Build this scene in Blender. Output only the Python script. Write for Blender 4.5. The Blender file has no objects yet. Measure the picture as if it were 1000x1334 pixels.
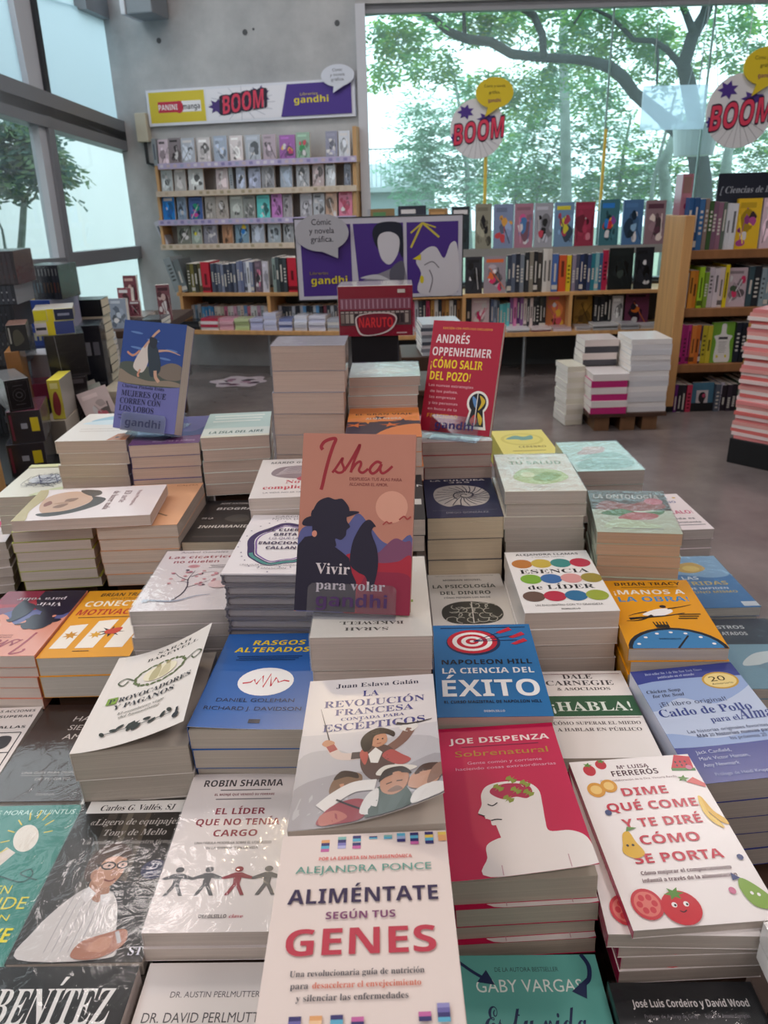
import bpy, bmesh, math, random, unicodedata
from mathutils import Vector, Matrix

# ------------------------------------------------------------------ camera, sky, lamps, exposure
SC = bpy.context.scene
COL = SC.collection
CAM_H, PITCH, ROLL, FOC = 1.2, math.radians(22.3), math.radians(-1.6), 989.0
_f = Vector((0, math.cos(PITCH), -math.sin(PITCH)))
_u = Vector((0, math.sin(PITCH), math.cos(PITCH)))
_r = Vector((1, 0, 0))
CR = _r * math.cos(ROLL) + _u * math.sin(ROLL)
CU = -_r * math.sin(ROLL) + _u * math.cos(ROLL)
EYE = Vector((0, 0, CAM_H))
cd = bpy.data.cameras.new('camera')
cam = bpy.data.objects.new('camera', cd)
COL.objects.link(cam)
cam.matrix_world = Matrix(((CR.x, CU.x, -_f.x, EYE.x), (CR.y, CU.y, -_f.y, EYE.y), (CR.z, CU.z, -_f.z, EYE.z), (0, 0, 0, 1)))
cd.sensor_fit = 'VERTICAL'; cd.sensor_height = 24.0; cd.lens = FOC / 1334 * 24.0
cd.clip_start = 0.02; cd.clip_end = 200
cd.dof.use_dof = True; cd.dof.focus_distance = 0.95; cd.dof.aperture_fstop = 7.0
SC.camera = cam
vs = SC.view_settings
vs.view_transform = 'Standard'; vs.look = 'None'; vs.gamma = 1; vs.use_curve_mapping = False
vs.exposure = 0.0
SC.cycles.max_bounces = 8; SC.cycles.transparent_max_bounces = 16; SC.cycles.sample_clamp_indirect = 6
SC.cycles.caustics_reflective = False; SC.cycles.caustics_refractive = False
W = bpy.data.worlds.new('overcast_sky'); SC.world = W; W.use_nodes = True
wn = W.node_tree.nodes; wl = W.node_tree.links
bg = wn['Background']; bg.inputs[1].default_value = 3.1
tc = wn.new('ShaderNodeTexCoord'); nz = wn.new('ShaderNodeTexNoise'); nz.inputs['Scale'].default_value = 3.0
rp = wn.new('ShaderNodeValToRGB')
rp.color_ramp.elements[0].color = (0.72, 0.90, 0.98, 1); rp.color_ramp.elements[1].color = (0.95, 1.0, 1.0, 1)
wl.new(tc.outputs['Generated'], nz.inputs['Vector']); wl.new(nz.outputs['Fac'], rp.inputs[0]); wl.new(rp.outputs[0], bg.inputs[0])

def lamp(name, kind, loc, power, color, size=0.5, size_y=None, target=None, spread=None):
    d = bpy.data.lights.new(name, kind); d.energy = power; d.color = color
    if kind == 'AREA':
        d.size = size
        if size_y: d.shape = 'RECTANGLE'; d.size_y = size_y
    elif kind == 'SPOT':
        d.spot_size = spread or 1.2; d.spot_blend = 0.6; d.shadow_soft_size = size
    else: d.shadow_soft_size = size
    o = bpy.data.objects.new(name, d); COL.objects.link(o); o.location = loc
    if target: o.rotation_euler = (Vector(target) - Vector(loc)).to_track_quat('-Z', 'Y').to_euler()
    return o
CEIL = 4.3
LAMPS = [(-1.5, -2.2), (0.3, -2.2), (2.1, -2.2), (-1.9, 1.0), (2.1, 1.0), (-1.9, 3.8), (0.1, 3.8), (2.1, 3.8)]
for i, (x, y) in enumerate(LAMPS):
    lamp('ceiling_panel_light', 'AREA', (x, y, CEIL - 0.07), 27 if y < 0 else 25, (1.0, 0.90, 0.87), 1.0, 0.5)

SPOT_AT = (-.62, 4.35, 4.02)
lamp('warm_spotlight', 'SPOT', SPOT_AT, 110, (1.0, 0.78, 0.50), .05, target=(-.15, .7, .5), spread=.9)

# ------------------------------------------------------------------ materials
def lin(h):
    h = h.lstrip('#'); out = []
    for i in (0, 2, 4):
        c = int(h[i:i + 2], 16) / 255; out.append(c / 12.92 if c <= 0.04045 else ((c + 0.055) / 1.055) ** 2.4)
    return (*out, 1)
MATS = {}
def mat(key, hexc, rough=0.5, spec=0.5, metal=0.0, bump=0.0, bscale=40.0, var=0.0, vscale=6.0, coat=0.0, stretch=None):
    if key in MATS: return MATS[key]
    m = bpy.data.materials.new(key); m.use_nodes = True
    n = m.node_tree.nodes; l = m.node_tree.links; b = n['Principled BSDF']
    b.inputs['Base Color'].default_value = lin(hexc); b.inputs['Roughness'].default_value = rough
    b.inputs['Specular IOR Level'].default_value = spec; b.inputs['Metallic'].default_value = metal
    if coat: b.inputs['Coat Weight'].default_value = coat; b.inputs['Coat Roughness'].default_value = 0.12
    if var or bump:
        t = n.new('ShaderNodeTexCoord'); mp = n.new('ShaderNodeMapping'); l.new(t.outputs['Object'], mp.inputs[0])
        if stretch: mp.inputs['Scale'].default_value = stretch
    if var:
        z = n.new('ShaderNodeTexNoise'); z.inputs['Scale'].default_value = vscale; z.inputs['Detail'].default_value = 5
        l.new(mp.outputs[0], z.inputs['Vector'])
        h = n.new('ShaderNodeHueSaturation'); h.inputs['Color'].default_value = lin(hexc)
        mr = n.new('ShaderNodeMapRange'); mr.inputs['From Min'].default_value = 0.3; mr.inputs['From Max'].default_value = 0.7
        mr.inputs['To Min'].default_value = 1 - var; mr.inputs['To Max'].default_value = 1 + var
        l.new(z.outputs['Fac'], mr.inputs['Value']); l.new(mr.outputs[0], h.inputs['Value']); l.new(h.outputs[0], b.inputs['Base Color'])
    if bump:
        z2 = n.new('ShaderNodeTexNoise'); z2.inputs['Scale'].default_value = bscale; l.new(mp.outputs[0], z2.inputs['Vector'])
        bp = n.new('ShaderNodeBump'); bp.inputs['Strength'].default_value = bump; bp.inputs['Distance'].default_value = 0.01
        l.new(z2.outputs['Fac'], bp.inputs['Height']); l.new(bp.outputs[0], b.inputs['Normal'])
    MATS[key] = m
    return m
def ink(hexc, kind='m'):
    if kind == 'g': return mat('gloss_ink_' + hexc.lstrip('#'), hexc, 0.24, 0.45, bump=0.03, bscale=9)
    if kind == 'w': return mat('wrapped_ink_' + hexc.lstrip('#'), hexc, 0.30, 0.45)
    return mat('ink_' + hexc.lstrip('#'), hexc, 0.48, 0.35)
def lighter(h, k): return '#' + ''.join('%02x' % min(255, int(int(h[i:i + 2], 16) * k)) for i in (1, 3, 5))
def paper(hexc): return mat('paper_' + hexc.lstrip('#'), lighter(hexc, 1.13), 0.8, 0.15, var=0.10, vscale=1.0, stretch=(5, 5, 900), bump=0.12, bscale=1.0)
def wood(key, hexc): return mat(key, hexc, 0.45, 0.3, var=0.14, vscale=2.0, stretch=(14, 14, 1.2))
def clear(key, tint, base, rough, bump=0.0, bscale=30, haze=None, hz=0.0):
    """thin clear sheet: mostly see-through, mirror-like at glancing angles"""
    if key in MATS: return MATS[key]
    m = bpy.data.materials.new(key); m.use_nodes = True
    n = m.node_tree.nodes; l = m.node_tree.links; n.remove(n['Principled BSDF']); out = n['Material Output']
    tr = n.new('ShaderNodeBsdfTransparent'); tr.inputs[0].default_value = tint
    gl = n.new('ShaderNodeBsdfGlossy'); gl.inputs['Roughness'].default_value = rough
    fr = n.new('ShaderNodeLayerWeight'); fr.inputs['Blend'].default_value = 0.5
    pw = n.new('ShaderNodeMath'); pw.operation = 'POWER'; pw.inputs[1].default_value = 4.0; l.new(fr.outputs['Facing'], pw.inputs[0])
    ad = n.new('ShaderNodeMath'); ad.operation = 'MULTIPLY_ADD'; ad.inputs[1].default_value = 0.8; ad.inputs[2].default_value = base; ad.use_clamp = True
    mx = n.new('ShaderNodeMixShader'); l.new(pw.outputs[0], ad.inputs[0]); l.new(ad.outputs[0], mx.inputs[0])
    src = tr
    if haze:
        tl = n.new('ShaderNodeBsdfTranslucent'); tl.inputs[0].default_value = haze
        m2 = n.new('ShaderNodeMixShader'); m2.inputs[0].default_value = hz
        l.new(tr.outputs[0], m2.inputs[1]); l.new(tl.outputs[0], m2.inputs[2]); src = m2
    l.new(src.outputs[0], mx.inputs[1]); l.new(gl.outputs[0], mx.inputs[2]); l.new(mx.outputs[0], out.inputs['Surface'])
    if bump:
        t = n.new('ShaderNodeTexCoord'); z = n.new('ShaderNodeTexNoise'); z.inputs['Scale'].default_value = bscale
        z.inputs['Detail'].default_value = 3; z.inputs['Distortion'].default_value = 1.5
        l.new(t.outputs['Object'], z.inputs['Vector'])
        bp = n.new('ShaderNodeBump'); bp.inputs['Strength'].default_value = bump; bp.inputs['Distance'].default_value = 0.01
        l.new(z.outputs['Fac'], bp.inputs['Height']); l.new(bp.outputs[0], gl.inputs['Normal'])
    MATS[key] = m
    return m
WRAP = clear('shrink_wrap_film', (0.98, 0.98, 0.98, 1), 0.03, 0.10, 0.16, 26)
ACRYL = clear('clear_acrylic', (0.92, 0.93, 0.96, 1), 0.06, 0.06)
GLASS = clear('window_glass', (0.86, 0.95, 0.96, 1), 0.03, 0.0, 0, 30, (0.85, 0.97, 1.0, 1), 0.05)
WOOD = wood('oak', '#c59763'); WOODL = wood('pale_pine', '#c9a172'); WOODD = wood('dark_wood', '#4a352a')
STEEL = mat('painted_steel', '#8b8f95', 0.45, 0.4, 0.3); ALU = mat('white_aluminium', '#c9ced6', 0.4, 0.4)
DARKST = mat('dark_steel', '#2b2f34', 0.5, 0.4); BLACK = mat('matt_black', '#17181b', 0.5, 0.4); CHROME = mat('leg_steel', '#a9adb0', 0.3, 0.5, 0.8)

# ------------------------------------------------------------------ picture helpers
def ray(px, py): return (_f * FOC + CR * (px - 500) - CU * (py - 667)).normalized()
def at(px, py, Y):
    d = ray(px, py); return EYE + d * (Y / d.y)
def atz(px, py, z):
    d = ray(px, py); return EYE + d * ((z - CAM_H) / d.z)
class Plane:
    """a vertical plane through p running along dir; hit() gives (s, z) for a point seen in the photo"""
    def __init__(s, p, d):
        s.p = Vector((p[0], p[1], 0)); s.d = Vector((d[0], d[1], 0)).normalized(); s.n = Vector((s.d.y, -s.d.x, 0))
        s.yaw = math.atan2(s.d.y, s.d.x)
    def hit(s, px, py):
        d = ray(px, py); t = (s.p - EYE).dot(s.n) / d.dot(s.n); q = EYE + d * t
        return (q - s.p).dot(s.d), q.z
    def w(s, a, z, off=0.0): return s.p + s.d * a + s.n * off + Vector((0, 0, z))
    def moved(s, off): return Plane(s.p + s.n * off, s.d)

# ------------------------------------------------------------------ mesh helpers
class MB:
    """collects shapes and links them as one mesh object"""
    def __init__(s): s.v = []; s.f = []; s.m = []; s.mats = []
    def mi(s, m):
        if m not in s.mats: s.mats.append(m)
        return s.mats.index(m)
    def face(s, pts, m):
        b = len(s.v); s.v += [tuple(p) for p in pts]; s.f.append(tuple(range(b, b + len(pts)))); s.m.append(s.mi(m))
    def box(s, x0, y0, z0, x1, y1, z1, m, mt=None, M=None):
        P = [Vector(p) for p in ((x0, y0, z0), (x1, y0, z0), (x1, y1, z0), (x0, y1, z0), (x0, y0, z1), (x1, y0, z1), (x1, y1, z1), (x0, y1, z1))]
        if M is not None: P = [M @ p for p in P]
        b = len(s.v); s.v += [tuple(p) for p in P]; mt = mt or {}
        for k, f in (('bottom', (0, 3, 2, 1)), ('top', (4, 5, 6, 7)), ('front', (0, 1, 5, 4)), ('right', (1, 2, 6, 5)), ('back', (2, 3, 7, 6)), ('left', (3, 0, 4, 7))):
            s.f.append(tuple(b + i for i in f)); s.m.append(s.mi(mt.get(k, m)))
        return s
    def bar(s, a, b, w, t, m, up=(0, 0, 1)):
        a = Vector(a); b = Vector(b); d = b - a; L = d.length; d.normalize(); u = Vector(up)
        x = d.cross(u)
        if x.length < 1e-4: x = d.cross(Vector((0, 1, 0)))
        x.normalize(); y = d.cross(x)
        M = Matrix(((x.x, y.x, d.x, a.x), (x.y, y.y, d.y, a.y), (x.z, y.z, d.z, a.z), (0, 0, 0, 1)))
        # keep right-handed
        return s.box(-w / 2, -t / 2, 0, w / 2, t / 2, L, m, M=M)
    def tube(s, pts, rad, m, seg=10, cap=True):
        pts = [Vector(p) for p in pts]; n = len(pts); rad = rad if isinstance(rad, (list, tuple)) else [rad] * n
        b = len(s.v); prev = None
        for i, p in enumerate(pts):
            d = (pts[min(i + 1, n - 1)] - pts[max(i - 1, 0)]).normalized()
            x = (prev - d * prev.dot(d)) if prev else d.orthogonal()
            x.normalize(); prev = x; y = d.cross(x)
            for k in range(seg):
                a = 2 * math.pi * k / seg; s.v.append(tuple(p + (x * math.cos(a) + y * math.sin(a)) * rad[i]))
        for i in range(n - 1):
            for k in range(seg):
                k2 = (k + 1) % seg; s.f.append((b + i * seg + k, b + i * seg + k2, b + (i + 1) * seg + k2, b + (i + 1) * seg + k)); s.m.append(s.mi(m))
        if cap:
            s.f.append(tuple(b + k for k in range(seg))[::-1]); s.m.append(s.mi(m))
            s.f.append(tuple(b + (n - 1) * seg + k for k in range(seg))); s.m.append(s.mi(m))
        return s
    def mesh(s, name):
        me = bpy.data.meshes.new(name); me.from_pydata(s.v, [], s.f)
        for m in s.mats: me.materials.append(m)
        me.polygons.foreach_set('material_index', s.m); me.update()
        return me
    def build(s, name, parent=None, bevel=0.0, smooth=False):
        me = s.mesh(name)
        o = bpy.data.objects.new(name, me); COL.objects.link(o)
        if parent: o.parent = parent
        if bevel:
            bv = o.modifiers.new('bevel', 'BEVEL'); bv.width = bevel; bv.segments = 2; bv.limit_method = 'ANGLE'
        if smooth: me.polygons.foreach_set('use_smooth', [True] * len(me.polygons))
        return o
def tag(o, label=None, cat=None, group=None, kind=None):
    if label: o['label'] = label
    if cat: o['category'] = cat
    if group: o['group'] = group
    if kind: o['kind'] = kind
    return o
def empty(name, label, cat, group=None, M=None, loc=None):
    o = bpy.data.objects.new(name, None); o.empty_display_size = 0.05; COL.objects.link(o)
    if M is not None: o.matrix_world = M
    if loc is not None: o.location = loc
    return tag(o, label, cat, group)
def child(name, me, parent):
    o = bpy.data.objects.new(name, me); COL.objects.link(o); o.parent = parent
    return o
ORD = ['topmost', 'second', 'third', 'fourth', 'fifth', 'sixth', 'seventh', 'eighth', 'ninth', 'tenth']
NTH = ['first', 'second', 'third', 'fourth', 'fifth', 'sixth', 'seventh', 'eighth', 'ninth', 'tenth', 'eleventh', 'twelfth', 'thirteenth', 'fourteenth',
       'fifteenth', 'sixteenth', 'seventeenth', 'eighteenth', 'nineteenth', 'twentieth', 'twenty-first', 'twenty-second', 'twenty-third', 'twenty-fourth',
       'twenty-fifth', 'twenty-sixth', 'twenty-seventh', 'twenty-eighth', 'twenty-ninth', 'thirtieth', 'thirty-first', 'thirty-second', 'thirty-third',
       'thirty-fourth', 'thirty-fifth', 'thirty-sixth', 'thirty-seventh', 'thirty-eighth', 'thirty-ninth', 'fortieth', 'forty-first', 'forty-second',
       'forty-third', 'forty-fourth', 'forty-fifth', 'forty-sixth', 'forty-seventh', 'forty-eighth', 'forty-ninth'] + ['fifty-' + x for x in 'first second third fourth fifth sixth seventh eighth ninth'.split()] + ['sixtieth'] + ['sixty-' + x for x in 'first second third fourth fifth sixth seventh eighth ninth'.split()] + ['seventieth'] + ['seventy-' + x for x in 'first second third fourth fifth sixth seventh eighth ninth'.split()]
NTH.insert(49, 'fiftieth')
def hue(h):
    h = h.lstrip('#'); r, g, b = [int(h[i:i + 2], 16) for i in (0, 2, 4)]; mx, mn = max(r, g, b), min(r, g, b)
    if mx < 60: return 'black'
    if mx - mn < 26: return 'white' if mn > 195 else 'light grey' if mn > 150 else 'grey' if mn > 95 else 'dark grey'
    if r == mx: t = 60 * ((g - b) / (mx - mn))
    elif g == mx: t = 60 * (2 + (b - r) / (mx - mn))
    else: t = 60 * (4 + (r - g) / (mx - mn))
    t %= 360; dk = 'dark ' if mx < 115 else 'pale ' if mn > 140 else ''
    for lim, nm in ((12, 'red'), (22, 'rust'), (42, 'orange'), (52, 'ochre'), (68, 'yellow'), (160, 'green'), (195, 'teal'), (250, 'blue'), (290, 'purple'), (340, 'pink'), (361, 'red')):
        if t < lim:
            if nm in ('orange', 'rust') and dk == 'pale ': return 'cream'
            if nm in ('orange', 'rust') and mx < 170: nm = 'brown'
            return dk + nm

# ------------------------------------------------------------------ printing: lettering and flat shapes
STY = {'s': (0, 0.0), 'b': (0x1D5D4, 0.0), 'k': (0x1D5D4, 0.0), 'K': (0x1D5D4, 0.0), 'B': (0x1D5D4, 0.0), 'f': (0x1D400, 0.0), 'r': (0x1D400, 0.0), 'i': (0x1D400, 0.22), 'c': (0x1D4D0, 0.0)}
def conv(s, base):
    """letters to the bold, serif or script alphabet of the font; accents are taken off and drawn separately"""
    if not base: return s, []
    o = ''; acc = []
    for ch in s:
        d = unicodedata.normalize('NFD', ch)
        if len(d) > 1 and d[0].isalpha() and d[0] < 'z': acc.append((len(o), d[1], d[0].isupper())); ch = d[0]
        if 'A' <= ch <= 'Z': o += chr(base + ord(ch) - 65)
        elif 'a' <= ch <= 'z': o += chr(base + 26 + ord(ch) - 97)
        else: o += ch
    return o, acc
_tc = bpy.data.curves.new('lettering', 'FONT'); _to = bpy.data.objects.new('lettering', _tc); _tc.resolution_u = 3
_TX = {}; _GL = {}
SPC = 24
def glyph(c):
    """one character -> (verts, faces, advance); made when first needed, since looking one up in the fallback fonts is slow"""
    if c in _GL: return _GL[c]
    _tc.body = c + ' ' * SPC + 'H'
    me = _to.to_mesh(); V = [(p.co.x, p.co.y) for p in me.vertices]; F = [tuple(p.vertices) for p in me.polygons]; _to.to_mesh_clear()
    left = min(x for x, y in V if x > 3.0 or not c)
    idx = {}; gv = []
    for i, (x, y) in enumerate(V):
        if x <= 3.0: idx[i] = len(gv); gv.append((x, y))
    _GL[c] = (gv, [tuple(idx[i] for i in f) for f in F if f[0] in idx], left - (glyph('')[2] if c else 0.0))
    return _GL[c]
def text_shape(s, sty):
    """-> verts scaled to width 1 and cap height 1 (baseline 0), faces"""
    k = (s, sty)
    if k in _TX: return _TX[k]
    base, slant = STY[sty]
    cap = max(p[1] for p in glyph(conv('E', base)[0])[0])
    body, acc = conv(s, base); acc = {i: (m, u) for i, m, u in acc}
    v = []; f = []; x = 0.0
    for i, ch in enumerate(body):
        gv, gf, adv = glyph(ch); b = len(v)
        v += [(p[0] + x, p[1]) for p in gv]; f += [tuple(j + b for j in q) for q in gf]
        if i in acc:
            cx = x + (min(p[0] for p in gv) + max(p[0] for p in gv)) / 2; y = cap * (1.10 if acc[i][1] else 0.80); b = len(v)
            if acc[i][0] == '\u0303': v += [(cx - .20, y), (cx - .07, y + .11), (cx + .07, y + .04), (cx + .20, y + .12), (cx + .20, y + .03), (cx + .07, y - .05), (cx - .07, y + .02), (cx - .20, y - .09)]; f.append(tuple(range(b, b + 8))[::-1])
            else: v += [(cx - .07, y), (cx + .02, y), (cx + .18, y + .17), (cx + .02, y + .17)]; f.append((b, b + 1, b + 2, b + 3))
        x += adv
    v = [(px + slant * py, py) for px, py in v]
    x0 = min(p[0] for p in v); x1 = max(p[0] for p in v)
    _TX[k] = ([((px - x0) / (x1 - x0) - 0.5, y / cap) for px, y in v], f)
    return _TX[k]
def spline(pts, closed=True, n=5):
    out = []; N = len(pts); rng = range(N if closed else N - 1)
    for i in rng:
        p0, p1, p2, p3 = [pts[(i + k) % N] if closed else pts[max(0, min(N - 1, i + k))] for k in (-1, 0, 1, 2)]
        for j in range(n):
            t = j / n
            out.append(tuple(0.5 * (2 * p1[a] + (p2[a] - p0[a]) * t + (2 * p0[a] - 5 * p1[a] + 4 * p2[a] - p3[a]) * t * t + (3 * p1[a] - p0[a] - 3 * p2[a] + p3[a]) * t ** 3) for a in (0, 1)))
    if not closed: out.append(tuple(pts[-1]))
    return out
def clip(pts, hx, hy):
    for ax, sg, lim in ((0, 1, hx), (0, -1, hx), (1, 1, hy), (1, -1, hy)):
        out = []
        for i in range(len(pts)):
            a, b = pts[i - 1], pts[i]; da, db = lim - sg * a[ax], lim - sg * b[ax]
            if (da >= 0) != (db >= 0):
                t = da / (da - db); out.append((a[0] + (b[0] - a[0]) * t, a[1] + (b[1] - a[1]) * t))
            if db >= 0: out.append(b)
        pts = out
        if len(pts) < 3: return []
    return pts
def run_art(art, w, l):
    out = []
    for v, f, c in raw_art(art, w, l):
        if all(abs(x) <= w / 2 and abs(y) <= l / 2 for x, y in v): out.append((v, f, c)); continue
        V = []; F = []
        for fc in f:
            p = clip([v[j] for j in fc], w / 2, l / 2)
            if p: F.append(tuple(range(len(V), len(V) + len(p)))); V += p
        if F: out.append((V, F, c))
    return out
def raw_art(art, w, l):
    """art in fractions of the cover -> list of (verts2d, faces, colour, gloss kind or None)"""
    out = []
    P = lambda pts: [((x - 0.5) * w, (y - 0.5) * l) for x, y in pts]
    for a in art:
        k = a[0]
        if k == 'r': out.append((P([(a[1], a[2]), (a[3], a[2]), (a[3], a[4]), (a[1], a[4])]), [(0, 1, 2, 3)], a[5]))
        elif k == 'e':
            cx, cy, rx, ry, c = a[1:6]; ro = math.radians(a[6]) if len(a) > 6 else 0; n = 28; pts = []
            for i in range(n):
                t = 2 * math.pi * i / n; x = rx * w * math.cos(t); y = ry * l * math.sin(t)
                pts.append(((cx - 0.5) * w + x * math.cos(ro) - y * math.sin(ro), (cy - 0.5) * l + x * math.sin(ro) + y * math.cos(ro)))
            out.append((pts, [tuple(range(n))], c))
        elif k in 'pq':
            pts = P(spline(a[1]) if k == 'q' else a[1])
            ar = sum(pts[i][0] * pts[(i + 1) % len(pts)][1] - pts[(i + 1) % len(pts)][0] * pts[i][1] for i in range(len(pts)))
            if ar < 0: pts = pts[::-1]
            out.append((pts, [tuple(range(len(pts)))], a[2]))
        elif k in 'lc':
            pts = P(spline(a[1], False) if k == 'c' else a[1]); wd = a[2] * w / 2; v = []; f = []
            taper = len(a) > 4
            for i, p in enumerate(pts):
                q = pts[min(i + 1, len(pts) - 1)]; o = pts[max(i - 1, 0)]; dx, dy = q[0] - o[0], q[1] - o[1]; L = math.hypot(dx, dy) or 1
                ww = wd * (1 - 0.8 * i / (len(pts) - 1)) if taper else wd
                v += [(p[0] - dy / L * ww, p[1] + dx / L * ww), (p[0] + dy / L * ww, p[1] - dx / L * ww)]
                if i: f.append((2 * i - 2, 2 * i - 1, 2 * i + 1, 2 * i))
            out.append((v, f, a[3]))
        elif k == 'T':
            _, s, cx, y, h, wd, c, sty = a[:8]; sh = a[8] if len(a) > 8 else 0; ro = math.radians(a[9]) if len(a) > 9 else 0
            tv, tf = text_shape(s, sty); v = []
            for x, yy in tv:
                X = x * wd * w + sh * yy * h * l; Y = yy * h * l
                v.append(((cx - 0.5) * w + X * math.cos(ro) - Y * math.sin(ro), (y - 0.5) * l + X * math.sin(ro) + Y * math.cos(ro)))
            out.append((v, tf, c))
    return out
def add_art(bm, mats, art, w, l, z, kind, M=None, bend=None, nb=12, step=3.5e-5):
    for i, (v, f, c) in enumerate(run_art(art, w, l)):
        m = ink(c, kind)
        if m not in mats: mats.append(m)
        mi = mats.index(m); zz = z + step * (i + (5 if bend else 1.5))
        vs_ = [bm.verts.new((x, y, zz)) for x, y in v]; new = []
        for fc in f:
            try: F = bm.faces.new([vs_[j] for j in fc])
            except ValueError: continue
            F.material_index = mi; new.append(F)
        if bend and new:
            geom = list({g for F in new for g in [F, *F.edges, *F.verts]})
            if any(len(F.verts) > 4 for F in new):
                r = bmesh.ops.triangulate(bm, faces=[F for F in new if len(F.verts) > 4])
                new = [F for F in new if F.is_valid] + [F for F in r['faces'] if F.is_valid]; new = list(set(new))
                geom = list({g for F in new for g in [F, *F.edges, *F.verts]})
            for ax, L in ((0, w), (1, l)):
                for j in range(1, nb):
                    co = [0, 0, 0]; no = [0, 0, 0]; co[ax] = -L / 2 + L * j / nb; no[ax] = 1
                    r = bmesh.ops.bisect_plane(bm, geom=[g for g in geom if g.is_valid], plane_co=co, plane_no=no, dist=1e-7)
                    geom = r['geom']
        
def cover_mesh(name, w, l, t, base, art, kind, bend=None, spine=None, inside='#d8d2cc', hard=False, spart=None, back=None):
    """paperback cover: front board with its print, spine on the left, back board; origin at the middle of the underside"""
    bm = bmesh.new(); mats = [ink(base, kind), mat('card_' + inside.lstrip('#'), inside, 0.6, 0.2), ink(spine or base, kind), ink(back or base, kind)]
    bt = 0.0025 if hard else 0.0005
    def bx(x0, y0, z0, x1, y1, z1, mi, top=None):
        V = [bm.verts.new(p) for p in ((x0, y0, z0), (x1, y0, z0), (x1, y1, z0), (x0, y1, z0), (x0, y0, z1), (x1, y0, z1), (x1, y1, z1), (x0, y1, z1))]
        for f in ((0, 3, 2, 1), (4, 5, 6, 7), (0, 1, 5, 4), (1, 2, 6, 5), (2, 3, 7, 6), (3, 0, 4, 7)):
            bm.faces.new([V[i] for i in f]).material_index = mi
    x0, x1, y0, y1 = -w / 2, w / 2, -l / 2, l / 2
    nb = 12
    if bend:
        G = [[[bm.verts.new((x0 + w * i / nb, y0 + l * j / nb, z)) for j in range(nb + 1)] for i in range(nb + 1)] for z in (t - bt, t)]
        for i in range(nb):
            for j in range(nb):
                bm.faces.new((G[1][i][j], G[1][i + 1][j], G[1][i + 1][j + 1], G[1][i][j + 1])).material_index = 0
                bm.faces.new((G[0][i][j], G[0][i][j + 1], G[0][i + 1][j + 1], G[0][i + 1][j])).material_index = 1
        for i in range(nb):
            for j, s in ((0, 1), (nb, -1)):
                q = [G[0][i][j], G[0][i + 1][j], G[1][i + 1][j], G[1][i][j]]; bm.faces.new(q if s > 0 else q[::-1]).material_index = 1
                q = [G[0][j][i], G[1][j][i], G[1][j][i + 1], G[0][j][i + 1]]; bm.faces.new(q if s > 0 else q[::-1]).material_index = 1
    else: bx(x0, y0, t - bt, x1, y1, t, 0)
    bx(x0, y0, 0, x1, y1, bt, 3)
    bx(x0, y0, bt, x0 + (0.002 if hard else 0.0006), y1, t - bt, 2)
    if hard:
        for zz in (t - bt - 0.0012, bt + 0.0012): bx(x0 - 0.0015, y0, zz - 0.0012, x0 + 0.004, y1, zz + 0.0012, 2)
    add_art(bm, mats, art, w, l, t, kind, bend=bend, nb=nb)
    if bend:
        for v in bm.verts:
            if v.co.z > t - bt - 1e-6:
                v.co.z += bend(min(1, max(0, (v.co.x - x0) / w)), min(1, max(0, (v.co.y - y0) / l)))
    me = bpy.data.meshes.new(name); bm.to_mesh(me); bm.free()
    for m in mats: me.materials.append(m)
    return me
def block_mesh(w, l, t, pg, hard=False):
    b = MB(); i = 0.004 if hard else 0.0006; bt = 0.0026 if hard else 0.0006
    b.box(-w / 2 + 0.0008, -l / 2 + i, bt, w / 2 - i, l / 2 - i, t - bt, paper(pg))
    return b.mesh('page_block')
def wrap_mesh(w, l, t):
    b = MB(); e = 0.0012
    b.box(-w / 2 - e, -l / 2 - e, -0.0002, w / 2 + e, l / 2 + e, t + e * 0.9 + 0.0006, WRAP)
    return b.mesh('shrink_wrap')
def copy_tree(o, parent=None):
    c = o.copy(); COL.objects.link(c)
    if parent: c.parent = parent
    for ch in list(o.children): copy_tree(ch, c)
    return c
# ------------------------------------------------------------------ the room
def concrete():
    m = bpy.data.materials.new('board_marked_concrete'); m.use_nodes = True
    n = m.node_tree.nodes; l = m.node_tree.links; b = n['Principled BSDF']; b.inputs['Roughness'].default_value = 0.8; b.inputs['Specular IOR Level'].default_value = 0.2
    t = n.new('ShaderNodeTexCoord'); r = n.new('ShaderNodeValToRGB')
    a = n.new('ShaderNodeTexNoise'); a.inputs['Scale'].default_value = 1.6; a.inputs['Detail'].default_value = 9; a.inputs['Roughness'].default_value = 0.65
    l.new(t.outputs['Object'], a.inputs['Vector']); l.new(a.outputs['Fac'], r.inputs[0])
    r.color_ramp.elements[0].position = 0.3; r.color_ramp.elements[0].color = lin('#9a9c9f'); r.color_ramp.elements[1].position = 0.72; r.color_ramp.elements[1].color = lin('#c6c7c8')
    l.new(r.outputs[0], b.inputs['Base Color'])
    bp = n.new('ShaderNodeBump'); bp.inputs['Strength'].default_value = 0.25; l.new(a.outputs['Fac'], bp.inputs['Height']); l.new(bp.outputs[0], b.inputs['Normal'])
    return m
CONC = concrete()
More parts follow.
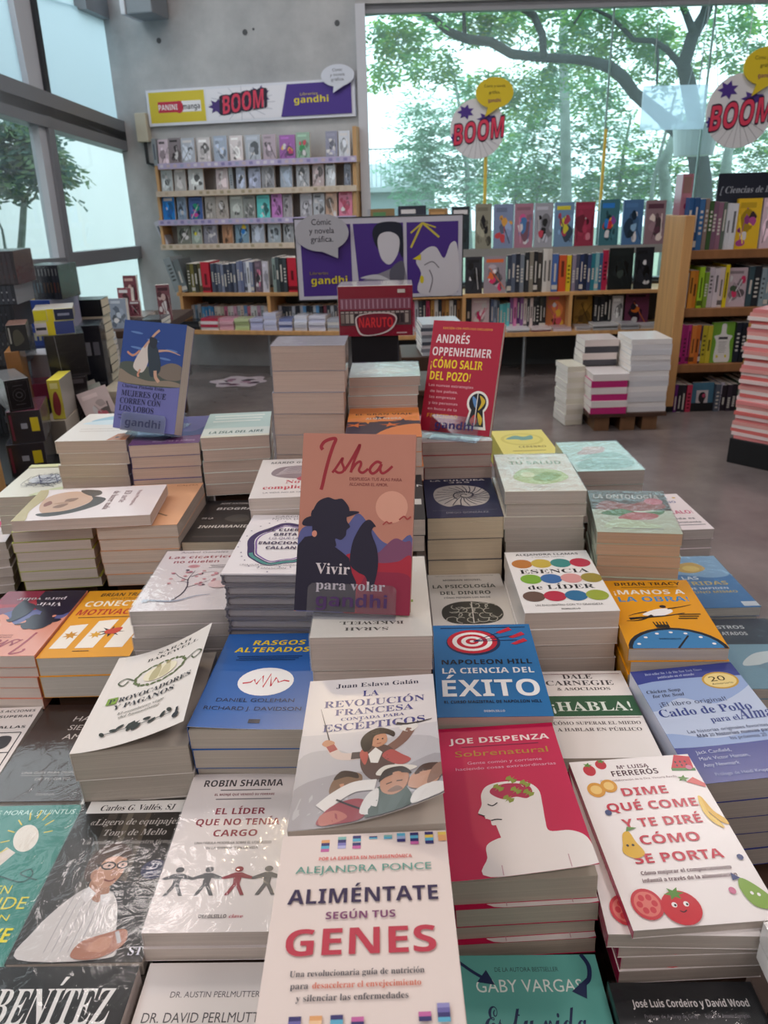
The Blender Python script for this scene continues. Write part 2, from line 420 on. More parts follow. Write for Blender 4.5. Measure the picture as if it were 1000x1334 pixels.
def floor_mat():
    m = bpy.data.materials.new('polished_concrete_floor'); m.use_nodes = True
    n = m.node_tree.nodes; l = m.node_tree.links; b = n['Principled BSDF']; b.inputs['Specular IOR Level'].default_value = 0.7
    t = n.new('ShaderNodeTexCoord'); r = n.new('ShaderNodeValToRGB')
    a = n.new('ShaderNodeTexNoise'); a.inputs['Scale'].default_value = 1.3; a.inputs['Detail'].default_value = 8; a.inputs['Roughness'].default_value = 0.6
    l.new(t.outputs['Object'], a.inputs['Vector']); l.new(a.outputs['Fac'], r.inputs[0])
    r.color_ramp.elements[0].position = 0.32; r.color_ramp.elements[0].color = lin('#5d5556'); r.color_ramp.elements[1].position = 0.7; r.color_ramp.elements[1].color = lin('#958b89')
    l.new(r.outputs[0], b.inputs['Base Color'])
    q = n.new('ShaderNodeMapRange'); q.inputs['To Min'].default_value = 0.12; q.inputs['To Max'].default_value = 0.32; l.new(a.outputs['Fac'], q.inputs['Value']); l.new(q.outputs[0], b.inputs['Roughness'])
    return m
def struct(o): o['kind'] = 'structure'; return o
P0 = at(192, 430, 6.3)
CW = Plane(P0, (math.cos(math.radians(-13)), math.sin(math.radians(-13))))
sE, _z = CW.hit(468, 150)
PE = CW.w(sE, 0)
WW = Plane(PE, (1, 0))
LW = Plane(P0, (.085, 1.0))          # left wall runs back to the corner; s is negative towards the camera
m = MB(); m.face([(-4.2, -3, 0), (6, -3, 0), (6, PE.y + .02, 0), (PE.x, PE.y + .02, 0), (P0.x, P0.y + .02, 0)], floor_mat()); struct(m.build('floor'))
m = MB(); m.face([(-4.2, -3, CEIL), (P0.x, P0.y + .3, CEIL), (6, P0.y + .3, CEIL), (6, -3, CEIL)], mat('ceiling_grey', '#8d8a88', .8)); struct(m.build('ceiling'))
m = MB(); a = CW.w(0, 0); b_ = CW.w(sE, 0); m.box(0, 0, 0, sE, .25, CEIL, CONC)
o = m.build('wall_back'); o.matrix_world = Matrix.Translation(a) @ Matrix.Rotation(CW.yaw, 4, 'Z'); struct(o)
for px, py in ((207, 53), (319, 42), (439, 30), (330, 38)):
    s, z = CW.hit(px, py); m = MB(); m.tube([CW.w(s, z, .0005), CW.w(s, z, .003)], .018 if px != 330 else .008, mat('tie_hole', '#55575a', .9), 12); struct(m.build('trim_1'))
# window wall to the right of the concrete: frame, lintel, sill and glass
zl = at(475, 7, PE.y).z
m = MB(); m.box(PE.x, PE.y - .05, zl, 6, PE.y + .25, CEIL, CONC); struct(m.build('trim_2'))
m = MB(); m.box(PE.x - .005, PE.y - .06, 0, PE.x + .06, PE.y + .1, zl, ALU); m.box(PE.x + .06, PE.y - .02, zl - .05, 6, PE.y + .04, zl, STEEL); struct(m.build('window_1_frame') if False else m.build('trim_3'))
m = MB(); m.box(PE.x + .03, PE.y - .02, 0, 6, PE.y + .1, .62, mat('window_base_dark', '#3a3f42', .6)); struct(m.build('trim_4'))
x1 = at(791, 130, PE.y).x; x2 = at(910, 200, PE.y).x
m = MB()
for a, b_ in ((PE.x + .06, x1 - .006), (x1 + .006, x2 - .004), (x2 + .004, 6)): m.box(a, PE.y, .62, b_, PE.y + .008, zl - .05, GLASS)
struct(m.build('window_1'))
m = MB()
for x in (x1, x2): m.box(x - .006, PE.y - .002, .62, x + .006, PE.y + .012, zl - .05, mat('glass_joint', '#7fa09c', .3))
struct(m.build('trim_5'))
m = MB(); m.box(5.5, -3, 0, 5.6, PE.y, CEIL, CONC); struct(m.build('wall_right'))
m = MB(); m.box(-4.2, -3.1, 0, 6, -3, CEIL, mat('rear_wall', '#cdc6c2', .8)); struct(m.build('wall_rear'))
# left wall of windows
def lwp(px, py, off=0): s, z = LW.hit(px, py); return LW.w(s, z, off)
def lbar(name, a, b, w, t, mt, off=0.0):
    m = MB(); m.bar(lwp(*a, off), lwp(*b, off), w, t, mt, up=LW.n); return struct(m.build(name))
FZ = clear('frosted_pane', (0.55, 0.66, 0.70, 1), 0.0, 0.5, haze=(0.56, 0.72, 0.80, 1), hz=0.90)
def ext(a, b, px):
    t = (px - a[0]) / (b[0] - a[0]); return (px, a[1] + (b[1] - a[1]) * t)
TR = ((0, 126), (183, 187))
m = MB()
def pane(mt, pts, off): m.face([lwp(*p, off) for p in pts], mt)
pane(FZ, [(55, 138), (170, 177), (150, 22), (38, -10)], -.01); pane(FZ, [(-60, 104), (40, 130), (16, -10), (-110, -60)], -.01); pane(FZ, [(38, -10), (150, 22), (148, 5), (100, -60)], -.03)
struct(m.build('window_2'))
m = MB(); pane(GLASS, [(-60, 350), (80, 344), (52, 150), (-60, 112)], -.01); pane(GLASS, [(82, 344), (190, 331), (176, 193), (54, 150)], -.01); pane(GLASS, [(-60, 480), (90, 470), (80, 344), (-60, 350)], -.01); pane(GLASS, [(92, 470), (203, 440), (190, 331), (82, 344)], -.01)
struct(m.build('window_3'))
lbar('trim_6', (-60, 106), TR[1], .20, .10, STEEL); lbar('trim_6', (-60, 110), TR[1], .06, .14, DARKST, -.02)
lbar('trim_7', (100, -8), (164, 22), .17, .10, STEEL)
lbar('trim_8', (24, -10), (51, 134), .26, .05, ALU); lbar('trim_8', (34, -10), (57, 135), .05, .09, DARKST)
lbar('trim_9', (156, 18), (175, 176), .17, .05, ALU); lbar('trim_9', (150, 22), (168, 174), .03, .08, STEEL)
lbar('trim_9', (137, -40), (151, 14), .16, .05, ALU)
lbar('trim_10', (48, 152), (88, 400), .13, .06, ALU); lbar('trim_10', (54, 152), (93, 400), .07, .10, STEEL)
lbar('trim_11', (86, 339), (190, 327), .09, .09, STEEL); lbar('trim_11', (-30, 349), (80, 341), .05, .07, STEEL)
lbar('trim_12', (177, 192), (203, 430), .14, .10, STEEL); lbar('trim_12', (162, -20), (184, 190), .09, .12, DARKST)
m = MB(); c = LW.w(-9, 0); m.bar(LW.w(-9.2, .20), LW.w(0, .20), .4, .14, CONC, up=LW.n); struct(m.build('wall_left'))
m = MB(); m.bar(LW.w(-9.2, 3.9), LW.w(0, 3.9), .9, .14, CONC, up=LW.n); struct(m.build('wall_left'))
m = MB()
p_ = [lwp(166, -20, .05), lwp(189, 170, .05)]; m.tube(p_, .018, DARKST, 8); m.tube([lwp(171, -20, .09), lwp(193, 170, .09)], .012, STEEL, 8); struct(m.build('trim_13'))
# conduit box on the corner and the grey unit hung above
s, z = CW.hit(189, 166); e = empty('junction_box', 'small cream electrical box in the corner beside the left end of the long comic sign', 'electrical box', loc=CW.w(s, z, .02)); e.rotation_euler[2] = CW.yaw
m = MB(); m.box(-.045, -.04, -.10, .045, .02, .09, mat('cream_plastic', '#c9c3b0', .5)); m.build('box_body', e, .006); m = MB(); m.tube([(0, -.01, -.10), (0, -.01, -.24), (.06, -.01, -.26)], .012, DARKST, 8); m.build('cable', e)
s, z = CW.hit(205, 28); e = empty('speaker_unit', 'grey box unit hung high on the concrete wall above the long comic sign', 'speaker', loc=CW.w(s, z, .0)); e.rotation_euler[2] = CW.yaw
m = MB(); m.box(-.09, -.26, 0, .10, -.02, .5, mat('unit_grey', '#7d858c', .5)); m.build('body', e, .008); m = MB(); m.box(-.125, -.27, 0, -.09, -.02, .5, ALU); m.build('side_panel', e, .004); m = MB(); m.box(-.03, -.04, .05, .03, 0, .3, DARKST); m.build('bracket', e)
for i, (x, y) in enumerate(LAMPS):
    e = empty('ceiling_light', 'flat white ceiling light panel, out of the frame above the room', 'ceiling light', 'ceiling light panels', loc=(x, y, CEIL))
    m = MB(); m.box(-.53, -.28, -.06, .53, .28, -.001, ALU); m.build('frame', e); 
# ------------------------------------------------------------------ outside the windows
m = MB(); m.face([(-16, -4, -.3), (16, -4, -.3), (30, 40, -.3), (-30, 40, -.3)], mat('outside_ground', '#7d8a72', .9, var=.2)); struct(m.build('ground'))
LW2 = LW.moved(-1.9)
m = MB(); m.face([LW2.w(-9, -.3), LW2.w(9, -.3), LW2.w(9, 3.6), LW2.w(-9, 3.6)], mat('white_outside_wall', '#e3e8ec', .8, var=.04, vscale=.8))
o = m.build('garden_wall'); tag(o, 'white garden wall outside the left windows', 'wall')
def leafmat(key, hx, tr=.5):
    m = bpy.data.materials.new(key); m.use_nodes = True; n = m.node_tree.nodes; l = m.node_tree.links; n.remove(n['Principled BSDF'])
    d = n.new('ShaderNodeBsdfDiffuse'); d.inputs[0].default_value = lin(hx); t = n.new('ShaderNodeBsdfTranslucent'); t.inputs[0].default_value = lin(hx)
    x = n.new('ShaderNodeMixShader'); x.inputs[0].default_value = tr; l.new(d.outputs[0], x.inputs[1]); l.new(t.outputs[0], x.inputs[2]); l.new(x.outputs[0], n['Material Output'].inputs['Surface'])
    return m
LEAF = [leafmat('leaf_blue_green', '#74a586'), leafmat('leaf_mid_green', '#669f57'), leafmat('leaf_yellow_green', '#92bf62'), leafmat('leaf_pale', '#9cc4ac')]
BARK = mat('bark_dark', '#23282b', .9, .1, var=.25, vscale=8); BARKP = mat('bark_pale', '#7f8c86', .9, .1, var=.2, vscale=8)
def foliage(name, parent, clumps, mats, seed, size=.09, droop=0.0):
    """clumps: (centre, radius xyz, number of sprays); each spray is a short stem's worth of small pointed leaves"""
    rnd = random.Random(seed); v = []; f = []; mi = []
    for (c, rad, n) in clumps:
        for _ in range(n):
            while True:
                p = Vector((rnd.uniform(-1, 1), rnd.uniform(-1, 1), rnd.uniform(-1, 1)))
                if p.length < 1: break
            p = Vector((c[0] + p.x * rad[0], c[1] + p.y * rad[1], c[2] + p.z * rad[2]))
            az = rnd.uniform(0, 6.283); d = Vector((math.cos(az), math.sin(az), rnd.uniform(-.7, .3) - droop)).normalized(); sd = d.cross(Vector((0, 0, 1))); sd.normalize(); up = sd.cross(d)
            k = rnd.randrange(len(mats)); s = size * rnd.uniform(.7, 1.3)
            for j in range(4):
                for sgn in (-1, 1):
                    q = p + d * (s * .55 * j); a = (d * .5 + sd * sgn + up * rnd.uniform(-.4, .4)).normalized() * s; w_ = d * s * .24
                    b = len(v); v += [tuple(q), tuple(q + a * .5 + w_), tuple(q + a), tuple(q + a * .5 - w_)]; f.append((b, b + 1, b + 2, b + 3)); mi.append(k)
    me = bpy.data.meshes.new(name); me.from_pydata(v, [], f)
    for x in mats: me.materials.append(x)
    me.polygons.foreach_set('material_index', mi); me.update()
    return child(name, me, parent)
def limb(m, pts, Y, mt, seg=9):
    """pts: (px, py, width in px) along a limb seen through the window, standing at depth Y"""
    P = []; r = []
    for i, (x, y, w_) in enumerate(pts):
        p = at(x, y, Y + .25 * math.sin(i * 1.7 + x)); P.append(p); r.append(w_ / 2 * ((p - EYE).dot(_f)) / FOC)
    if pts[0][1] >= 290: P.insert(0, Vector((P[0].x, P[0].y, -.3))); r.insert(0, r[0] * 1.1)
    m.tube(P, r, mt, seg)
def tree(label, Y, limbs, clumps, mats, seed, bark, size=.09, group='trees outside the windows', droop=0.0, foot=None):
    e = empty('tree', label, 'tree', group, loc=(0, 0, 0))
    m = MB()
    for l_ in limbs: limb(m, l_, Y, bark)
    m.build('trunk', e, smooth=True)
    cl = []
    for (px, py, rx, ry, n, dy) in clumps:
        p = at(px, py, Y + dy); k = (p - EYE).dot(_f) / FOC; cl.append((p, (rx * k, max(.35, rx * k * .6), ry * k), n))
    foliage('foliage', e, cl, mats, seed, size, droop)
    return e
YT = 9.5
tree('large dark-barked tree with forking limbs outside the right window', YT,
     [[(918, 560, 40), (917, 400, 34), (915, 300, 30), (913, 235, 27), (908, 195, 25)], [(908, 200, 24), (885, 172, 21), (852, 144, 17), (826, 122, 15), (810, 100, 16), (795, 88, 15), (770, 80, 12), (745, 77, 11), (705, 75, 11), (665, 70, 12), (640, 55, 12), (605, 50, 11), (582, 40, 10), (565, 25, 9), (540, 17, 7), (500, 16, 6), (470, 20, 4)],
      [(914, 215, 20), (905, 160, 18), (896, 108, 20), (890, 85, 18), (901, 48, 17), (918, 18, 15), (930, -20, 13)], [(902, 40, 11), (892, 15, 9), (880, -15, 8)], [(887, 86, 9), (868, 64, 8), (850, 53, 7), (825, 52, 6), (812, 38, 6), (795, 22, 5), (763, 7, 4), (748, 30, 3)],
      [(708, 74, 10), (706, 45, 10), (695, 20, 10), (672, 5, 9), (645, -8, 8)], [(605, 50, 6), (604, 20, 5), (602, -20, 4)], [(855, 52, 4), (857, 80, 4), (855, 110, 3)]],
     [(520, 45, 45, 32, 150, -.3), (600, 20, 50, 28, 120, .6), (560, 85, 40, 28, 110, .8), (650, 30, 40, 30, 110, .5), (720, 30, 50, 45, 170, .8), (770, 45, 45, 40, 160, .5), (840, 30, 45, 35, 150, .4), (870, 75, 50, 35, 150, .9), (960, 40, 45, 50, 150, .6), (985, 110, 30, 50, 100, .4), (690, 110, 50, 40, 150, .9), (640, 120, 40, 30, 90, 1.0), (500, 90, 25, 20, 40, .2), (780, 110, 40, 40, 120, 1.2)],
     [LEAF[0], LEAF[1], LEAF[1], LEAF[2]], 11, BARK, .085, droop=.3)
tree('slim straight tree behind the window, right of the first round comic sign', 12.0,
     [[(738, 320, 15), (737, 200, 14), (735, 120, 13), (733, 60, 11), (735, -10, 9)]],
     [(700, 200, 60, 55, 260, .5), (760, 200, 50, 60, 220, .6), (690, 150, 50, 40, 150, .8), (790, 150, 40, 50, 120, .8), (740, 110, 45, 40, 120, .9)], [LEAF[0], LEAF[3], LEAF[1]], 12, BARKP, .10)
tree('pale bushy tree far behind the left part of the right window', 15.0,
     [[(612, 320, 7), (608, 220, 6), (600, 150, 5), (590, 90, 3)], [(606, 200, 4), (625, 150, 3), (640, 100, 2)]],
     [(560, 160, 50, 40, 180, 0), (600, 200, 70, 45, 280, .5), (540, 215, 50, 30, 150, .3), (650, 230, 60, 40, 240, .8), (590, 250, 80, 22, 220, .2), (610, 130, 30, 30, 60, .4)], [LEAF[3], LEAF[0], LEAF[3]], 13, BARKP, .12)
tree('leaning tree seen behind the top of the oak bookcase', 11.5,
     [[(870, 300, 16), (866, 235, 15), (862, 215, 14), (872, 195, 12), (885, 150, 8)], [(845, 300, 6), (850, 240, 5), (865, 180, 4), (880, 120, 3)], [(942, 300, 14), (945, 220, 14), (950, 190, 11), (970, 130, 7)]],
     [(880, 230, 60, 50, 260, .7), (960, 220, 50, 50, 230, .6), (830, 220, 50, 60, 240, .9), (990, 180, 30, 50, 120, .7), (900, 150, 40, 30, 80, 1.2)], [LEAF[1], LEAF[2], LEAF[0], LEAF[3]], 14, BARKP, .10)
tree('small young tree with drooping leaves outside the left window', 7.2,
     [[(24, 420, 11), (26, 345, 10), (29, 300, 9), (31, 268, 8)], [(31, 270, 5), (25, 245, 4), (14, 225, 3)], [(31, 270, 5), (38, 250, 4), (42, 232, 3), (58, 215, 2)], [(32, 268, 4), (45, 258, 3), (52, 238, 2)], [(8, 330, 4), (3, 300, 3), (-6, 280, 2)]],
     [(20, 180, 34, 24, 90, 0), (55, 205, 34, 26, 80, 0), (0, 215, 30, 30, 70, .2), (78, 225, 20, 24, 40, 0), (20, 235, 34, 20, 46, -.1), (45, 170, 24, 16, 40, .1), (5, 160, 20, 12, 30, 0)], [leafmat('leaf_grey_green', '#5d7a72', .4), leafmat('leaf_olive', '#6b8664', .4)], 15, BARKP, .085, droop=.6)
tree('spindly tree with thin stems outside the middle of the right window', 13.0, [[(668, 330, 5), (672, 230, 4), (690, 160, 3), (700, 110, 2)], [(690, 330, 4), (700, 250, 4), (716, 200, 3)], [(800, 330, 6), (806, 250, 6), (812, 200, 4), (822, 150, 3)]],
     [(680, 240, 60, 30, 200, .4), (810, 240, 50, 35, 200, .4), (730, 250, 60, 25, 200, .5), (650, 180, 40, 25, 90, .6)], [LEAF[3], LEAF[2], LEAF[0]], 16, BARKP, .11)
# shed roof with a railing, seen low through the window
pA = at(490, 250, 18); e = empty('shed', 'low grey building with a sloping roof and railing outside the right window', 'building', loc=(pA.x, 18, -.3))
zt = at(530, 243, 18).z + .3; wr = (at(566, 250, 18).x - pA.x)
m = MB(); m.box(-.3, 0, 0, wr, 3, zt - .1, mat('shed_wall', '#8f9ca0', .8)); m.build('wall', e)
m = MB(); m.box(-.4, -.2, zt - .1, wr + .2, 3, zt, mat('shed_roof', '#a3adb0', .7)); m.face([(-.4, -.2, zt), (wr + .2, -.2, zt), (wr + .2, 2, zt + .55), (-.4, 2, zt + .55)], mat('shed_roof', '#a3adb0', .7)); m.build('roof', e)
m = MB()
for i in range(14): m.box(-.4 + i * .1, -.15, zt, -.385 + i * .1, -.13, zt + .75, STEEL)
m.box(-.4, -.15, zt + .73, 1.0, -.13, zt + .76, STEEL); m.build('railing', e)

e = empty('spotlight', 'small warm ceiling spotlight, out of the frame above the middle of the room', 'spotlight', loc=SPOT_AT)
m = MB(); m.tube([(0, 0, .02), (0, 0, .16)], .05, BLACK, 14); m.build('lamp_head', e); m = MB(); m.tube([(0, 0, .16), (0, 0, CEIL - SPOT_AT[2])], .008, BLACK, 6); m.build('rod', e)
# ------------------------------------------------------------------ cover prints (fractions of the cover: x from its left edge, y from its lower edge)
def T(s, cx, y, h, wd, c, sty='s', *a): return ('T', s, cx, y, h, wd, c, sty, *a)
def R(x0, y0, x1, y1, c): return ('r', x0, y0, x1, y1, c)
def E(cx, cy, rx, ry, c, *a): return ('e', cx, cy, rx, ry, c, *a)
def G(pts, c): return ('p', pts, c)
def Q(pts, c): return ('q', pts, c)
def L(pts, wd, c, *a): return ('l', pts, wd, c, *a)
def C(pts, wd, c, *a): return ('c', pts, wd, c, *a)
WH = '#f2eeee'; INK = '#23222a'
def star(cx, cy, r, asp, n, c, inner=0.45, ph=0.0):
    return G([(cx + (r if i % 2 == 0 else r * inner) * math.cos(ph + math.pi * i / n), cy + (r if i % 2 == 0 else r * inner) * math.sin(ph + math.pi * i / n) * asp) for i in range(2 * n)], c)
def fine(x0, x1, y, n, c, h=0.008, gap=0.016):
    """a few lines too small to read"""
    return [R(x0 + 0.02 * (i % 2), y - i * gap, x1 - 0.03 * (i % 3), y - i * gap + h, c) for i in range(n)]
def gene(x, y, cols, w=0.05, h=0.018): return [R(x, y - i * h, x + w, y - i * h + h, c) for i, c in enumerate(cols)]
def man(cx, y, h, c, asp=0.66):
    k = h; a = k / asp
    X = lambda u: cx + u * a
    return [E(cx, y + k * 0.9, a * 0.13, k * 0.1, c),
            G([(X(-.1), y + k * .78), (X(.1), y + k * .78), (X(.48), y + k * .62), (X(.47), y + k * .54), (X(.12), y + k * .6), (X(.1), y + k * .38), (X(.3), y), (X(.18), y),
               (X(0), y + k * .32), (X(-.18), y), (X(-.3), y), (X(-.1), y + k * .38), (X(-.12), y + k * .6), (X(-.47), y + k * .54), (X(-.48), y + k * .62)], c)]
def wreath(cx, cy, rx, ry, c, n=26, s=0.03):
    o = []
    for i in range(n):
        t = 2 * math.pi * i / n
        o.append(E(cx + rx * math.cos(t), cy + ry * math.sin(t), s, s * 0.32, c, math.degrees(t) + 60 + 40 * (i % 2)))
    return o
random.seed(5)
ART = {}
ART['rasgos'] = [T('RASGOS', .55, .86, .055, .52, '#f2d21c', 'b', .12), T('ALTERADOS', .50, .775, .055, .74, '#f2d21c', 'b', .12),
    *fine(.18, .82, .72, 3, '#1b3258', .009, .02), E(.54, .45, .26, .145, WH),
    L([(.33, .43), (.40, .44), (.43, .47), (.46, .42), (.50, .51), (.53, .39), (.57, .53), (.60, .40), (.63, .49), (.66, .44), (.71, .46), (.76, .45)], .02, '#c3283c'),
    T('DANIEL GOLEMAN', .50, .245, .034, .70, '#16233f', 's'), T('RICHARD J. DAVIDSON', .50, .165, .034, .86, '#16233f', 's'), R(.50, .05, .60, .085, '#16233f')]
ART['robin'] = [T('ROBIN SHARMA', .47, .90, .05, .70, '#3a3438', 'b'), *fine(.28, .72, .868, 1, '#7c7478'), T('EL MONJE QUE VENDIÓ SU FERRARI', .50, .83, .016, .52, '#7d2233', 'b'), *fine(.26, .74, .80, 1, '#8a8286'),
    T('EL LÍDER', .50, .695, .043, .42, '#8c2038', 'b'), T('QUE NO TENÍA', .50, .62, .043, .70, '#8c2038', 'b'), T('CARGO', .50, .545, .043, .36, '#8c2038', 'b'),
    T('UNA FÁBULA MODERNA SOBRE EL LIDERAZGO', .50, .495, .016, .62, '#4a4448', 's'), T('EN LA EMPRESA Y EN LA VIDA', .50, .462, .016, .42, '#4a4448', 's'),
    *[q for i, (x, c) in enumerate(((.14, '#55555a'), (.37, '#55555a'), (.60, '#8c2038'), (.83, '#55555a'))) for q in man(x, .19, .165, c)],
    T('DEBOLSILLO', .48, .07, .018, .20, '#3a3438', 'b'), T('clave', .65, .07, .018, .10, '#c05a6a', 'i')]
ART['valles'] = [R(.28, .05, .62, 1, '#4b443d'), R(.45, .30, .50, .95, '#6c6357'), R(.62, .3, .66, 1, '#5b5044'), R(.36, .30, .40, .95, '#2b2724'), R(.7, 0, 1, .62, '#221d1c'),
    Q([(.36, .24), (.62, .24), (.95, .12), (1.0, .30), (.7, .42), (.5, .42)], '#1f1d20'),
    R(.06, .885, 1, .975, '#ece8e4'), T('Carlos G. Vallés, SJ', .52, .905, .04, .68, '#1c1a1e', 'i'),
    T('«Ligero de equipaje»', .55, .80, .042, .80, '#b9b2ac', 'i'), T('Tony de Mello', .58, .725, .042, .55, '#b9b2ac', 'i'), T('Un profeta para nuestro tiempo', .56, .668, .028, .80, '#a8a19c', 'i'),
    E(.86, .50, .11, .06, '#262a4c'), T('23ª', .86, .505, .032, .10, '#d8d6e2', 'i'), T('edición', .86, .475, .016, .12, '#d8d6e2', 's'),
    Q([(.08, .02), (.10, .16), (.22, .30), (.38, .40), (.55, .38), (.66, .30), (.74, .12), (.74, .02)], '#cfc8c6'),
    *[C([(.30 + .05 * i, .38), (.27 + .06 * i, .22), (.25 + .06 * i, .05)], .006, '#a9a2a6') for i in range(6)],
    Q([(.40, .36), (.38, .44), (.50, .43), (.56, .37), (.50, .31)], '#a9775f'),
    Q([(.36, .46), (.37, .56), (.45, .62), (.56, .61), (.61, .54), (.60, .46), (.54, .40), (.45, .40)], '#bd8a70'),
    Q([(.30, .46), (.29, .56), (.36, .65), (.50, .67), (.60, .63), (.62, .57), (.52, .585), (.43, .57), (.39, .50), (.37, .43)], '#4a3328'),
    E(.375, .475, .022, .03, '#a9775f'), E(.47, .525, .062, .026, '#1c1818'), E(.585, .53, .05, .026, '#1c1818'), E(.47, .525, .048, .017, '#caa596'), E(.585, .53, .038, .017, '#caa596'), L([(.42, .525), (.37, .53)], .014, '#1c1818'),
    E(.475, .525, .012, .007, '#2a201c'), E(.585, .53, .012, .007, '#2a201c'), Q([(.535, .51), (.56, .47), (.52, .465)], '#a26e57'), C([(.48, .44), (.53, .43), (.57, .445)], .014, '#7d4038'),
    G([(.38, .40), (.46, .36), (.42, .30), (.34, .35)], '#dcd6d6'), G([(.50, .35), (.58, .36), (.60, .29), (.53, .30)], '#dcd6d6'),
    Q([(.46, .03), (.50, .10), (.66, .14), (.80, .16), (.83, .09), (.72, .03), (.58, .01)], '#a9705a'), Q([(.56, .06), (.63, .12), (.72, .11), (.70, .05)], '#bc8369'), L([(.74, .15), (.79, .09)], .03, '#b9b6b8'),
    T('ST', .93, .03, .04, .10, '#d8d6e2', 'f')]
ART['benitez'] = [R(0, .80, 1, 1, '#141416'), T('BENÍTEZ', .56, .75, .15, .70, '#e6e2e0', 'f'), T('«PRIMOS»', .56, .57, .11, .66, '#c9a23c', 'f'), R(.1, .05, .9, .38, '#3a2c24')]
ART['perl'] = [T('DR. AUSTIN PERLMUTTER', .52, .83, .028, .62, '#5c5558', 's'), T('DR. DAVID PERLMUTTER', .50, .715, .045, .88, '#4a4548', 's'), T('AUTOR DE', .26, .625, .028, .26, '#6b6468', 's'), T('CEREBRO DE PAN', .68, .625, .028, .46, '#4a4548', 'b', .15),
    T('#1 THE NEW YORK TIMES BESTSELLER', .50, .555, .028, .96, '#5c5558', 'b', .15), R(.1, .2, .9, .4, '#b9a7a4')]
CY, NV, PK, YL, OR, TE = '#5aa7c4', '#39346a', '#c0629c', '#e0c05a', '#dda06a', '#7fb0ac'
ART['alim'] = [*gene(.24, .95, [OR, NV, CY, PK]), *gene(.34, .965, [TE, NV, '#7d78b4', '#b0acd4']), *gene(.43, .968, [NV, CY]), *gene(.43, .925, [NV, PK]), *gene(.53, .97, [NV, CY], .05, .008), *gene(.62, .97, [TE, CY], .05, .012),
    *gene(.70, .972, [CY, '#9aa6c8', NV], .05), *gene(.78, .972, [NV, CY, NV, PK]), *gene(.87, .972, [NV, YL, CY, NV]), *gene(.95, .968, [YL, OR, OR], .05),
    T('POR LA EXPERTA EN NUTRIGENÓMICA', .51, .842, .019, .55, '#d2605c', 'b'), T('ALEJANDRA PONCE', .50, .772, .038, .79, '#5a968a', 's'),
    T('ALIMÉNTATE', .50, .61, .075, .84, '#2b1c46', 'b'), T('SEGÚN TUS', .49, .53, .035, .38, '#7a3c68', 'b'), T('GENES', .495, .365, .12, .79, '#b8354a', 'k'),
    T('Una revolucionaria guía de nutrición', .48, .275, .025, .68, '#4c464e', 'f'), T('para', .195, .225, .025, .09, '#4c464e', 'f'), T('desacelerar el envejecimiento', .53, .225, .025, .54, '#d2705a', 'f'), T('y silenciar las enfermedades', .46, .175, .025, .55, '#4c464e', 'f'),
    *gene(.16, .10, [NV, '#6a64a0'], .06), *gene(.26, .10, [OR, '#e8bf98', YL], .06), *gene(.36, .10, [NV, CY, YL, NV], .06), *gene(.46, .09, [PK, NV, PK, CY], .06), *gene(.78, .10, [PK, NV], .06), *gene(.87, .13, ['#8d88bc', '#6a64a0', NV, CY], .06)]
ART['gaby'] = [T('DE LA AUTORA BESTSELLER', .50, .915, .022, .44, '#2c4a4e', 's'), T('GABY VARGAS', .50, .815, .06, .72, '#e4efe9', 's'), T('Es tu vida', .50, .62, .13, .66, '#1f2c52', 'c'),
    C([(.03, .97), (.10, .93), (.16, .90), (.22, .875)], .022, '#1f2c52'), G([(.15, .865), (.27, .85), (.22, .925)], '#1f2c52'), C([(.90, 1.0), (.935, .94), (.91, .87), (.84, .84)], .03, '#1f2c52'), G([(.87, .78), (.78, .815), (.90, .88)], '#1f2c52'),
    *fine(.2, .8, .40, 4, '#2c4a4e')]
ART['cord'] = [T('José Luis Cordeiro y David Wood', .52, .885, .034, .80, '#d9d4d4', 'b'), T('Prólogo de Aubrey de Grey', .36, .835, .018, .36, '#77737a', 's'), T('Epílogo de Antonio Garrigues', .74, .835, .018, .30, '#77737a', 's'), T('LA MUERTE', .5, .50, .10, .8, '#8f2630', 'k')]
ART['lap'] = [T('¿POR', .30, .86, .09, .40, '#1e1c22', 'k', 0, -8), T('LA P', .20, .66, .11, .44, '#1e1c22', 'k', 0, -8), *fine(.06, .8, .55, 4, '#5a565a')]
ART['teal'] = [T('RIS MORAL QUINTUS', .55, .93, .035, .75, '#bfe0d8', 's', .1), E(.62, .76, .10, .10, '#e8ddd0', 25), G([(.50, .70), (.60, .66), (.52, .56), (.42, .60)], '#dccfc4'), *[L([(.62 + .13 * math.cos(t), .77 + .13 * math.sin(t)), (.62 + .2 * math.cos(t), .77 + .19 * math.sin(t))], .012, '#d9c83c') for t in [.2 + .45 * i for i in range(9)]],
    C([(.40, .55), (.62, .50), (.78, .47), (.84, .51), (.80, .55), (.74, .52), (.90, .48)], .012, '#1d5550'), T('PIENSA EN', .48, .40, .05, .5, '#d9d23c', 's'), T('GRANDE', .60, .31, .07, .62, '#d9d23c', 's'), T('CREE EN', .62, .245, .035, .42, '#d9d23c', 's'), T('Y VUELVE', .58, .13, .075, .66, '#e6dc2a', 'k')]
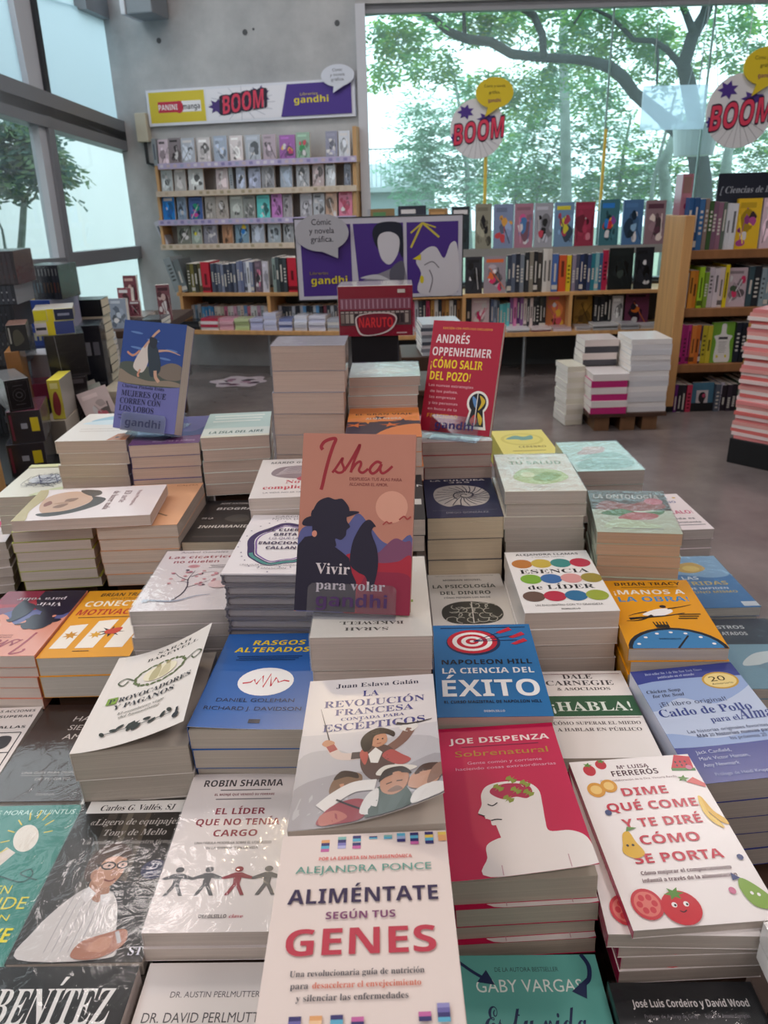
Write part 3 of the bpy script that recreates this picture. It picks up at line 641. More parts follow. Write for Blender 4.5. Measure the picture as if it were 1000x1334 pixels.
ART['sobre'] = [T('JOE DISPENZA', .52, .872, .042, .84, '#f0dede', 'b'), *fine(.20, .84, .842, 1, '#7c1040', .006), T('Sobrenatural', .52, .772, .042, .76, '#b58a2c', 's'), T('Gente común y corriente', .53, .712, .02, .60, '#e0a6be', 's'), T('haciendo cosas extraordinarias', .53, .672, .02, .80, '#e0a6be', 's'),
    Q([(.27, .11), (.28, .18), (.37, .215), (.46, .225), (.45, .30), (.37, .295), (.34, .30), (.335, .335), (.30, .34), (.31, .355), (.255, .375), (.29, .43), (.30, .50), (.36, .555), (.50, .575), (.66, .56), (.74, .50), (.74, .40), (.73, .30), (.74, .23), (.88, .22), (.97, .18), (1.0, .11), (1.0, .005), (.27, .005)], '#ece6e4'),
    Q([(.37, .50), (.40, .54), (.52, .56), (.66, .54), (.69, .49), (.64, .45), (.56, .465), (.46, .455)], '#b0204c'),
    *[star(x, y, .045, .62, 8, '#8d9a3c', .3) for x, y in ((.55, .585), (.44, .535), (.65, .55), (.57, .508), (.66, .485), (.50, .455))],
    C([(.335, .43), (.37, .418), (.41, .435)], .010, INK), C([(.34, .325), (.38, .33), (.42, .325)], .010, INK), L([(.255, .372), (.30, .355)], .008, INK), L([(.82, .005), (.82, .08)], .006, '#c9a2ac'), L([(.36, .005), (.36, .06)], .006, '#c9a2ac')]
def berry(x, y, r, c): return [E(x, y, r, r * .7, c), star(x - .1 * r, y + .72 * r, .7 * r, .5, 4, '#5b8a3a')]
ART['dime'] = [E(.14, .93, .05, .040, '#c23340'), star(.14, .968, .04, .5, 5, '#5b8a3a'), E(.25, .965, .045, .034, '#c23340'), star(.26, .99, .035, .5, 5, '#5b8a3a'), T('Mª LUISA', .50, .925, .026, .26, '#5a3340', 'b'), T('FERRERÓS', .495, .875, .038, .38, '#4a2834', 'k'), T('Con la colaboración de la Dra. Victoria Revilla', .50, .84, .014, .62, '#8a6a72', 's'),
    G([(.80, .90), (.88, 1.0), (1.0, .98), (.98, .89)], '#c7303e'), L([(.80, .895), (.99, .885)], .03, '#4d8a4a'), *[E(.86 + .04 * (i % 3), .92 + .025 * (i // 3), .008, .008, INK) for i in range(6)],
    E(.13, .79, .07, .05, '#d99a3c'), E(.24, .81, .065, .045, '#d99a3c'), E(.13, .79, .045, .03, '#f0c878'), E(.24, .81, .04, .028, '#f0c878'),
    G([(.86, .80), (.93, .83), (1.0, .78), (.99, .755)], '#d2605c'), star(.85, .825, .05, .5, 5, '#5b8a3a'), E(.945, .90, .025, .017, '#cf7a98'),
    T('DIME', .50, .735, .052, .36, '#c0263e', 'k'), T('QUÉ COME', .505, .64, .052, .70, '#c0263e', 'k'), T('Y TE DIRÉ', .52, .535, .052, .60, '#c0263e', 'k'), T('CÓMO', .515, .43, .052, .44, '#c0263e', 'k'), T('SE PORTA', .515, .325, .052, .64, '#c0263e', 'k'),
    E(.15, .635, .025, .018, '#3f4a78'), Q([(.16, .44), (.14, .39), (.21, .355), (.29, .38), (.26, .45), (.24, .51), (.19, .50)], '#dcae34'), G([(.22, .51), (.31, .53), (.24, .54)], '#5b8a3a'), E(.19, .43, .01, .007, INK), E(.23, .43, .01, .007, INK),
    Q([(.88, .69), (.90, .60), (.95, .53), (1.0, .51), (.995, .545), (.94, .60), (.91, .69)], '#dcae34'), Q([(.88, .69), (.86, .60), (.89, .53), (.95, .49), (.94, .53), (.90, .59), (.90, .69)], '#e4bf52'),
    T('Cómo mejorar el comportamiento', .52, .262, .020, .64, '#5a3340', 'b'), T('infantil a través de la alimentación', .52, .222, .020, .66, '#5a3340', 'b'),
    E(.94, .32, .022, .016, '#3f4a78'), E(.76, .15, .024, .018, '#cf7a98'), Q([(.82, .17), (.86, .21), (.93, .17), (.99, .10), (.95, .05), (.87, .06), (.83, .10)], '#86a84e'), G([(.80, .20), (.86, .21), (.81, .24)], '#3f4a78'), E(.88, .13, .011, .009, WH), E(.92, .12, .011, .009, WH),
    E(.155, .115, .105, .078, '#c9404a'), E(.155, .115, .085, .062, '#dd7a72'), *[E(.155 + .05 * math.cos(t), .115 + .036 * math.sin(t), .02, .016, '#c9404a') for t in (0, 1.05, 2.1, 3.14, 4.2, 5.2)],
    E(.37, .085, .13, .085, '#c8303c'), star(.36, .155, .07, .5, 6, '#5b8a3a'), E(.33, .10, .018, .013, WH), E(.41, .10, .018, .013, WH), E(.335, .098, .008, .006, INK), E(.415, .098, .008, .006, INK), C([(.35, .07), (.37, .062), (.395, .07)], .008, INK)]
ART['grid'] = [T('Y OTRAS ACCIONES', .64, .94, .028, .62, INK, 'k'), T('PARA SUPERAR', .66, .875, .028, .6, INK, 'k'), T('LOS', .46, .81, .028, .16, INK, 'k'), T('PANTALLAS', .68, .75, .028, .55, INK, 'k'),
    *[L([(x, .06), (x, .70)], .012, INK) for x in (.06, .36, .66, .95)], *[L([(.06, y), (.95, y)], .012, INK) for y in (.06, .27, .485, .70)],
    *[Q([(x - .09, y), (x - .04, y + .07), (x + .08, y + .06), (x + .09, y - .04), (x, y - .07)], '#3c3a3e') for x, y in ((.80, .59), (.21, .59), (.51, .37))], *[C([(x - .08, y), (x, y + .06), (x + .08, y + .02), (x + .02, y - .05)], .025, INK) for x, y in ((.51, .59), (.80, .37), (.21, .16), (.80, .16))]]
ART['hasta'] = [T('HASTA', .60, .80, .055, .42, '#d6cbc6', 's', .12), T('SIEMPRE,', .62, .70, .055, .46, '#d6cbc6', 's', .12), T('AMOR', .58, .60, .055, .38, '#d6cbc6', 's', .12), T('UNA GUÍA PARA DESPEDIRTE', .53, .25, .022, .66, '#a89a94', 's', .1), T('DE TU GATO', .54, .19, .022, .34, '#a89a94', 's', .1), T('DIANA', .56, .05, .022, .18, '#8d807c', 's'), L([(.2, .235), (.85, .235)], .004, '#a89a94')]
ART['prov'] = [T('SARAH', .62, .91, .036, .36, '#3c3a34', 'r'), T('BAKEWELL', .62, .85, .036, .54, '#3c3a34', 'r'), *wreath(.56, .655, .25, .115, '#5d6a3c'), E(.56, .655, .17, .085, '#e6dcc0'),
    Q([(.47, .59), (.47, .68), (.52, .74), (.56, .70), (.55, .59)], '#b9ad84'), Q([(.57, .59), (.58, .69), (.63, .73), (.66, .68), (.66, .60)], '#cbbf9c'), E(.52, .735, .025, .018, '#a3946a'), E(.62, .735, .025, .018, '#a3946a'),
    C([(.30, .65), (.20, .70), (.14, .66), (.20, .62), (.24, .66)], .014, '#4a5638'), C([(.82, .65), (.92, .70), (.98, .66), (.92, .62), (.88, .66)], .014, '#4a5638'),
    R(.115, .425, .215, .495, '#7a9a2c'), T('P', .165, .435, .045, .06, INK, 'f'), T('ROVOCADORES', .58, .435, .046, .70, INK, 'r'), T('Y PAGANOS', .50, .36, .046, .58, INK, 'r'), T('El asombroso viaje', .50, .295, .022, .44, '#77736a', 'i'), T('del humanismo', .50, .255, .022, .38, '#77736a', 'i'),
    *[E(.22 + .075 * i + .02 * (i % 2), .125 + .018 * (i % 3), .038, .012, '#25261e', 40 * (i % 4) - 50) for i in range(9)], star(.5, .135, .075, .6, 8, '#25261e', .5), C([(.2, .12), (.5, .13), (.85, .125)], .008, '#25261e'), E(.9, .085, .03, .024, INK), L([(.9, .09), (.9, .15)], .02, INK)]
ART['revol'] = [T('Juan Eslava Galán', .55, .925, .034, .66, '#3a3a4a', 'r'), T('LA', .50, .845, .046, .13, '#3d3f7c', 'r'), T('REVOLUCIÓN', .53, .77, .050, .78, '#3d3f7c', 'r'), T('FRANCESA', .53, .705, .046, .60, '#3d3f7c', 'r'), T('CONTADA PARA', .52, .662, .022, .48, '#3d3f7c', 'r'), T('ESCÉPTICOS', .53, .59, .050, .76, '#3d3f7c', 'r'),
    R(0, 0, 1, .57, '#c4bfc2'), Q([(0, .40), (.25, .46), (.45, .40), (.6, .5), (1, .42), (1, 0), (0, 0)], '#b4afb2'), Q([(0, .22), (.3, .30), (.7, .27), (1, .3), (1, 0), (0, 0)], '#9f999c'),
    L([(.22, .50), (.12, .76)], .012, '#3a3640', 1), Q([(.16, .50), (.19, .53), (.25, .51), (.23, .47)], '#b98468'), C([(.22, .49), (.28, .42), (.38, .40), (.46, .405)], .07, '#cdb9b0'), C([(.22, .49), (.25, .45)], .06, '#a04a4a'), C([(.38, .405), (.50, .40)], .07, '#554848'),
    C([(.62, .40), (.74, .47), (.80, .55)], .085, '#7a5a50'), Q([(.72, .56), (.80, .60), (.86, .56), (.80, .52)], '#d8d2cc'), C([(.70, .60), (.78, .585), (.88, .59), (.96, .60)], .03, '#2c2a30', 1),
    Q([(.46, .30), (.45, .40), (.52, .46), (.64, .44), (.70, .36), (.66, .26), (.55, .22)], '#5c4640'), Q([(.60, .37), (.66, .41), (.74, .36), (.80, .31), (.72, .29)], '#a8524e'), G([(.50, .40), (.55, .44), (.60, .40), (.57, .33), (.52, .34)], '#d8d2cc'), Q([(.44, .40), (.46, .44), (.50, .40), (.48, .33)], '#b05a50'),
    Q([(.50, .50), (.55, .55), (.62, .53), (.63, .47), (.57, .44), (.52, .46)], '#b98468'), Q([(.44, .49), (.48, .55), (.58, .58), (.68, .54), (.68, .50), (.62, .53), (.54, .52), (.52, .44), (.47, .42)], '#2e2624'), E(.565, .495, .007, .005, INK), E(.60, .495, .007, .005, INK), L([(.56, .465), (.59, .465)], .006, '#7a3a34'),
    Q([(.56, .25), (.62, .30), (.76, .28), (.84, .24), (.70, .23)], '#cfc6bc'), Q([(.25, .18), (.27, .26), (.36, .30), (.46, .27), (.45, .20), (.35, .16)], '#7a5d48'), Q([(.28, .20), (.32, .23), (.40, .22), (.38, .17)], '#b98468'), Q([(.27, .26), (.32, .31), (.42, .29), (.44, .25), (.36, .27)], '#3a2a22'),
    C([(.20, .10), (.30, .16), (.42, .20), (.56, .19)], .10, '#d6cfcb'), Q([(.18, .02), (.26, .10), (.40, .13), (.50, .10), (.48, .01), (.3, .005)], '#8f4048'), Q([(.22, .005), (.2, .06), (.30, .08), (.38, .03)], '#b06a60'), C([(.30, .14), (.45, .07), (.60, .005)], .015, '#2c2a30'),
    Q([(.50, .02), (.52, .13), (.62, .18), (.74, .15), (.80, .06), (.78, .005), (.52, .005)], '#4a5048'), Q([(.46, .04), (.50, .13), (.58, .16), (.56, .03)], '#cdc6c2'), Q([(.60, .14), (.60, .22), (.70, .25), (.78, .21), (.76, .13), (.68, .10)], '#b07c60'), Q([(.58, .20), (.62, .27), (.74, .27), (.80, .21), (.72, .23), (.63, .22)], '#3a2a22'), L([(.63, .175), (.67, .18)], .01, '#3a2a22'), L([(.70, .18), (.74, .175)], .01, '#3a2a22'), Q([(.64, .13), (.70, .15), (.74, .12), (.68, .115)], '#7d5a48'),
    Q([(.78, .12), (.80, .19), (.90, .22), (.98, .17), (.97, .10), (.88, .08)], '#b98a72'), Q([(.82, .19), (.88, .245), (.99, .22), (1.0, .15), (.93, .19)], '#4a342a'), Q([(.80, .005), (.82, .08), (.92, .10), (1.0, .07), (1.0, .005)], '#d2cac6'), Q([(.90, .10), (1.0, .13), (1.0, .22), (.94, .20)], '#8a6a5c')]
ART['napo'] = [*fine(.08, .95, .955, 1, '#0f2c4c', .012), E(.40, .78, .27, .155, '#1b2f55'), E(.39, .79, .25, .142, '#c3263a'), E(.39, .79, .20, .114, WH), E(.39, .79, .155, .088, '#c3263a'), E(.39, .79, .11, .062, WH), E(.39, .79, .065, .037, '#c3263a'), E(.39, .79, .025, .014, WH),
    *[L([(.40, .79), (x, y)], .012, '#1b2f55') for x, y in ((.74, .92), (.84, .86), (.84, .80))], *[G([(x - .08, y - .035), (x + .06, y + .03), (x + .09, y - .005), (x - .04, y - .05)], '#c3263a') for x, y in ((.72, .93), (.84, .87), (.85, .79))],
    T('NAPOLEON HILL', .50, .525, .05, .86, '#0d1a2e', 'k'), T('LA CIENCIA DEL', .50, .425, .058, .86, '#e8ecf0', 'k'), T('ÉXITO', .50, .19, .165, .88, '#f2f4f6', 'k'), T('EL CURSO MAGISTRAL DE NAPOLEON HILL', .50, .125, .026, .86, '#0d1a2e', 'b'), T('DEBOLSILLO', .50, .04, .018, .18, '#cfd8e4', 'b')]
ART['habla'] = [T('DALE', .50, .90, .055, .32, '#3c3638', 'f'), T('CARNEGIE', .50, .815, .060, .72, '#3c3638', 'r'), T('& ASOCIADOS', .52, .75, .036, .56, '#3c3638', 'f'), R(0, .44, 1, .68, '#2c5a3c'), T('¡HABLA!', .53, .50, .105, .80, '#e4ece4', 'r'),
    T('CÓMO SUPERAR EL MIEDO', .52, .345, .034, .86, '#5a5052', 'f'), T('A HABLAR EN PÚBLICO', .52, .275, .034, .82, '#5a5052', 'f'), L([(.03, .96), (.97, .96)], .008, '#7a2c34'), L([(.03, .42), (.97, .42)], .006, '#7a2c34')]
ART['caldo'] = [R(0, .28, 1, .86, '#b9c6e0'), Q([(0, .86), (0, .60), (.3, .70), (.6, .62), (1, .76), (1, .86)], '#93a9d4'), Q([(0, .28), (0, .40), (.4, .33), (.8, .36), (1, .30), (1, .28)], '#93a9d4'),
    T('Best-seller No. 1 de The New York Times', .40, .945, .022, .56, '#aab4d8', 'i'), T('publicado en el mundo', .40, .905, .022, .36, '#aab4d8', 'i'), E(.78, .83, .17, .085, '#c49a3e'), E(.78, .83, .15, .072, '#e8d08a'), T('20', .76, .825, .05, .15, '#4a3a1c', 'k'), T('Aniversario', .78, .79, .018, .2, '#4a3a1c', 's'),
    T('Chicken Soup', .20, .765, .03, .32, '#2c2f44', 'i'), T('for the Soul', .22, .72, .03, .30, '#2c2f44', 'i'), T('¡El libro original!', .40, .635, .038, .62, '#3f4668', 's'), T('Caldo de Pollo', .46, .54, .066, .84, '#2d3f86', 'r'), T('para el', .58, .46, .045, .26, '#2d3f86', 'r'), T('Alma', .86, .46, .09, .30, '#2d3f86', 'i'),
    T('Las historias originales favoritas,', .55, .385, .026, .72, '#3f4668', 's'), T('Más 20 historias nuevas para', .58, .345, .026, .66, '#3f4668', 'b'), T('los próximos 20 años', .72, .305, .026, .42, '#3f4668', 's'), T('Jack Canfield,', .30, .215, .026, .30, '#c4cce8', 's'), T('Mark Victor Hansen,', .36, .165, .026, .42, '#c4cce8', 's'), T('Amy Newmark', .30, .115, .026, .30, '#c4cce8', 's'), T('Prólogo de Heidi Krupp', .42, .045, .022, .44, '#aab4d8', 's')]
ART['rosdos'] = [R(0, .60, 1, 1, '#3d4654'), T('NUESTROS', .36, .84, .05, .56, '#c9d2d8', 'k'), T('HILOS ATADOS', .34, .74, .05, .56, '#c9d2d8', 'k'), Q([(.3, .30), (.5, .46), (.8, .50), (1, .42), (1, .20), (.7, .32)], '#cfdfe6'), Q([(.45, .28), (.7, .36), (1, .30), (1, .1), (.7, .22)], '#7f9fb4')]
_iu = lambda x, y: ((x - 335 + 35 * (y - 15) / 675) / 440, (705 - y) / 692)
def _st(w_, *p): return C([_iu(*q) for q in p], w_, '#98192a')
ISHA = [_st(.030, (411, 78), (405, 66), (418, 46), (446, 34), (462, 36), (452, 62), (436, 110), (420, 170), (410, 215), (404, 236)), _st(.022, (448, 168), (462, 150), (480, 122), (489, 110), (486, 128), (494, 150), (488, 164), (472, 168), (458, 160)),
        _st(.024, (494, 160), (520, 120), (548, 70), (556, 56), (552, 74), (534, 118), (520, 166)), _st(.022, (522, 158), (540, 132), (556, 122), (560, 134), (552, 156), (566, 166), (588, 150)),
        _st(.024, (640, 128), (622, 122), (602, 138), (594, 156), (604, 168), (622, 158), (638, 134)), _st(.022, (640, 130), (634, 152), (642, 166), (660, 158), (682, 138))]
def isha_art():
    k = '#170f2c'
    return [Q([(-.0, .40), (.10, .48), (.22, .50), (.40, .47), (.52, .55), (.64, .47), (.74, .40), (.86, .38), (1.0, .42), (1.0, .005), (.0, .005)], '#575a90'), E(.81, .59, .14, .09, '#d99c86'),
        Q([(.64, .30), (.72, .34), (.84, .415), (.93, .40), (1.0, .37), (1.0, .005), (.60, .005)], '#7a4464'), Q([(.42, .30), (.55, .31), (.72, .28), (.88, .29), (1.0, .31), (1.0, .005), (.42, .005)], '#a81f36'), Q([(.6, .2), (.8, .23), (1, .2), (1, .005), (.55, .005)], '#8c1b3c'),
        *ISHA, T('DESPLIEGA TUS ALAS PARA', .66, .735, .017, .46, '#7a2c30', 's'), T('ALCANZAR EL AMOR.', .60, .705, .017, .34, '#7a2c30', 's'),
        G([(0, .36), (.06, .41), (.14, .42), (.19, .385), (.33, .36), (.40, .33), (.46, .30), (.49, .22), (.53, .17), (.53, .005), (0, .005)], k),
        Q([(.12, .48), (.13, .57), (.40, .575), (.42, .54), (.425, .505), (.455, .475), (.425, .455), (.42, .425), (.38, .40), (.33, .405), (.33, .36), (.16, .38)], k), Q([(.04, .475), (.07, .52), (.26, .545), (.45, .562), (.53, .555), (.40, .522), (.20, .48)], k), Q([(.13, .51), (.15, .60), (.24, .635), (.31, .625), (.385, .625), (.43, .55)], k), E(.145, .43, .022, .018, '#d98f7a'),
        Q([(.47, .27), (.48, .38), (.53, .46), (.58, .505), (.63, .515), (.68, .48), (.66, .475), (.645, .44), (.70, .35), (.71, .24), (.66, .12), (.61, .20), (.54, .225)], k), C([(.74, .49), (.77, .508), (.79, .50), (.82, .505)], .012, '#a8423e'), C([(.88, .52), (.92, .54), (.95, .525), (.98, .54)], .014, '#a8423e'),
        T('Vivir', .32, .21, .058, .30, '#d8cdd0', 'r'), T('para volar', .48, .125, .05, .60, '#cfc3c8', 'r')]
ART['isha'] = isha_art()
ART['vivir'] = isha_art()
ART['conec'] = [T('BRIAN TRACY', .50, .90, .052, .62, '#3a2a1c', 'k', .1), T('DAN STRUTZEL', .56, .845, .026, .42, '#5a3a1c', 's'), T('CONECTA', .45, .735, .085, .74, '#f4ead8', 'k'), T('CON LA', .88, .74, .03, .16, '#f4ead8', 'b'), T('MOTIVACIÓN', .50, .60, .085, .88, '#b3261e', 'k', .1), *fine(.12, .9, .555, 1, '#5a3a1c', .01),
    G([(.06, .12), (.10, .44), (.30, .46), (.25, .12)], '#efe6dc'), G([(.34, .12), (.40, .50), (.62, .52), (.54, .12)], '#efe6dc'), G([(.66, .12), (.72, .54), (.94, .56), (.86, .12)], '#efe6dc'), star(.19, .30, .09, .66, 7, '#c98a1c'), star(.47, .30, .08, .66, 7, '#d8a030'), star(.62, .34, .16, .5, 8, '#1e1a1c', .35), Q([(.56, .36), (.72, .40), (.70, .32), (.58, .31)], '#c4402c'), L([(.34, .08), (.52, .08)], .012, '#3a2a1c')]
ART['cica'] = [T('Anabel Gonzalez', .46, .95, .03, .56, '#5a3a44', 's'), T('Las cicatrices', .48, .85, .048, .82, '#a03a48', 'b'), T('no duelen', .42, .765, .048, .52, '#a03a48', 'b'), *fine(.60, .92, .71, 3, '#77666c', .008, .022), E(.42, .70, .07, .03, '#dba8a8'), E(.42, .70, .05, .02, '#c98890'),
    C([(.36, .13), (.44, .24), (.46, .36), (.43, .48), (.46, .62)], .025, '#4a3c48', 1), C([(.45, .34), (.58, .40), (.68, .46)], .014, '#4a3c48', 1), C([(.44, .46), (.32, .52), (.24, .60)], .014, '#4a3c48', 1), C([(.45, .52), (.56, .58), (.70, .60)], .012, '#4a3c48', 1), C([(.46, .42), (.38, .44), (.28, .45)], .010, '#4a3c48', 1), *[E(.22 + .53 * random.random(), .36 + .28 * random.random(), .022, .012, random.choice(['#d99aa0', '#c9808c', '#5a4654'])) for i in range(26)], E(.80, .38, .12, .06, '#e8c8c8'), C([(.14, .15), (.4, .13), (.6, .20), (.75, .22)], .03, '#9aa0b4', 1), star(.10, .14, .06, .6, 6, '#b9c0cc')]
ART['bake'] = [T('SARAH', .46, .10, .033, .36, '#4a463e', 'r', 0, 180), T('BAKEWELL', .50, .165, .033, .54, '#4a463e', 'r', 0, 180), R(.80, .38, .86, .41, '#7a9a2c')]
ART['psic'] = [T('MÁS DE 5.000.000 DE EJEMPLARES VENDIDOS', .5, .955, .016, .8, '#77736f', 's'), T('MORGAN HOUSEL', .46, .86, .034, .52, '#3c3a38', 'b'), T('LA PSICOLOGÍA', .47, .715, .066, .84, '#3a4038', 'k'), T('DEL DINERO', .47, .585, .066, .66, '#3a4038', 'k'), T('CÓMO PIENSAN LOS RICOS', .48, .51, .028, .6, '#4a4a46', 'b'),
    Q([(.14, .16), (.15, .34), (.34, .44), (.60, .44), (.84, .36), (.88, .18), (.70, .06), (.30, .06)], '#33342f'), *[C([(x + .045 * math.cos(a_) * (1 + .3 * k_), y + .030 * math.sin(a_) * (1 + .3 * k_)) for k_, a_ in enumerate([p_ + .9 * j for j in range(5)])], .012, '#b9b8ac') for p_, (x, y) in enumerate([(.26 + .115 * i + .05 * (j_ % 2), .13 + .075 * j_) for j_ in range(4) for i in range(5)])], L([(.5, .06), (.52, .43)], .012, '#dcd8d2')]
ART['esen'] = [T('ALEJANDRA LLAMAS', .50, .925, .034, .76, '#3c3a3c', 'b'), T('Y VALERIA MATOS', .5, .885, .018, .40, '#77736f', 's'), T('ESENCIA', .50, .605, .066, .80, '#2a2a2e', 'f'), T('de LÍDER', .50, .345, .066, .74, '#2a2a2e', 'f'),
    *[E(x, y, .122, .078, c) for y, row in ((.775, ((.16, '#bd7a3c'), (.39, '#c9b04c'), (.62, '#3f8a86'), (.85, '#b83048'))), (.51, ((.20, '#7fae3c'), (.43, '#3f6ea8'), (.66, '#d89a98'), (.89, '#9a8a3c'))), (.235, ((.16, '#6a5248'), (.39, '#b83048'), (.62, '#2f6e9a'), (.85, '#9aa83c')))) for x, c in row],
    T('UN ENCUENTRO CON TU GRANDEZA', .50, .09, .024, .72, '#4a4648', 's'), T('DEBOLSILLO', .50, .035, .018, .2, '#3c3a3c', 'b')]
ART['manos'] = [T('BRIAN TRACY', .52, .915, .05, .76, '#4a3210', 'k'), *fine(.2, .85, .88, 1, '#6a4a18', .008), T('¡MANOS A', .49, .77, .07, .80, '#f4ead8', 'k'), T('LA OBRA!', .50, .655, .075, .78, '#3a86b8', 'k'),
    Q([(.30, .455), (.45, .53), (.60, .545), (.64, .50), (.50, .44)], WH), C([(.14, .40), (.32, .42), (.55, .44), (.76, .48)], .05, '#16161a', 1), E(.56, .575, .035, .022, INK), C([(.60, .54), (.76, .57), (.88, .60)], .025, '#16161a', 1), C([(.36, .50), (.22, .47), (.14, .44)], .02, INK, 1), C([(.40, .45), (.25, .38), (.10, .37)], .035, '#16161a', 1),
    *fine(.66, .92, .45, 3, '#4a3210', .016, .03), E(.5, -.02, .50, .29, '#1e2430'), E(.5, -.03, .46, .27, '#3f7fb4'), *[E(.5 + .40 * math.cos(t), -.02 + .225 * math.sin(t), .02, .012, WH) for t in (.35, .8, 1.2, 1.57, 1.95, 2.35, 2.8)], L([(.5, 0), (.66, .16)], .02, INK), R(.38, .27, .52, .31, '#2a2620'), *[L([(.39 + .03 * i, .27), (.37 + .035 * i, .35)], .012, '#2a2620') for i in range(5)], T('DEBOLSILLO', .46, .11, .018, .22, '#16304a', 'b')]
for p in range(1):
    ART['manos'] = [a for a in ART['manos']]
ART['azul'] = [Q([(0, .55), (.3, .62), (.7, .55), (1, .63), (1, 1), (0, 1)], '#7fa8d0'), Q([(.30, .72), (.42, .84), (.62, .86), (.72, .74), (.56, .66), (.40, .66)], '#c9a44c'), E(.52, .74, .12, .06, '#e0c46a'), T('LAS', .40, .52, .06, .22, '#dbe6f0', 'b'), T('HERIDAS', .50, .41, .07, .70, '#c9b46a', 'b'), T('QUE IMPIDEN', .50, .33, .036, .6, '#dbe6f0', 'b'), T('SER UNO MISMO', .5, .26, .04, .76, '#c9b46a', 'b'), R(.8, .02, 1, .1, '#c8d4e0')]
ART['pink'] = [T('DESARROLLO', .72, .90, .05, .5, '#8a8086', 's'), T('PROFESIONAL', .74, .80, .05, .5, '#8a8086', 's'), E(.80, .52, .16, .10, '#c03a6a'), *fine(.5, .95, .3, 3, '#b0a6ac', .012, .04)]
ART['arte'] = [Q([(.10, .30), (.20, .42), (.34, .50), (.52, .47), (.72, .36), (.80, .20), (.62, .12), (.34, .10), (.16, .16)], '#caa58c'), Q([(.40, .58), (.62, .55), (.82, .40), (.90, .22), (.80, .14), (.74, .34), (.56, .46), (.40, .48), (.30, .46)], '#3a2c24'), Q([(.06, .34), (.10, .48), (.24, .52), (.30, .46), (.16, .36)], '#4a3a2e'), Q([(.34, .36), (.44, .34), (.46, .28), (.36, .28)], '#8a6650'), Q([(.52, .32), (.64, .28), (.62, .22), (.54, .25)], '#8a6650'), Q([(.44, .30), (.52, .30), (.50, .20)], '#b08a70'), Q([(.40, .16), (.50, .19), (.58, .15), (.48, .13)], '#8a5444'), R(0, 0, 1, .06, '#cfc7a0'), Q([(0, .06), (.3, .10), (.7, .07), (1, .1), (1, .0), (0, .0)], '#b8a878'),
    T('El arte', .36, .70, .05, .40, '#8a6a6c', 'r'), T('de hacer nada', .46, .61, .05, .60, '#8a6a6c', 'r'), T('Rosa Montalvo', .42, .80, .03, .50, '#a07a7c', 's')]
ART['green'] = [R(0, .0, 1, 1, '#b4b84a'), T('VERDE', .5, .6, .1, .7, '#5a6a2c', 'b')]
ART['peach'] = [T('CALMA', .80, .93, .03, .3, '#8a4a2c', 's'), C([(.2, .1), (.5, .3), (.8, .2)], .03, '#7a5a40'), Q([(.3, .05), (.45, .12), (.6, .06)], '#6a5040')]
ART['bio'] = [T('JOSÉ ANTONIO MARINA', .60, .90, .036, .76, '#b8b2ae', 'b', .12), T('BIOGRAFÍA', .58, .75, .06, .74, '#d6d0cc', 'b', .12), Q([(.40, .52), (.52, .62), (.70, .60), (.74, .48), (.58, .44)], '#4a4846'), T('DE LA', .16, .52, .04, .16, '#b8b2ae', 'b'), T('INHUMANIDAD', .52, .31, .06, .84, '#d6d0cc', 'b', .12), R(.1, .1, .9, .13, '#4a4644')]
ring = [(.50 + (.36 + .02 * math.sin(5 * t)) * math.cos(t), .48 + (.33 + .015 * math.cos(7 * t)) * math.sin(t)) for t in [2 * math.pi * i / 64 for i in range(65)]]
ART['cuerpo'] = [T('CAROLINE', .48, .95, .034, .42, '#7d767a', 's'), T('NOVIA HADAD', .5, .905, .034, .5, '#7d767a', 's'), L(ring, .075, '#3c2c5c'), L([(.5 + .84 * (x - .5), .48 + .88 * (y - .48)) for x, y in ring], .02, '#7a5a9a'), L(ring[37:60], .04, '#4a8a86'), *[E(.5 + .46 * math.cos(t) * random.uniform(.95, 1.1), .48 + .42 * math.sin(t) * random.uniform(.9, 1.1), .008, .006, '#4a3a6a') for t in [i * .22 for i in range(28)]],
    T('EL CUERPO', .50, .68, .046, .48, '#3a2c50', 'b'), T('GRITA', .48, .60, .046, .26, '#3a2c50', 'b'), T('LO QUE LAS', .50, .535, .036, .36, '#6a5a7c', 's'), T('EMOCIONES', .50, .45, .046, .54, '#3a2c50', 'b'), T('CALLAN', .49, .37, .046, .32, '#3a2c50', 'b'), T('UNA GUÍA DE BIODESCODIFICACIÓN', .50, .11, .022, .7, '#8a8286', 's'), T('Y SANACIÓN', .48, .06, .022, .3, '#8a8286', 's')]
ART['mario'] = [T('MARIO GUERRA', .48, .87, .055, .70, '#4a4648', 'b', .1), Q([(.18, .58), (.24, .74), (.50, .80), (.80, .74), (.86, .60), (.62, .46), (.34, .48)], '#8a7a80'), *[C([(.24 + .02 * i, .56 + .03 * i), (.45, .60 + .035 * i), (.80 - .02 * i, .56 + .03 * i)], .012, '#d8ccd0') for i in range(6)], Q([(.60, .40), (.72, .54), (.60, .52), (.52, .44)], '#b04a5c'), T('No te', .56, .33, .08, .34, '#c03a50', 'r'), T('compliques', .48, .20, .08, .70, '#c03a50', 'r'), T('LA VIDA NO ES TAN DIFÍCIL', .5, .10, .03, .7, '#77707a', 's')]
ART['art'] = [*[C([(random.uniform(.2, .8), random.uniform(.25, .7)) for _ in range(4)], .006, random.choice(['#6a6a7c', '#8a8a92', '#4a4a58'])) for _ in range(36)], E(.5, .5, .25, .14, '#c9ccd2'), *[C([(random.uniform(.3, .9), random.uniform(.35, .65)) for _ in range(3)], .01, '#5a5a70') for _ in range(16)], R(0, .9, 1, 1, '#dcdcb0'), Q([(.5, 0), (.8, .2), (1, .2), (1, 0)], '#c9ccA6'.lower())]
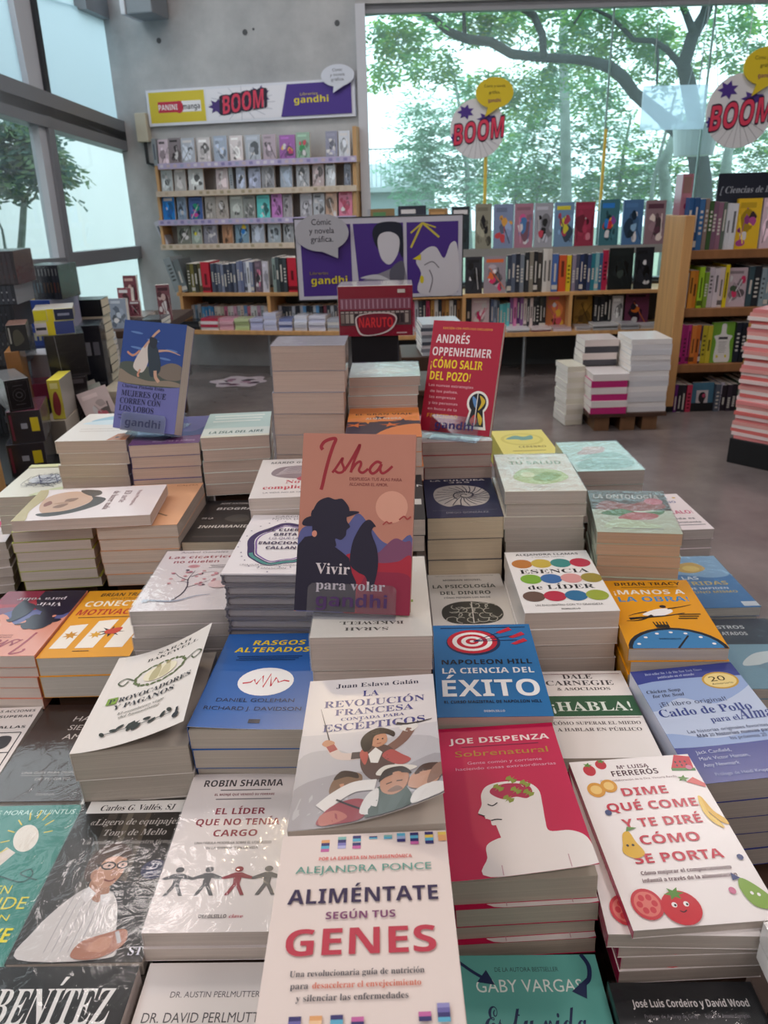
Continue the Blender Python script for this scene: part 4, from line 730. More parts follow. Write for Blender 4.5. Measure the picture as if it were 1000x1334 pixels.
spi = [(.56 + (.012 + .016 * t) * math.cos(t), .53 + (.008 + .011 * t) * math.sin(t)) for t in [i * .25 for i in range(42)]]
ART['cult'] = [T('LA CULTURA', .50, .93, .036, .80, '#d8d4d0', 'b'), T('365', .52, .87, .036, .3, '#d8d4d0', 'b'), Q([(.12, .56), (.18, .72), (.36, .80), (.58, .80), (.80, .72), (.90, .52), (.80, .32), (.58, .26), (.44, .30), (.30, .26), (.16, .38)], '#b4b0ac'), *[C([(.56 + .07 * math.cos(t), .53 + .05 * math.sin(t)), (.56 + .20 * math.cos(t + .25), .53 + .15 * math.sin(t + .25)), (.56 + (.34 + .1 * max(0, -math.cos(t))) * math.cos(t + .45), .53 + (.25 + .04 * max(0, -math.cos(t))) * math.sin(t + .45))], .014, '#2a2e44') for t in [i * .29 for i in range(22)]], E(.56, .53, .085, .06, '#a09c98'), C(spi, .018, '#22263c'), T('DIEGO GONZÁLEZ', .54, .09, .036, .56, '#9a9aa4', 's'), L([(.08, .16), (.94, .16)], .006, '#77788a')]
ART['salud'] = [T('DE LA BOCA A', .46, .86, .05, .56, '#8a9a7c', 's'), T('TU SALUD', .52, .70, .09, .70, '#7a946a', 'k'), Q([(.16, .34), (.3, .56), (.56, .58), (.80, .50), (.86, .32), (.60, .18), (.32, .20)], '#b9cc8a'), Q([(.40, .30), (.6, .48), (.8, .40), (.6, .24)], '#8fae5c'), E(.36, .42, .09, .07, '#dfe2b0'), E(.44, .12, .05, .03, '#d0ccc4'), *fine(.2, .7, .1, 1, '#b8b4ac')]
ART['onto'] = [R(0, .52, 1, 1, '#4a3f3a'), T('LA ONTOLOGÍA', .48, .80, .11, .86, '#a89a92', 'k', .05), Q([(.05, .56), (.2, .74), (.5, .66), (.8, .78), (.95, .6), (.6, .50), (.2, .5)], '#8f4a44'), E(.82, .74, .12, .08, '#c06a78'), Q([(.1, .42), (.35, .54), (.6, .46), (.9, .52), (.8, .40), (.4, .36)], '#4f7a44'), Q([(.3, .3), (.5, .46), (.8, .42), (.7, .30)], '#b05a5c'), Q([(.1, .12), (.3, .30), (.6, .24), (.8, .14), (.4, .06)], '#b9c8a8'), *fine(.2, .8, .08, 1, '#8a8a80', .02)]
ART['alo'] = [T('OSCAR', .60, .86, .06, .34, '#3c4a8a', 'b'), T('MORENO', .62, .73, .06, .44, '#3c4a8a', 'k'), E(.88, .88, .03, .02, '#c9a23c'), T('¡REGÁLALO!', .58, .42, .09, .72, '#c0306a', 'k'), T('La vida es', .62, .27, .045, .5, '#4a4a58', 'b', .1), T('un instante', .66, .17, .045, .5, '#4a4a58', 'b', .1), L([(.3, .12), (.94, .12)], .02, '#4a4a58')]
ART['aqua'] = [Q([(.05, .1), (.3, .5), (.8, .6), (.95, .2), (.6, .05)], '#8fb8b0'), Q([(.2, .55), (.4, .75), (.7, .80), (.6, .60)], '#c4a8a8'), E(.5, .76, .16, .06, '#d8c4c0'), C([(.1, .3), (.4, .42), (.9, .35)], .02, '#d6e4e0'), T('calma', .5, .2, .08, .4, '#5a8a86', 's')]
ART['yellow'] = [E(.5, .60, .40, .26, '#c9bc5a'), E(.5, .60, .34, .21, '#d6ca6a'), Q([(.2, .62), (.4, .76), (.56, .70), (.72, .76), (.7, .60), (.5, .56), (.4, .60)], '#6f9a92'), T('CEREBRO', .6, .25, .07, .5, '#8a7a2c', 'b'), *fine(.2, .8, .12, 1, '#8a7a2c', .02)]
ART['backa'] = [Q([(.18, .70), (.5, .92), (.95, .9), (.9, .62), (.5, .60)], '#9fc0d4'), Q([(.1, .60), (.4, .74), (.9, .70), (.7, .56)], '#cfe0e8'), *fine(.16, .80, .40, 2, '#c0b0a8', .012, .08), G([(.72, .005), (.80, .22), (1, .26), (1, .005)], '#b97a58'), E(.84, .10, .03, .02, '#4a2c24'), R(.9, .2, 1, .3, '#3a2a24')]
ART['backb'] = [R(.0, .0, 1, .28, '#6f4a78'), T('mujeres y lobos', .62, .08, .05, .6, '#c9a8c4', 's'), Q([(0, .3), (.3, .5), (.8, .4), (1, .6), (1, .28), (0, .28)], '#3f4a80')]
ART['backc'] = [R(0, .35, 1, 1, '#b8cfcc'), *fine(.1, .9, .85, 3, '#e4eae4', .04, .12), T('LA ISLA DEL AIRE', .5, .14, .09, .8, '#4a6a6a', 'b', .1), R(0, 0, 1, .06, '#e0dccc')]
ART['tall'] = [*fine(.1, .9, .8, 3, '#8a8890', .05, .2)]
ART['orange'] = [Q([(.1, .3), (.5, .6), (.9, .4), (.6, .2)], '#dfe8e4')]
ART['splash'] = [R(0, .0, 1, .52, '#3a3040'), G([(0, .62), (1, .80), (1, .92), (0, .76)], '#d0803c'), T('EL GRAN VIAJE', .5, .74, .06, .8, '#5a3020', 'b'), *[star(.12 + .16 * i, .40 + .12 * (i % 3), .16, .5, 5, random.choice(['#d0803c', '#3a3040', '#c9682c']), .3, i) for i in range(7)], Q([(.4, 0), (.6, .3), (1, .4), (1, 0)], '#c97848'), T('ALMA NEGRA', .5, .58, .06, .5, '#c9c0b8', 'b')]
ART['andst'] = [R(0, 0, 1, .34, '#e4dcdc'), T('Una novela del abismo', .5, .10, .05, .84, '#4a3a40', 'i')]
ART['center'] = [T('BORN', .80, .7, .05, .5, '#c8c4c0', 's'), R(.85, .3, .97, .42, '#b8b4b0')]
ART['andres'] = [T('EDICIÓN CON PRÓLOGO EXCLUSIVO', .50, .925, .018, .70, '#d8963c', 'b'), T('ANDRÉS', .31, .80, .075, .48, '#ecdcdc', 'k'), T('OPPENHEIMER', .46, .685, .075, .84, '#ecdcdc', 'k'), T('¡CÓMO SALIR', .41, .575, .075, .74, '#f0cf1e', 'k'), T('DEL POZO!', .34, .465, .075, .58, '#f0cf1e', 'k'),
    T('Las nuevas estrategias', .37, .405, .022, .64, '#dca0a8', 'b'), T('de los países,', .28, .352, .022, .40, '#dca0a8', 'b'), T('las empresas', .27, .299, .022, .38, '#dca0a8', 'b'), T('y las personas', .29, .246, .022, .42, '#dca0a8', 'b'), T('en busca de la', .29, .193, .022, .42, '#dca0a8', 'b'), T('FELICIDAD', .30, .125, .035, .44, '#e0902c', 'b', .1),
    E(.78, .285, .15, .105, '#f0ece4'), G([(.68, .22), (.88, .22), (.94, .05), (.63, .05)], '#f0ece4'), E(.78, .285, .12, .085, '#15141c'), G([(.71, .24), (.86, .24), (.90, .075), (.67, .075)], '#15141c'), Q([(.80, .35), (.88, .31), (.86, .26), (.80, .22), (.83, .29)], '#d8b42c'), Q([(.70, .34), (.76, .31), (.76, .24), (.72, .28)], '#5a8ac0'), Q([(.70, .12), (.76, .18), (.80, .12), (.76, .08)], '#c9443c'), Q([(.80, .20), (.87, .15), (.86, .09), (.82, .12)], '#d8b42c'), L([(.77, .38), (.77, .08)], .012, '#e6e2da')]
ART['mujeres'] = [R(0, .43, 1, 1, '#1f3f86'), *[E(.15 + .8 * random.random(), .66 + .3 * random.random(), .10, .010, '#5a7ab4', -6) for _ in range(9)], Q([(0, .60), (.3, .62), (.6, .57), (.8, .63), (1, .60), (1, .43), (0, .43)], '#4a5048'), Q([(0, .55), (.2, .50), (.5, .46), (.8, .48), (1, .46), (1, .43), (0, .43)], '#8a7a6a'), Q([(.6, .56), (.8, .64), (1, .61), (1, .5), (.75, .49)], '#77695e'),
    Q([(.22, .58), (.30, .72), (.40, .80), (.46, .74), (.44, .60), (.36, .53)], '#cfc3bc'), Q([(.42, .78), (.50, .84), (.62, .70), (.66, .56), (.52, .50), (.46, .62)], '#27323e'), C([(.36, .76), (.50, .88), (.58, .93)], .035, '#c49a84'), C([(.60, .74), (.76, .75), (.95, .72)], .035, '#c49a84', 1), C([(.58, .56), (.60, .50), (.66, .46)], .05, '#c49a84'), C([(.10, .71), (.20, .68), (.30, .73)], .03, '#c48a70'), C([(.34, .56), (.31, .51), (.33, .49)], .03, '#c48a70'), Q([(.44, .86), (.56, .84), (.54, .76), (.46, .78)], '#1c2230'),
    T('Clarissa Pinkola Estés', .42, .382, .030, .68, '#2c2c54', 'r'), T('MUJERES QUE', .44, .305, .052, .72, '#1e1e42', 'f'), T('CORREN CON', .40, .235, .052, .66, '#1e1e42', 'f'), T('LOS LOBOS', .35, .165, .052, .56, '#1e1e42', 'f'), *fine(.06, .30, .12, 2, '#4a4a7c', .012, .028)]
STACKS = {
  'benitez': ([-0.3425, 0.4205, -0.706, -0.02, 0.163, 0.235, 0.0, 0.0], [0.03], '#1a191c', 'w', '#c9c0ba', 'black shrink-wrapped paperback with big white serif lettering at the front left corner', 'black shrink-wrapped paperback at the front left corner', dict(wrap=1)),
  'perl': ([-0.183, 0.4375, -0.716, -0.02, 0.142, 0.215, 0.0, 0.0], [0.022], '#d9d0cd', 'm', '#c4bab4', 'plain off-white paperback with grey capitals in the front row, left of centre', 'plain off-white paperback in the front row', dict()),
  'alim': ([-0.026, 0.4255, -0.522, -0.005, 0.145, 0.186, 0.02, -0.002], [0.016, 0.018], '#dfcfc9', 'm', '#cdbfb6', 'cream paperback with small coloured blocks and large red capitals, front centre', 'cream paperback with small coloured blocks', dict()),
  'gaby': ([0.133, 0.456, -0.745, -0.02, 0.15, 0.22, 0.0, 0.0], [0.02], '#5fa9a0', 'm', '#a9aaa2', 'teal paperback with dark blue arrows and script in the front row', 'teal paperback with dark blue arrows', dict()),
  'cord': ([0.2805, 0.412, -0.732, -0.02, 0.141, 0.22, 0.0, 0.0], [0.022, 0.022], '#1d1e22', 'w', '#b9b0aa', 'black wrapped paperback with one line of white lettering at the front right', 'black wrapped paperback at the front right', dict(wrap=1)),
  'lap': ([0.43, 0.412, -0.66, -0.03, 0.15, 0.23, 0.0, 0.0], [0.025, 0.025], '#e6e0de', 'w', '#b9b0aa', 'white wrapped book with heavy black capitals in the front right corner', 'white wrapped book with heavy black capitals', dict(wrap=1)),
  'teal': ([-0.4745, 0.665, -0.722, -0.01, 0.147, 0.23, 0.0, 0.0], [0.02], '#2f8478', 'w', '#b9b0a8', 'green-teal wrapped paperback with a light bulb drawing and yellow capitals', 'green-teal paperback with a light bulb', dict(wrap=1)),
  'valles': ([-0.3285, 0.661, -0.711, -0.01, 0.141, 0.232, 0.0, 0.0], [0.02, 0.02], '#2a2624', 'w', '#b9b0a8', 'dark paperback with a photograph of a man in glasses and white shirt', 'dark paperback with the man in glasses', dict(wrap=1)),
  'robin': ([-0.1845, 0.666, -0.68, -0.015, 0.143, 0.23, 0.0, 0.0], [0.02, 0.018], '#e6dcda', 'w', '#b9aea6', 'white paperback with a chain of paper men, one of them red', 'white paperback with the paper men', dict(wrap=1)),
  'sobre': ([0.1361, 0.7018, -0.6516, -0.0071, 0.1533, 0.2357, 0.0473, 0.0475], [0.034, 0.028, 0.026, 0.024], '#c3124c', 'm', '#a59c90', 'crimson paperback with a white head in profile and green stars in its brain', 'crimson paperback with the white head', dict(second='sobre', bend=lambda u,v: .014*u**1.5*(1-v)**2+.003*(1-v)**2, jit={1: (0.002, -0.006, 0), 2: (0, -0.001, 0.01), 3: (0.001, -0.007, 0)})),
  'dime': ([0.3062, 0.6541, -0.668, 0.0409, 0.1525, 0.2324, 0.0186, 0.0432], [0.012, 0.02, 0.02, 0.02, 0.02], '#f0e9e8', 'g', '#aaa199', 'white paperback with painted fruit and heavy red capitals', 'white paperback with painted fruit', dict(second='dime', spine='#b5305a', jit={1: (-0.012, -0.002, -0.1), 2: (-0.004, 0.004, -0.05), 3: (0, 0.004, -0.05), 4: (-0.003, 0.004, -0.03)})),
  'grid': ([-0.641, 0.9274, -0.7532, 0.0171, 0.1473, 0.2193, -0.0003, -0.0043], [0.02], '#e4dad6', 'm', '#b9b0a8', 'white paperback with a grid of small black drawings at the left edge', 'white paperback with the grid of drawings', dict()),
  'hasta': ([-0.4868, 0.9257, -0.7493, -0.0175, 0.1464, 0.2179, 0.0011, -0.003], [0.02], '#3a2b27', 'w', '#a89f98', 'dark brown wrapped paperback with thin white handwritten capitals', 'dark brown wrapped paperback with handwritten capitals', dict(wrap=1)),
  'prov': ([-0.3334, 0.8862, -0.6338, 0.0316, 0.1492, 0.2224, 0.0302, -0.0159], [0.043, 0.036, 0.04], '#e2d9d3', 'm', '#a49a90', 'off-white thick paperback with a green wreath, its cover curling open', 'off-white paperback with the green wreath', dict(bend=lambda u,v: .050*u**1.7*(.75+.25*v)+.004*math.sin(3*v)*u, wraplow=1)),
  'revol': ([-0.022, 0.637, -0.519, -0.019, 0.144, 0.223, 0.054, 0.028], [0.034, 0.034], '#d4cdcd', 'g', '#b0a59b', 'pale grey paperback with a painted crowd and blue serif capitals', 'pale grey paperback with the painted crowd', dict(bend=lambda u,v: .036*u**2*(1-v)**1.6)),
  'napo': ([0.1443, 0.9381, -0.6327, -0.0421, 0.1533, 0.2305, 0.0138, 0.0095], [0.03, 0.03, 0.03], '#2a71ae', 'g', '#b0a59b', 'blue paperback with a red and white target hit by three darts', 'blue paperback with the target', dict(spine='#1d4a80')),
  'habla': ([0.295, 0.9192, -0.7022, -0.0309, 0.1448, 0.2118, 0.0037, -0.0298], [0.022], '#ece6e3', 'm', '#b0a59b', 'white paperback crossed by a dark green band', 'white paperback with the dark green band', dict()),
  'caldo': ([0.452, 0.8647, -0.6773, 0.0386, 0.1554, 0.235, 0.0558, 0.0335], [0.034, 0.03, 0.03, 0.03, 0.03], '#38438f', 'g', '#a29b95', 'purple-blue paperback with a round gold seal at the right edge', 'purple-blue paperback with the gold seal', dict(spine='#c9cde0')),
  'rosdos': ([0.64, 1.1404, -0.7527, -0.0401, 0.1493, 0.2235, 0.0002, -0.0013], [0.02, 0.02], '#7fa6bc', 'w', '#b9b4ae', 'blue-grey wrapped paperback with a pale wing, right edge of the table', 'blue-grey paperback with the pale wing', dict(wrap=1)),
  'vivir': ([-0.6356, 1.153, -0.6581, -0.029, 0.1499, 0.2237, -0.0016, -0.0111], [0.022, 0.02, 0.02, 0.02, 0.02], '#d98f7a', 'g', '#b9aca4', 'peach paperback lying upside down with a man and a bird in dark silhouette', 'peach paperback lying upside down', dict(flip=1)),
  'conec': ([-0.4831, 1.1503, -0.6612, -0.0289, 0.1516, 0.228, 0.0171, -0.0065], [0.034, 0.04], '#e09a1c', 'm', '#ada69e', 'orange paperback with white and red capitals and broken white bars', 'orange paperback with broken white bars', dict()),
  'cica': ([-0.3197, 1.1407, -0.5777, -0.0037, 0.1524, 0.227, 0.0004, -0.0195], [0.024, 0.022, 0.024, 0.022], '#e2d7d8', 'w', '#a9a19c', 'pale pink wrapped paperback with a flowering twig', 'pale pink paperback with the twig', dict(wrap=1, wraplow=1)),
  'rasgos': ([-0.1741, 0.8902, -0.6076, -0.0573, 0.1487, 0.2253, 0.0202, 0.0085], [0.03, 0.03, 0.03], '#3163ac', 'g', '#a39a90', 'blue paperback with a red zigzag line in a white disc', 'blue paperback with the red zigzag', dict(bend=lambda u,v: .006*(1-v)**2*(1-u)**2)),
  'bake': ([-0.0185, 0.9125, -0.4925, -0.0142, 0.1504, 0.2253, -0.0048, -0.0034], [0.048, 0.045], '#e0dad2', 'm', '#b8aaa2', 'off-white thick book lying upside down under the tilted peach book', 'off-white thick book lying upside down', dict(wrap=1)),
  'psic': ([0.1546, 1.2539, -0.6949, -0.0156, 0.1446, 0.2135, 0.0044, -0.027], [0.025, 0.025], '#dcd8d2', 'm', '#b9b0a8', 'off-white paperback with a dark drawing of a brain', 'off-white paperback with the dark brain drawing', dict()),
  'esen': ([0.3008, 1.183, -0.6216, -0.0156, 0.1534, 0.2304, 0.0078, -0.0041], [0.031, 0.03, 0.028, 0.028], '#ece9e8', 'g', '#b9aea6', 'white paperback with three rows of coloured discs', 'white paperback with coloured discs', dict()),
  'manos': ([0.4552, 1.1045, -0.6467, -0.0845, 0.1502, 0.2254, 0.0258, -0.0003], [0.022, 0.024, 0.022, 0.022], '#e29a17', 'g', '#b0a79f', 'orange paperback with a leaping figure over a blue clock', 'orange paperback with the blue clock', dict(spine='#c98a1c')),
  'azul': ([0.6431, 1.3824, -0.7386, -0.0041, 0.1495, 0.2246, -0.0009, 0.0019], [0.02, 0.018], '#3f78b4', 'w', '#a9aaa8', 'blue wrapped paperback with a yellow butterfly shape at the right edge', 'blue wrapped paperback with the butterfly', dict(wrap=1, wraplow=1)),
  'pink': ([-0.956, 1.6738, -0.6939, 0.1966, 0.1498, 0.2244, -0.0015, 0.0038], [0.02, 0.022, 0.022, 0.022, 0.022, 0.02], '#dfd5d6', 'm', '#b3a8a2', 'white paperback with a pink disc at the far left edge of the table', 'white paperback with the pink disc', dict()),
  'green': ([-0.6483, 1.4577, -0.5703, 0.0715, 0.1509, 0.2262, 0.0007, -0.0003], [0.022, 0.021, 0.021, 0.021, 0.021, 0.021], '#b4b84a', 'm', '#b8ada5', 'olive-green paperback under the left end of the large portrait book', 'olive-green paperback under the portrait book', dict()),
  'peach': ([-0.4689, 1.4416, -0.5586, -0.0053, 0.1546, 0.232, 0.0143, -0.0034], [0.026, 0.024, 0.026, 0.024, 0.024], '#d8a27c', 'm', '#b8aaa0', 'peach-coloured paperback under the right end of the large portrait book', 'peach-coloured paperback under the portrait book', dict()),
  'bio': ([-0.3151, 1.4434, -0.5995, -0.0291, 0.1475, 0.2211, -0.0002, -0.0065], [0.022], '#2b2a2c', 'w', '#b3a795', 'black paperback with pale slanted capitals left of the paperback with the purple ring', 'black paperback with pale slanted capitals', dict()),
  'cuerpo': ([-0.1619, 1.117, -0.5053, -0.0683, 0.1498, 0.2252, 0.0004, 0.0024], [0.019, 0.019, 0.019, 0.019, 0.019, 0.019], '#e6dfe2', 'g', '#8f8a8c', 'white hardcover with a brushed purple ring', 'white hardcover with the purple ring', dict(hard=1, spine='#77737a', back='#77737a', lowbase='#77737a')),
  'mario': ([-0.1642, 1.3471, -0.4755, 0.0242, 0.1475, 0.2201, -0.0003, -0.0102], [0.022, 0.022], '#dcd4d2', 'w', '#b3a8a0', 'white paperback with a pink-grey brain partly behind the tilted peach book', 'white paperback with the pink-grey brain', dict()),
  'art': ([-0.7901, 1.6867, -0.5851, 0.0448, 0.1491, 0.2234, -0.0005, -0.0025], [0.022, 0.022, 0.022, 0.022], '#d9d6c9', 'g', '#b3a8a0', 'cream paperback with a sketchy line drawing at the left edge behind the portrait book', 'cream paperback with the line drawing', dict()),
  'cult': ([0.1611, 1.4735, -0.5748, -0.0218, 0.1493, 0.2236, 0.008, -0.0009], [0.046, 0.045, 0.04], '#262d4e', 'm', '#c2b49c', 'navy blue thick paperback with a grey nautilus shell', 'navy paperback with the nautilus shell', dict()),
  'salud': ([0.3158, 1.4673, -0.5215, -0.0519, 0.1546, 0.2312, 0.0035, -0.0052], [0.026, 0.026, 0.026, 0.026, 0.026], '#ded9cc', 'w', '#b3aaa2', 'cream wrapped paperback with a pale green fruit print', 'cream wrapped paperback with pale green fruit', dict(wrap=1, wraplow=1)),
  'onto': ([0.4758, 1.3457, -0.5636, -0.1795, 0.1474, 0.2194, 0.017, -0.0154], [0.023, 0.022, 0.023, 0.022, 0.022], '#b8c0ac', 'w', '#b59a84', 'green and brown wrapped paperback on the stack of tan-edged books', 'green and brown wrapped paperback', dict(wrap=1)),
  'alo': ([0.6783, 1.696, -0.7145, 0.0254, 0.1487, 0.2233, -0.0006, 0.0037], [0.024, 0.024, 0.024], '#e6dade', 'm', '#b0a9a6', 'white and pink paperback with blue and magenta capitals at the back right', 'white and pink paperback at the back right', dict(wraplow=1)),
  'aqua': ([0.5095, 1.7083, -0.5712, -0.0083, 0.1509, 0.2253, 0.0023, -0.009], [0.034, 0.03, 0.03, 0.03], '#b6d2cc', 'w', '#a79c96', 'aqua shrink-wrapped thick book at the back right corner of the table', 'aqua shrink-wrapped book at the back right corner', dict(wrap=1)),
  'yellow': ([0.3936, 2.0263, -0.6308, 0.0168, 0.1489, 0.2235, -0.0019, 0.0004], [0.03, 0.03, 0.03], '#d8cc6e', 'm', '#b3a8a0', 'yellow paperback with a teal shape behind the cream wrapped stack', 'yellow paperback with the teal shape', dict()),
  'backa': ([-0.6359, 1.7074, -0.4665, 0.0169, 0.153, 0.2302, -0.0116, 0.0002], [0.028, 0.027, 0.028, 0.027, 0.027], '#e4ded8', 'g', '#b09c92', 'white and pale blue paperback with a tan corner on the back left stack', 'white and pale blue paperback with the tan corner', dict()),
  'backb': ([-0.4767, 1.6766, -0.4704, 0.0815, 0.1494, 0.2239, -0.0041, -0.0006], [0.027, 0.026, 0.026, 0.026, 0.026], '#5d5a92', 'g', '#b09c92', 'purple paperback lying under the acrylic holder of the blue and lilac book', 'purple paperback under the acrylic holder', dict()),
  'backc': ([-0.3262, 1.6773, -0.4614, 0.1042, 0.1458, 0.2174, -0.0086, -0.0204], [0.027, 0.026, 0.026, 0.026, 0.026], '#d3dbd6', 'g', '#b09c92', 'pale teal and white paperback left of the tall stack at the back', 'pale teal and white paperback left of the tall stack', dict()),
  'tall': ([-0.1452, 1.619, -0.2694, -0.0388, 0.1522, 0.1078, -0.0107, 0.0125], [0.052, 0.045, 0.046, 0.046, 0.044, 0.045], '#9a97a4', 'w', '#b09c92', 'grey wrapped thick book on top of the tallest stack at the back', 'grey wrapped thick book of the tallest stack', dict(wrap=1, jit={2: (-0.004, -0.004, 0), 3: (-0.005, -0.003, 0.01), 4: (-0.004, -0.004, 0), 5: (-0.005, -0.003, 0)})),
  'orange': ([0.0108, 1.7008, -0.3508, -0.0204, 0.1537, 0.1539, 0.0032, 0.0054], [0.021, 0.02, 0.022, 0.022], '#c3d2d2', 'w', '#a89890', 'pale shiny wrapped book on the stack right of the tallest stack', 'pale shiny wrapped book right of the tallest stack', dict(wrap=1, jit={2: (-0.005, -0.003, 0), 3: (-0.005, -0.003, 0), 4: (-0.004, -0.003, 0)})),
  'splash': ([0.0044, 1.5111, -0.4199, -0.0204, 0.1493, 0.2238, 0.0009, 0.0014], [0.03, 0.03, 0.03], '#d8844a', 'm', '#b09c92', 'orange and black splashed paperback behind the tilted peach book', 'orange and black splashed paperback', dict()),
  'andst': ([0.1657, 1.7001, -0.4902, -0.0218, 0.1519, 0.2278, 0.0036, -0.0003], [0.03, 0.028, 0.028], '#b51c34', 'w', '#a89890', 'red and white wrapped book under the tilted red book', 'red and white wrapped book under the tilted red book', dict(wrap=1)),
  'center': ([-0.0025, 1.2864, -0.4961, -0.0244, 0.1489, 0.2233, 0.0003, 0.0001], [0.03, 0.03], '#1f2026', 'm', '#b3a89c', 'black paperback with a pale mark, half hidden right of the tilted peach book', 'black paperback half hidden by the tilted peach book', dict()),
}
TABLE_Z = 0.36
def stack_frame(q, flip=False):
    x, y, z, yaw, w, l, tx, ty = q
    R_ = Matrix.Rotation(yaw, 4, 'Z') @ Matrix.Rotation(-tx, 4, 'Y') @ Matrix.Rotation(ty, 4, 'X')
    if flip: R_ = R_ @ Matrix.Rotation(math.pi, 4, 'Z')
    return R_, Vector((x, y, z + CAM_H))
LOWFIX = []
def build_stack(name, rec, riser_mb):
    q, th, base, kind, pg, label, short, o = rec
    w, l = q[4], q[5]; R_, top = stack_frame(q, o.get('flip')); up = R_ @ Vector((0, 0, 1)); rnd = random.Random(name)
    hard = bool(o.get('hard')); dist = 0.0; lows = {}
    nm = 'hardcover_book' if hard else 'paperback_book'
    for i, t in enumerate(th):
        dist += t
        jx, jy, jr = o.get('jit', {}).get(i, (rnd.uniform(-.003, .003), rnd.uniform(-.003, .001), rnd.uniform(-.012, .012)))
        if i == 0: jx = jy = jr = 0
        M = Matrix.Translation(top - up * dist) @ R_ @ Matrix.Translation((jx, jy, 0)) @ Matrix.Rotation(jr, 4, 'Z')
        lab = label if i == 0 else '%s book down under the %s' % (ORD[i], short)
        grp = 'books in the stack of the ' + short
        if i == 0:
            r = empty(nm, lab, 'book', grp, M)
            child('cover', cover_mesh('cover', w, l, t, base, ART.get(name, ()), kind, o.get('bend'), o.get('spine'), hard=hard, back=o.get('back')), r)
            child('page_block', block_mesh(w, l, t, pg, hard), r)
            if o.get('wrap'): child('shrink_wrap', wrap_mesh(w, l, t), r)
        else:
            k = round(t, 4)
            if k not in lows:
                W2, L2 = w - 0.002, l - 0.002
                r = empty(nm, lab, 'book', grp, M)
                child('cover', cover_mesh('cover', W2, L2, t, o.get('lowbase', base), ART[name] if o.get('second') and not o.get('lowbase') else (), kind, None, o.get('spine'), hard=hard, back=o.get('back')), r)
                child('page_block', block_mesh(W2, L2, t, pg, hard), r)
                if o.get('wraplow'): child('shrink_wrap', wrap_mesh(W2, L2, t), r)
                lows[k] = r
            else:
                r = copy_tree(lows[k]); r.matrix_world = M; tag(r, lab, 'book', grp)
    zb = (top - up * dist).z - 0.007
    yaw = q[3]
    riser_mb(top.x, top.y, yaw, w - .03, l - .03, zb)

tb = empty('display_table', 'low dark wooden table carrying the stacks of books in the foreground', 'table', loc=(0, 0, 0))
m = MB(); m.box(-1.08, 0.285, TABLE_Z - .04, 0.74, 2.17, TABLE_Z, WOODD); m.build('table_top', tb, .004)
for x in (-1.0, .66):
    for y in (.36, 2.08):
        m = MB(); m.box(x - .035, y - .035, 0, x + .035, y + .035, TABLE_Z - .04, WOODD); m.build('leg', tb)
def riser(x, y, yaw, w, l, z):
    m = MB(); M = Matrix.Translation((x, y, 0)) @ Matrix.Rotation(yaw, 4, 'Z')
    m.box(-w / 2, -l / 2, TABLE_Z, w / 2, l / 2, z, WOODD, M=M); m.build('riser_block', tb)
for n_, rec_ in STACKS.items(): build_stack(n_, rec_, riser)

# large portrait book lying across two stacks
def lone_book(name, M, w, l, t, base, art, kind, pg, label, **o):
    r = empty('paperback_book', label, 'book', None, M)
    child('cover', cover_mesh('cover', w, l, t, base, art, kind, o.get('bend'), o.get('spine')), r)
    child('page_block', block_mesh(w, l, t, pg), r)
    return r
lone_book('arte', Matrix.Translation((-.570, 1.392, CAM_H - .5535)) @ Matrix.Rotation(math.radians(3.5 - 90), 4, 'Z'), .165, .255, .021, '#e6dada', ART['arte'], 'g', '#b8aaa2',
          'large white and pink book with a brown portrait lying across two stacks, turned sideways')

